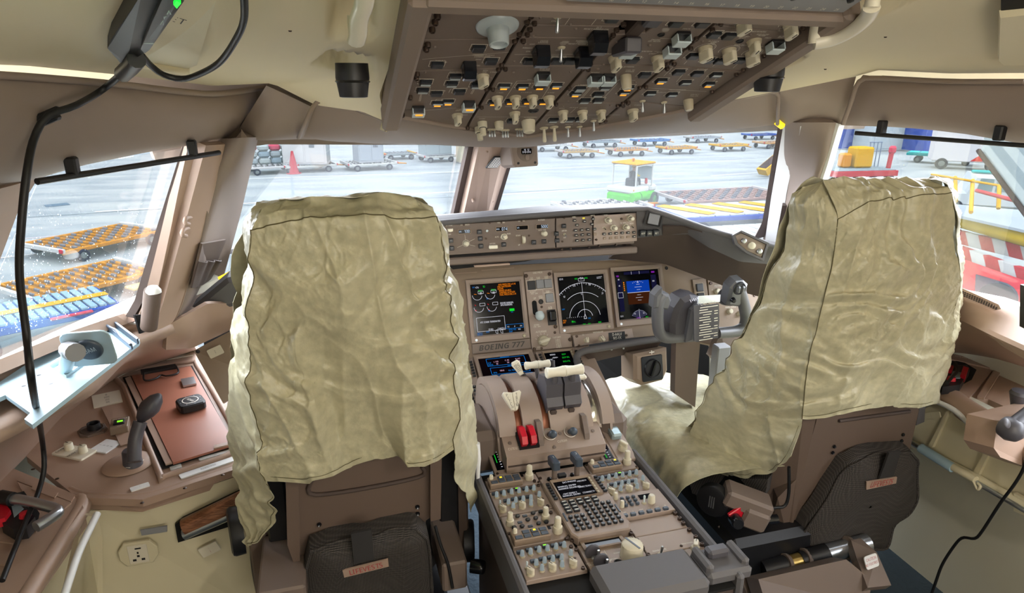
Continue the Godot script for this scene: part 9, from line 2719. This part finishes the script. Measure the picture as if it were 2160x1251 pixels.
# ---------------------------------------------------------------- mesh helpers
class MB:
	var V := PackedVector3Array()
	var N := PackedVector3Array()
	var C := PackedColorArray()
	var T := Transform3D()
	var col := Color.WHITE
	var tinted := false

	func tint(c: Color) -> void:
		tinted = true
		col = c.srgb_to_linear()

	# a triangle given counter-clockwise or not: it is turned to face its normals
	func t3(a: Vector3, b: Vector3, c: Vector3, na: Vector3, nb: Vector3, nc: Vector3) -> void:
		var A := T * a
		var B := T * b
		var D := T * c
		var n1 := T.basis * na
		var n2 := T.basis * nb
		var n3 := T.basis * nc
		if (B - A).cross(D - A).dot(n1 + n2 + n3) > .0:
			V.append(A); V.append(D); V.append(B)
			N.append(n1.normalized()); N.append(n3.normalized()); N.append(n2.normalized())
		else:
			V.append(A); V.append(B); V.append(D)
			N.append(n1.normalized()); N.append(n2.normalized()); N.append(n3.normalized())
		if tinted:
			C.append(col); C.append(col); C.append(col)

	func flat3(a: Vector3, b: Vector3, c: Vector3, out: Vector3) -> void:
		var n := (b - a).cross(c - a)
		if n.length_squared() < 1e-20:
			return
		n = n.normalized()
		if n.dot(out) < .0:
			n = -n
		t3(a, b, c, n, n, n)

	func flat4(a: Vector3, b: Vector3, c: Vector3, d: Vector3, out: Vector3) -> void:
		flat3(a, b, c, out)
		flat3(a, c, d, out)

	func box(c: Vector3, s: Vector3, b := .0) -> void:
		var h := s * .5
		b = minf(b, minf(h.x, minf(h.y, h.z)) * .95)
		for ax in 3:
			var u := (ax + 1) % 3
			var w := (ax + 2) % 3
			for sg in [-1.0,1.0]:
				var o := Vector3.ZERO
				o[ax] = sg
				var q := []
				for k in [[-1.0,-1.0], [1.0,-1.0], [1.0,1.0], [-1.0,1.0]]:
					var p := Vector3.ZERO
					p[ax] = sg * h[ax]
					p[u] = k[0] * (h[u] - b)
					p[w] = k[1] * (h[w] - b)
					q.append(c + p)
				flat4(q[0], q[1], q[2], q[3], o)
		if b <= .0:
			return
		for ax in 3:
			var u := (ax + 1) % 3
			var w := (ax + 2) % 3
			for su in [-1.0,1.0]:
				for sw in [-1.0,1.0]:
					var o := Vector3.ZERO
					o[u] = su
					o[w] = sw
					var q := []
					for k in [[-1.0,.0], [1.0,.0], [1.0,1.0], [-1.0,1.0]]:
						var p := Vector3.ZERO
						p[ax] = k[0] * (h[ax] - b)
						p[u] = su * (h[u] - b * k[1])
						p[w] = sw * (h[w] - b * (1.0 - k[1]))
						q.append(c + p)
					flat4(q[0], q[1], q[2], q[3], o)
		for sx in [-1.0,1.0]:
			for sy in [-1.0,1.0]:
				for sz in [-1.0,1.0]:
					flat3(c + Vector3(sx * h.x, sy * (h.y - b), sz * (h.z - b)), c + Vector3(sx * (h.x - b), sy * h.y, sz * (h.z - b)), c + Vector3(sx * (h.x - b), sy * (h.y - b), sz * h.z),Vector3(sx, sy, sz))

	# a convex or concave outline in xy, pushed from z0 to z1, its front edge chamfered by b
	func prism(poly: PackedVector2Array, z0: float, z1: float, b := .0) -> void:
		if Geometry2D.is_polygon_clockwise(poly):
			poly = poly.duplicate()
			poly.reverse()
		var top := inset(poly, b) if b > .0 else poly
		var idx := Geometry2D.triangulate_polygon(poly)
		for i in range(0, idx.size(),3):
			flat3(v(top[idx[i]], z1),v(top[idx[i + 1]], z1),v(top[idx[i + 2]], z1),Vector3(0,0, signf(z1 - z0)))
			flat3(v(poly[idx[i]], z0),v(poly[idx[i + 1]], z0),v(poly[idx[i + 2]], z0),Vector3(0,0, signf(z0 - z1)))
		var zs := z1 - b * signf(z1 - z0)
		for i in poly.size():
			var j := (i + 1) % poly.size()
			var e := poly[j] - poly[i]
			var o := Vector3(e.y,-e.x,0)
			flat4(v(poly[i], z0),v(poly[j], z0),v(poly[j], zs),v(poly[i], zs), o)
			if b > .0:
				flat4(v(poly[i], zs),v(poly[j], zs),v(top[j], z1),v(top[i], z1), o.normalized() + Vector3(0,0, signf(z1 - z0)))

	static func inset(poly: PackedVector2Array, b: float) -> PackedVector2Array:
		var r := PackedVector2Array()
		var n := poly.size()
		for i in n:
			var e1 := (poly[i] - poly[(i + n - 1) % n]).normalized()
			var e2 := (poly[(i + 1) % n] - poly[i]).normalized()
			var n1 := Vector2(-e1.y, e1.x)
			var n2 := Vector2(-e2.y, e2.x)
			var m := (n1 + n2)
			var l := maxf(m.length_squared(),.4)
			r.append(poly[i] + m * (2.0 * b / l))
		return r

	func v(p: Vector2, z: float) -> Vector3:
		return Vector3(p.x, p.y, z)

	# a ring between two outlines with the same number of points
	func ring(outer: PackedVector2Array, inner: PackedVector2Array, z0: float, z1: float, drop := .0) -> void:
		var n := outer.size()
		for i in n:
			var j := (i + 1) % n
			flat4(v(outer[i], z1),v(outer[j], z1),v(inner[j], z1 - drop),v(inner[i], z1 - drop),Vector3(0,0,1))
			var mid := (outer[i] + outer[j]) * .5 - (inner[i] + inner[j]) * .5
			flat4(v(outer[i], z0),v(outer[j], z0),v(outer[j], z1),v(outer[i], z1),v(mid,0))
			flat4(v(inner[i], z0),v(inner[j], z0),v(inner[j], z1 - drop),v(inner[i], z1 - drop),-v(mid,0))
			flat4(v(outer[i], z0),v(outer[j], z0),v(inner[j], z0),v(inner[i], z0),Vector3(0,0,-1))

	# a profile of (radius, height) turned round z
	func lathe(prof: Array, seg := 16, flute := .0, flutes := 0) -> void:
		var n := prof.size() - 1
		var bn := []
		for i in n:
			var d: Vector2 = prof[i + 1] - prof[i]
			bn.append(Vector2(d.y,-d.x).normalized())
		for i in n:
			if (prof[i + 1] - prof[i]).length_squared() < 1e-14:
				continue
			var n0: Vector2 = bn[i]
			var n1: Vector2 = bn[i]
			if i > 0 and bn[i - 1].dot(bn[i]) > .75:
				n0 = (bn[i - 1] + bn[i]).normalized()
			if i < n - 1 and bn[i + 1].dot(bn[i]) > .75:
				n1 = (bn[i + 1] + bn[i]).normalized()
			for k in seg:
				var a0 := TAU * k / seg
				var a1 := TAU * (k + 1) / seg
				var f0 := 1.0 - (flute if flutes and k % 2 == 1 else .0)
				var f1 := 1.0 - (flute if flutes and (k + 1) % 2 == 1 else .0)
				var d0 := Vector3(cos(a0), sin(a0),0)
				var d1 := Vector3(cos(a1), sin(a1),0)
				var p00: Vector3 = d0 * (prof[i].x * f0) + Vector3(0,0, prof[i].y)
				var p10: Vector3 = d1 * (prof[i].x * f1) + Vector3(0,0, prof[i].y)
				var p01: Vector3 = d0 * (prof[i + 1].x * f0) + Vector3(0,0, prof[i + 1].y)
				var p11: Vector3 = d1 * (prof[i + 1].x * f1) + Vector3(0,0, prof[i + 1].y)
				var m00 := d0 * n0.x + Vector3(0,0, n0.y)
				var m10 := d1 * n0.x + Vector3(0,0, n0.y)
				var m01 := d0 * n1.x + Vector3(0,0, n1.y)
				var m11 := d1 * n1.x + Vector3(0,0, n1.y)
				if prof[i].x > 1e-7:
					t3(p00, p10, p11, m00, m10, m11)
				if prof[i + 1].x > 1e-7:
					t3(p00, p11, p01, m00, m11, m01)

	func tube(pts: PackedVector3Array, r: float, seg := 8, squash := 1.0, r_end := -1.0) -> void:
		var n := pts.size()
		var up := Vector3.UP if absf((pts[1] - pts[0]).normalized().y) < .9 else Vector3.RIGHT
		var rings := []
		var nrm := []
		for i in n:
			var d := (pts[mini(i + 1, n - 1)] - pts[maxi(i - 1,0)]).normalized()
			var s := d.cross(up).normalized()
			up = s.cross(d).normalized()
			var ring_ := PackedVector3Array()
			var rn := PackedVector3Array()
			var rr := r if r_end < .0 else lerpf(r, r_end, float(i) / (n - 1))
			for k in seg:
				var a := TAU * k / seg
				var o := s * cos(a) + up * sin(a) * squash
				ring_.append(pts[i] + o * rr)
				rn.append((s * cos(a) * squash + up * sin(a)).normalized())
			rings.append(ring_)
			nrm.append(rn)
		for i in n - 1:
			for k in seg:
				var l := (k + 1) % seg
				t3(rings[i][k], rings[i][l], rings[i + 1][l], nrm[i][k], nrm[i][l], nrm[i + 1][l])
				t3(rings[i][k], rings[i + 1][l], rings[i + 1][k], nrm[i][k], nrm[i + 1][l], nrm[i + 1][k])
		for e in [0, n - 1]:
			var o := (pts[0] - pts[1]) if e == 0 else (pts[n - 1] - pts[n - 2])
			for k in range(1, seg - 1):
				flat3(rings[e][0], rings[e][k], rings[e][k + 1], o)

	# a smooth sheet through rows of points; with a thickness it gets a back and edges
	func sheet(P: Array, thick := .0, flip := false, wrap := false) -> void:
		var nr := P.size()
		var nc: int = P[0].size()
		var Q := []
		for i in nr:
			var row := PackedVector3Array()
			for j in nc:
				var j0 := (j - 1 + nc - 1) % (nc - 1) if wrap else maxi(j - 1,0)
				var j1 := (j + 1) % (nc - 1) if wrap else mini(j + 1, nc - 1)
				var du: Vector3 = P[i][j1] - P[i][j0]
				var dv: Vector3 = P[mini(i + 1, nr - 1)][j] - P[maxi(i - 1,0)][j]
				var n := du.cross(dv).normalized()
				row.append(-n if flip else n)
			Q.append(row)
		for i in nr - 1:
			for j in nc - 1:
				quad_n(P[i][j], P[i][j + 1], P[i + 1][j + 1], P[i + 1][j], Q[i][j], Q[i][j + 1], Q[i + 1][j + 1], Q[i + 1][j])
		if thick > .0:
			var B := []
			for i in nr:
				var row := PackedVector3Array()
				for j in nc:
					row.append(P[i][j] - Q[i][j] * thick)
				B.append(row)
			for i in nr - 1:
				for j in nc - 1:
					quad_n(B[i][j], B[i][j + 1], B[i + 1][j + 1], B[i + 1][j],-Q[i][j],-Q[i][j + 1],-Q[i + 1][j + 1],-Q[i + 1][j])
			for i in nr - 1:
				if not wrap:
					flat4(P[i][0], P[i + 1][0], B[i + 1][0], B[i][0], P[i][0] - P[i][1])
					flat4(P[i][nc - 1], P[i + 1][nc - 1], B[i + 1][nc - 1], B[i][nc - 1], P[i][nc - 1] - P[i][nc - 2])
			for j in nc - 1:
				flat4(P[0][j], P[0][j + 1], B[0][j + 1], B[0][j], P[0][j] - P[1][j])
				flat4(P[nr - 1][j], P[nr - 1][j + 1], B[nr - 1][j + 1], B[nr - 1][j], P[nr - 1][j] - P[nr - 2][j])

	func quad_n(a: Vector3, b: Vector3, c: Vector3, d: Vector3, na: Vector3, nb: Vector3, nc: Vector3, nd: Vector3) -> void:
		t3(a, b, c, na, nb, nc)
		t3(a, c, d, na, nc, nd)

	# a flat or bent slab: a fan-free polygon in space with a thickness along its back
	func slab(pts: PackedVector3Array, thick: float, facing: Vector3) -> void:
		var n := Vector3.ZERO
		for i in pts.size():
			n += (pts[i] - pts[0]).cross(pts[(i + 1) % pts.size()] - pts[0])
		n = n.normalized()
		if n.dot(facing) < .0:
			n = -n
		var x := (pts[1] - pts[0]).normalized()
		x = (x - n * n.dot(x)).normalized()
		var y := n.cross(x)
		var poly := PackedVector2Array()
		var ctr := Vector3.ZERO
		for p in pts:
			poly.append(Vector2((p - pts[0]).dot(x), (p - pts[0]).dot(y)))
			ctr += p / pts.size()
		var idx := Geometry2D.triangulate_polygon(poly)
		for i in range(0, idx.size(),3):
			flat3(pts[idx[i]], pts[idx[i + 1]], pts[idx[i + 2]], n)
			flat3(pts[idx[i]] - n * thick, pts[idx[i + 1]] - n * thick, pts[idx[i + 2]] - n * thick,-n)
		var cw := Geometry2D.is_polygon_clockwise(poly)
		for i in pts.size():
			var j := (i + 1) % pts.size()
			var o := (pts[j] - pts[i]).cross(n)
			flat4(pts[i], pts[j], pts[j] - n * thick, pts[i] - n * thick,-o if cw else o)

	func add(m: Mesh, x: Transform3D) -> void:
		var a := m.surface_get_arrays(0)
		var vv: PackedVector3Array = a[Mesh.ARRAY_VERTEX]
		var nn: PackedVector3Array = a[Mesh.ARRAY_NORMAL]
		var ii = a[Mesh.ARRAY_INDEX]
		var W := T * x
		if ii == null or ii.size() == 0:
			ii = PackedInt32Array(range(vv.size()))
		for i in ii:
			V.append(W * vv[i])
			N.append((W.basis * nn[i]).normalized())
			if tinted:
				C.append(col)

	func mesh() -> ArrayMesh:
		var a := []
		a.resize(Mesh.ARRAY_MAX)
		a[Mesh.ARRAY_VERTEX] = V
		a[Mesh.ARRAY_NORMAL] = N
		if tinted:
			a[Mesh.ARRAY_COLOR] = C
		var m := ArrayMesh.new()
		m.add_surface_from_arrays(Mesh.PRIMITIVE_TRIANGLES, a)
		return m


static func round_rect(w: float, h: float, r: float, n := 3, c := Vector2.ZERO) -> PackedVector2Array:
	var p := PackedVector2Array()
	for k in 4:
		var o: Vector2 = Vector2(w * .5 - r, h * .5 - r) * [Vector2(1,1),Vector2(-1,1),Vector2(-1,-1),Vector2(1,-1)][k]
		for i in n + 1:
			var a := PI * .5 * (k + float(i) / n)
			p.append(c + o + Vector2(cos(a), sin(a)) * r)
	return p


func letters(s: String, h: float, bold := false) -> Mesh:
	var key := "%s|%.4f|%s" % [s, h, bold]
	if shared.has(key):
		return shared[key]
	var t := TextMesh.new()
	var f := SystemFont.new()
	f.font_names = PackedStringArray(["Droid Sans"])
	if bold:
		f.font_weight = 700
	t.font = f
	t.text = s
	t.font_size = 16
	t.pixel_size = h / 11.5
	t.depth = .0
	t.curve_step = 4.0
	t.horizontal_alignment = HORIZONTAL_ALIGNMENT_CENTER
	t.vertical_alignment = VERTICAL_ALIGNMENT_CENTER
	shared[key] = t
	return t


func write_on(mb: MB, s: String, h: float, p: Vector3, turn := .0, squeeze := .85) -> void:
	if s.strip_edges() == "":
		return
	var m := letters(s, h)
	if m.get_surface_count() == 0 or m.surface_get_arrays(0)[Mesh.ARRAY_VERTEX].size() == 0:
		return
	mb.add(m, Transform3D(Basis(Vector3(0,0,1), turn).scaled_local(Vector3(squeeze,1,1)), p))


static func resample(c: PackedVector3Array, n: int) -> PackedVector3Array:
	var d := PackedFloat32Array([.0])
	for i in range(1, c.size()):
		d.append(d[i - 1] + c[i].distance_to(c[i - 1]))
	var r := PackedVector3Array()
	var k := 0
	for i in n:
		var s := d[-1] * i / (n - 1)
		while k < c.size() - 2 and d[k + 1] < s:
			k += 1
		r.append(c[k].lerp(c[k + 1], clampf((s - d[k]) / maxf(d[k + 1] - d[k],1e-9),.0,1.0)))
	return r


# a smooth curve through a few points
static func curve(c: PackedVector3Array, n: int) -> PackedVector3Array:
	var f := PackedVector3Array()
	var m := c.size()
	for i in m - 1:
		for k in 8:
			var a := c[maxi(i - 1,0)]
			var b := c[mini(i + 2, m - 1)]
			f.append(c[i].cubic_interpolate(c[i + 1], a, b, k / 8.0))
	f.append(c[m - 1])
	return resample(f, n)


# rows of points between a few guide curves, smoothly across them
static func loft(curves: Array, nu: int, nv: int) -> Array:
	var R := []
	for c in curves:
		R.append(resample(c, nu))
	var P := []
	for i in nv:
		P.append(PackedVector3Array())
	for j in nu:
		var across := PackedVector3Array()
		for r in R:
			across.append(r[j])
		var s := curve(across, nv) if curves.size() > 2 else resample(across, nv)
		for i in nv:
			P[i].append(s[i])
	return P


static func v3(x: float, y: float, z: float) -> Vector3:
	return Vector3(x, y, z)


static func v2(x: float, y: float) -> Vector2:
	return Vector2(x, y)


static func pts3(a: Array) -> PackedVector3Array:
	return PackedVector3Array(a)


static func pts2(a: Array) -> PackedVector2Array:
	return PackedVector2Array(a)


# lying flat: z up
static func lay(p: Vector3) -> Transform3D:
	return Transform3D(Basis(Vector3.RIGHT,-PI / 2), p)
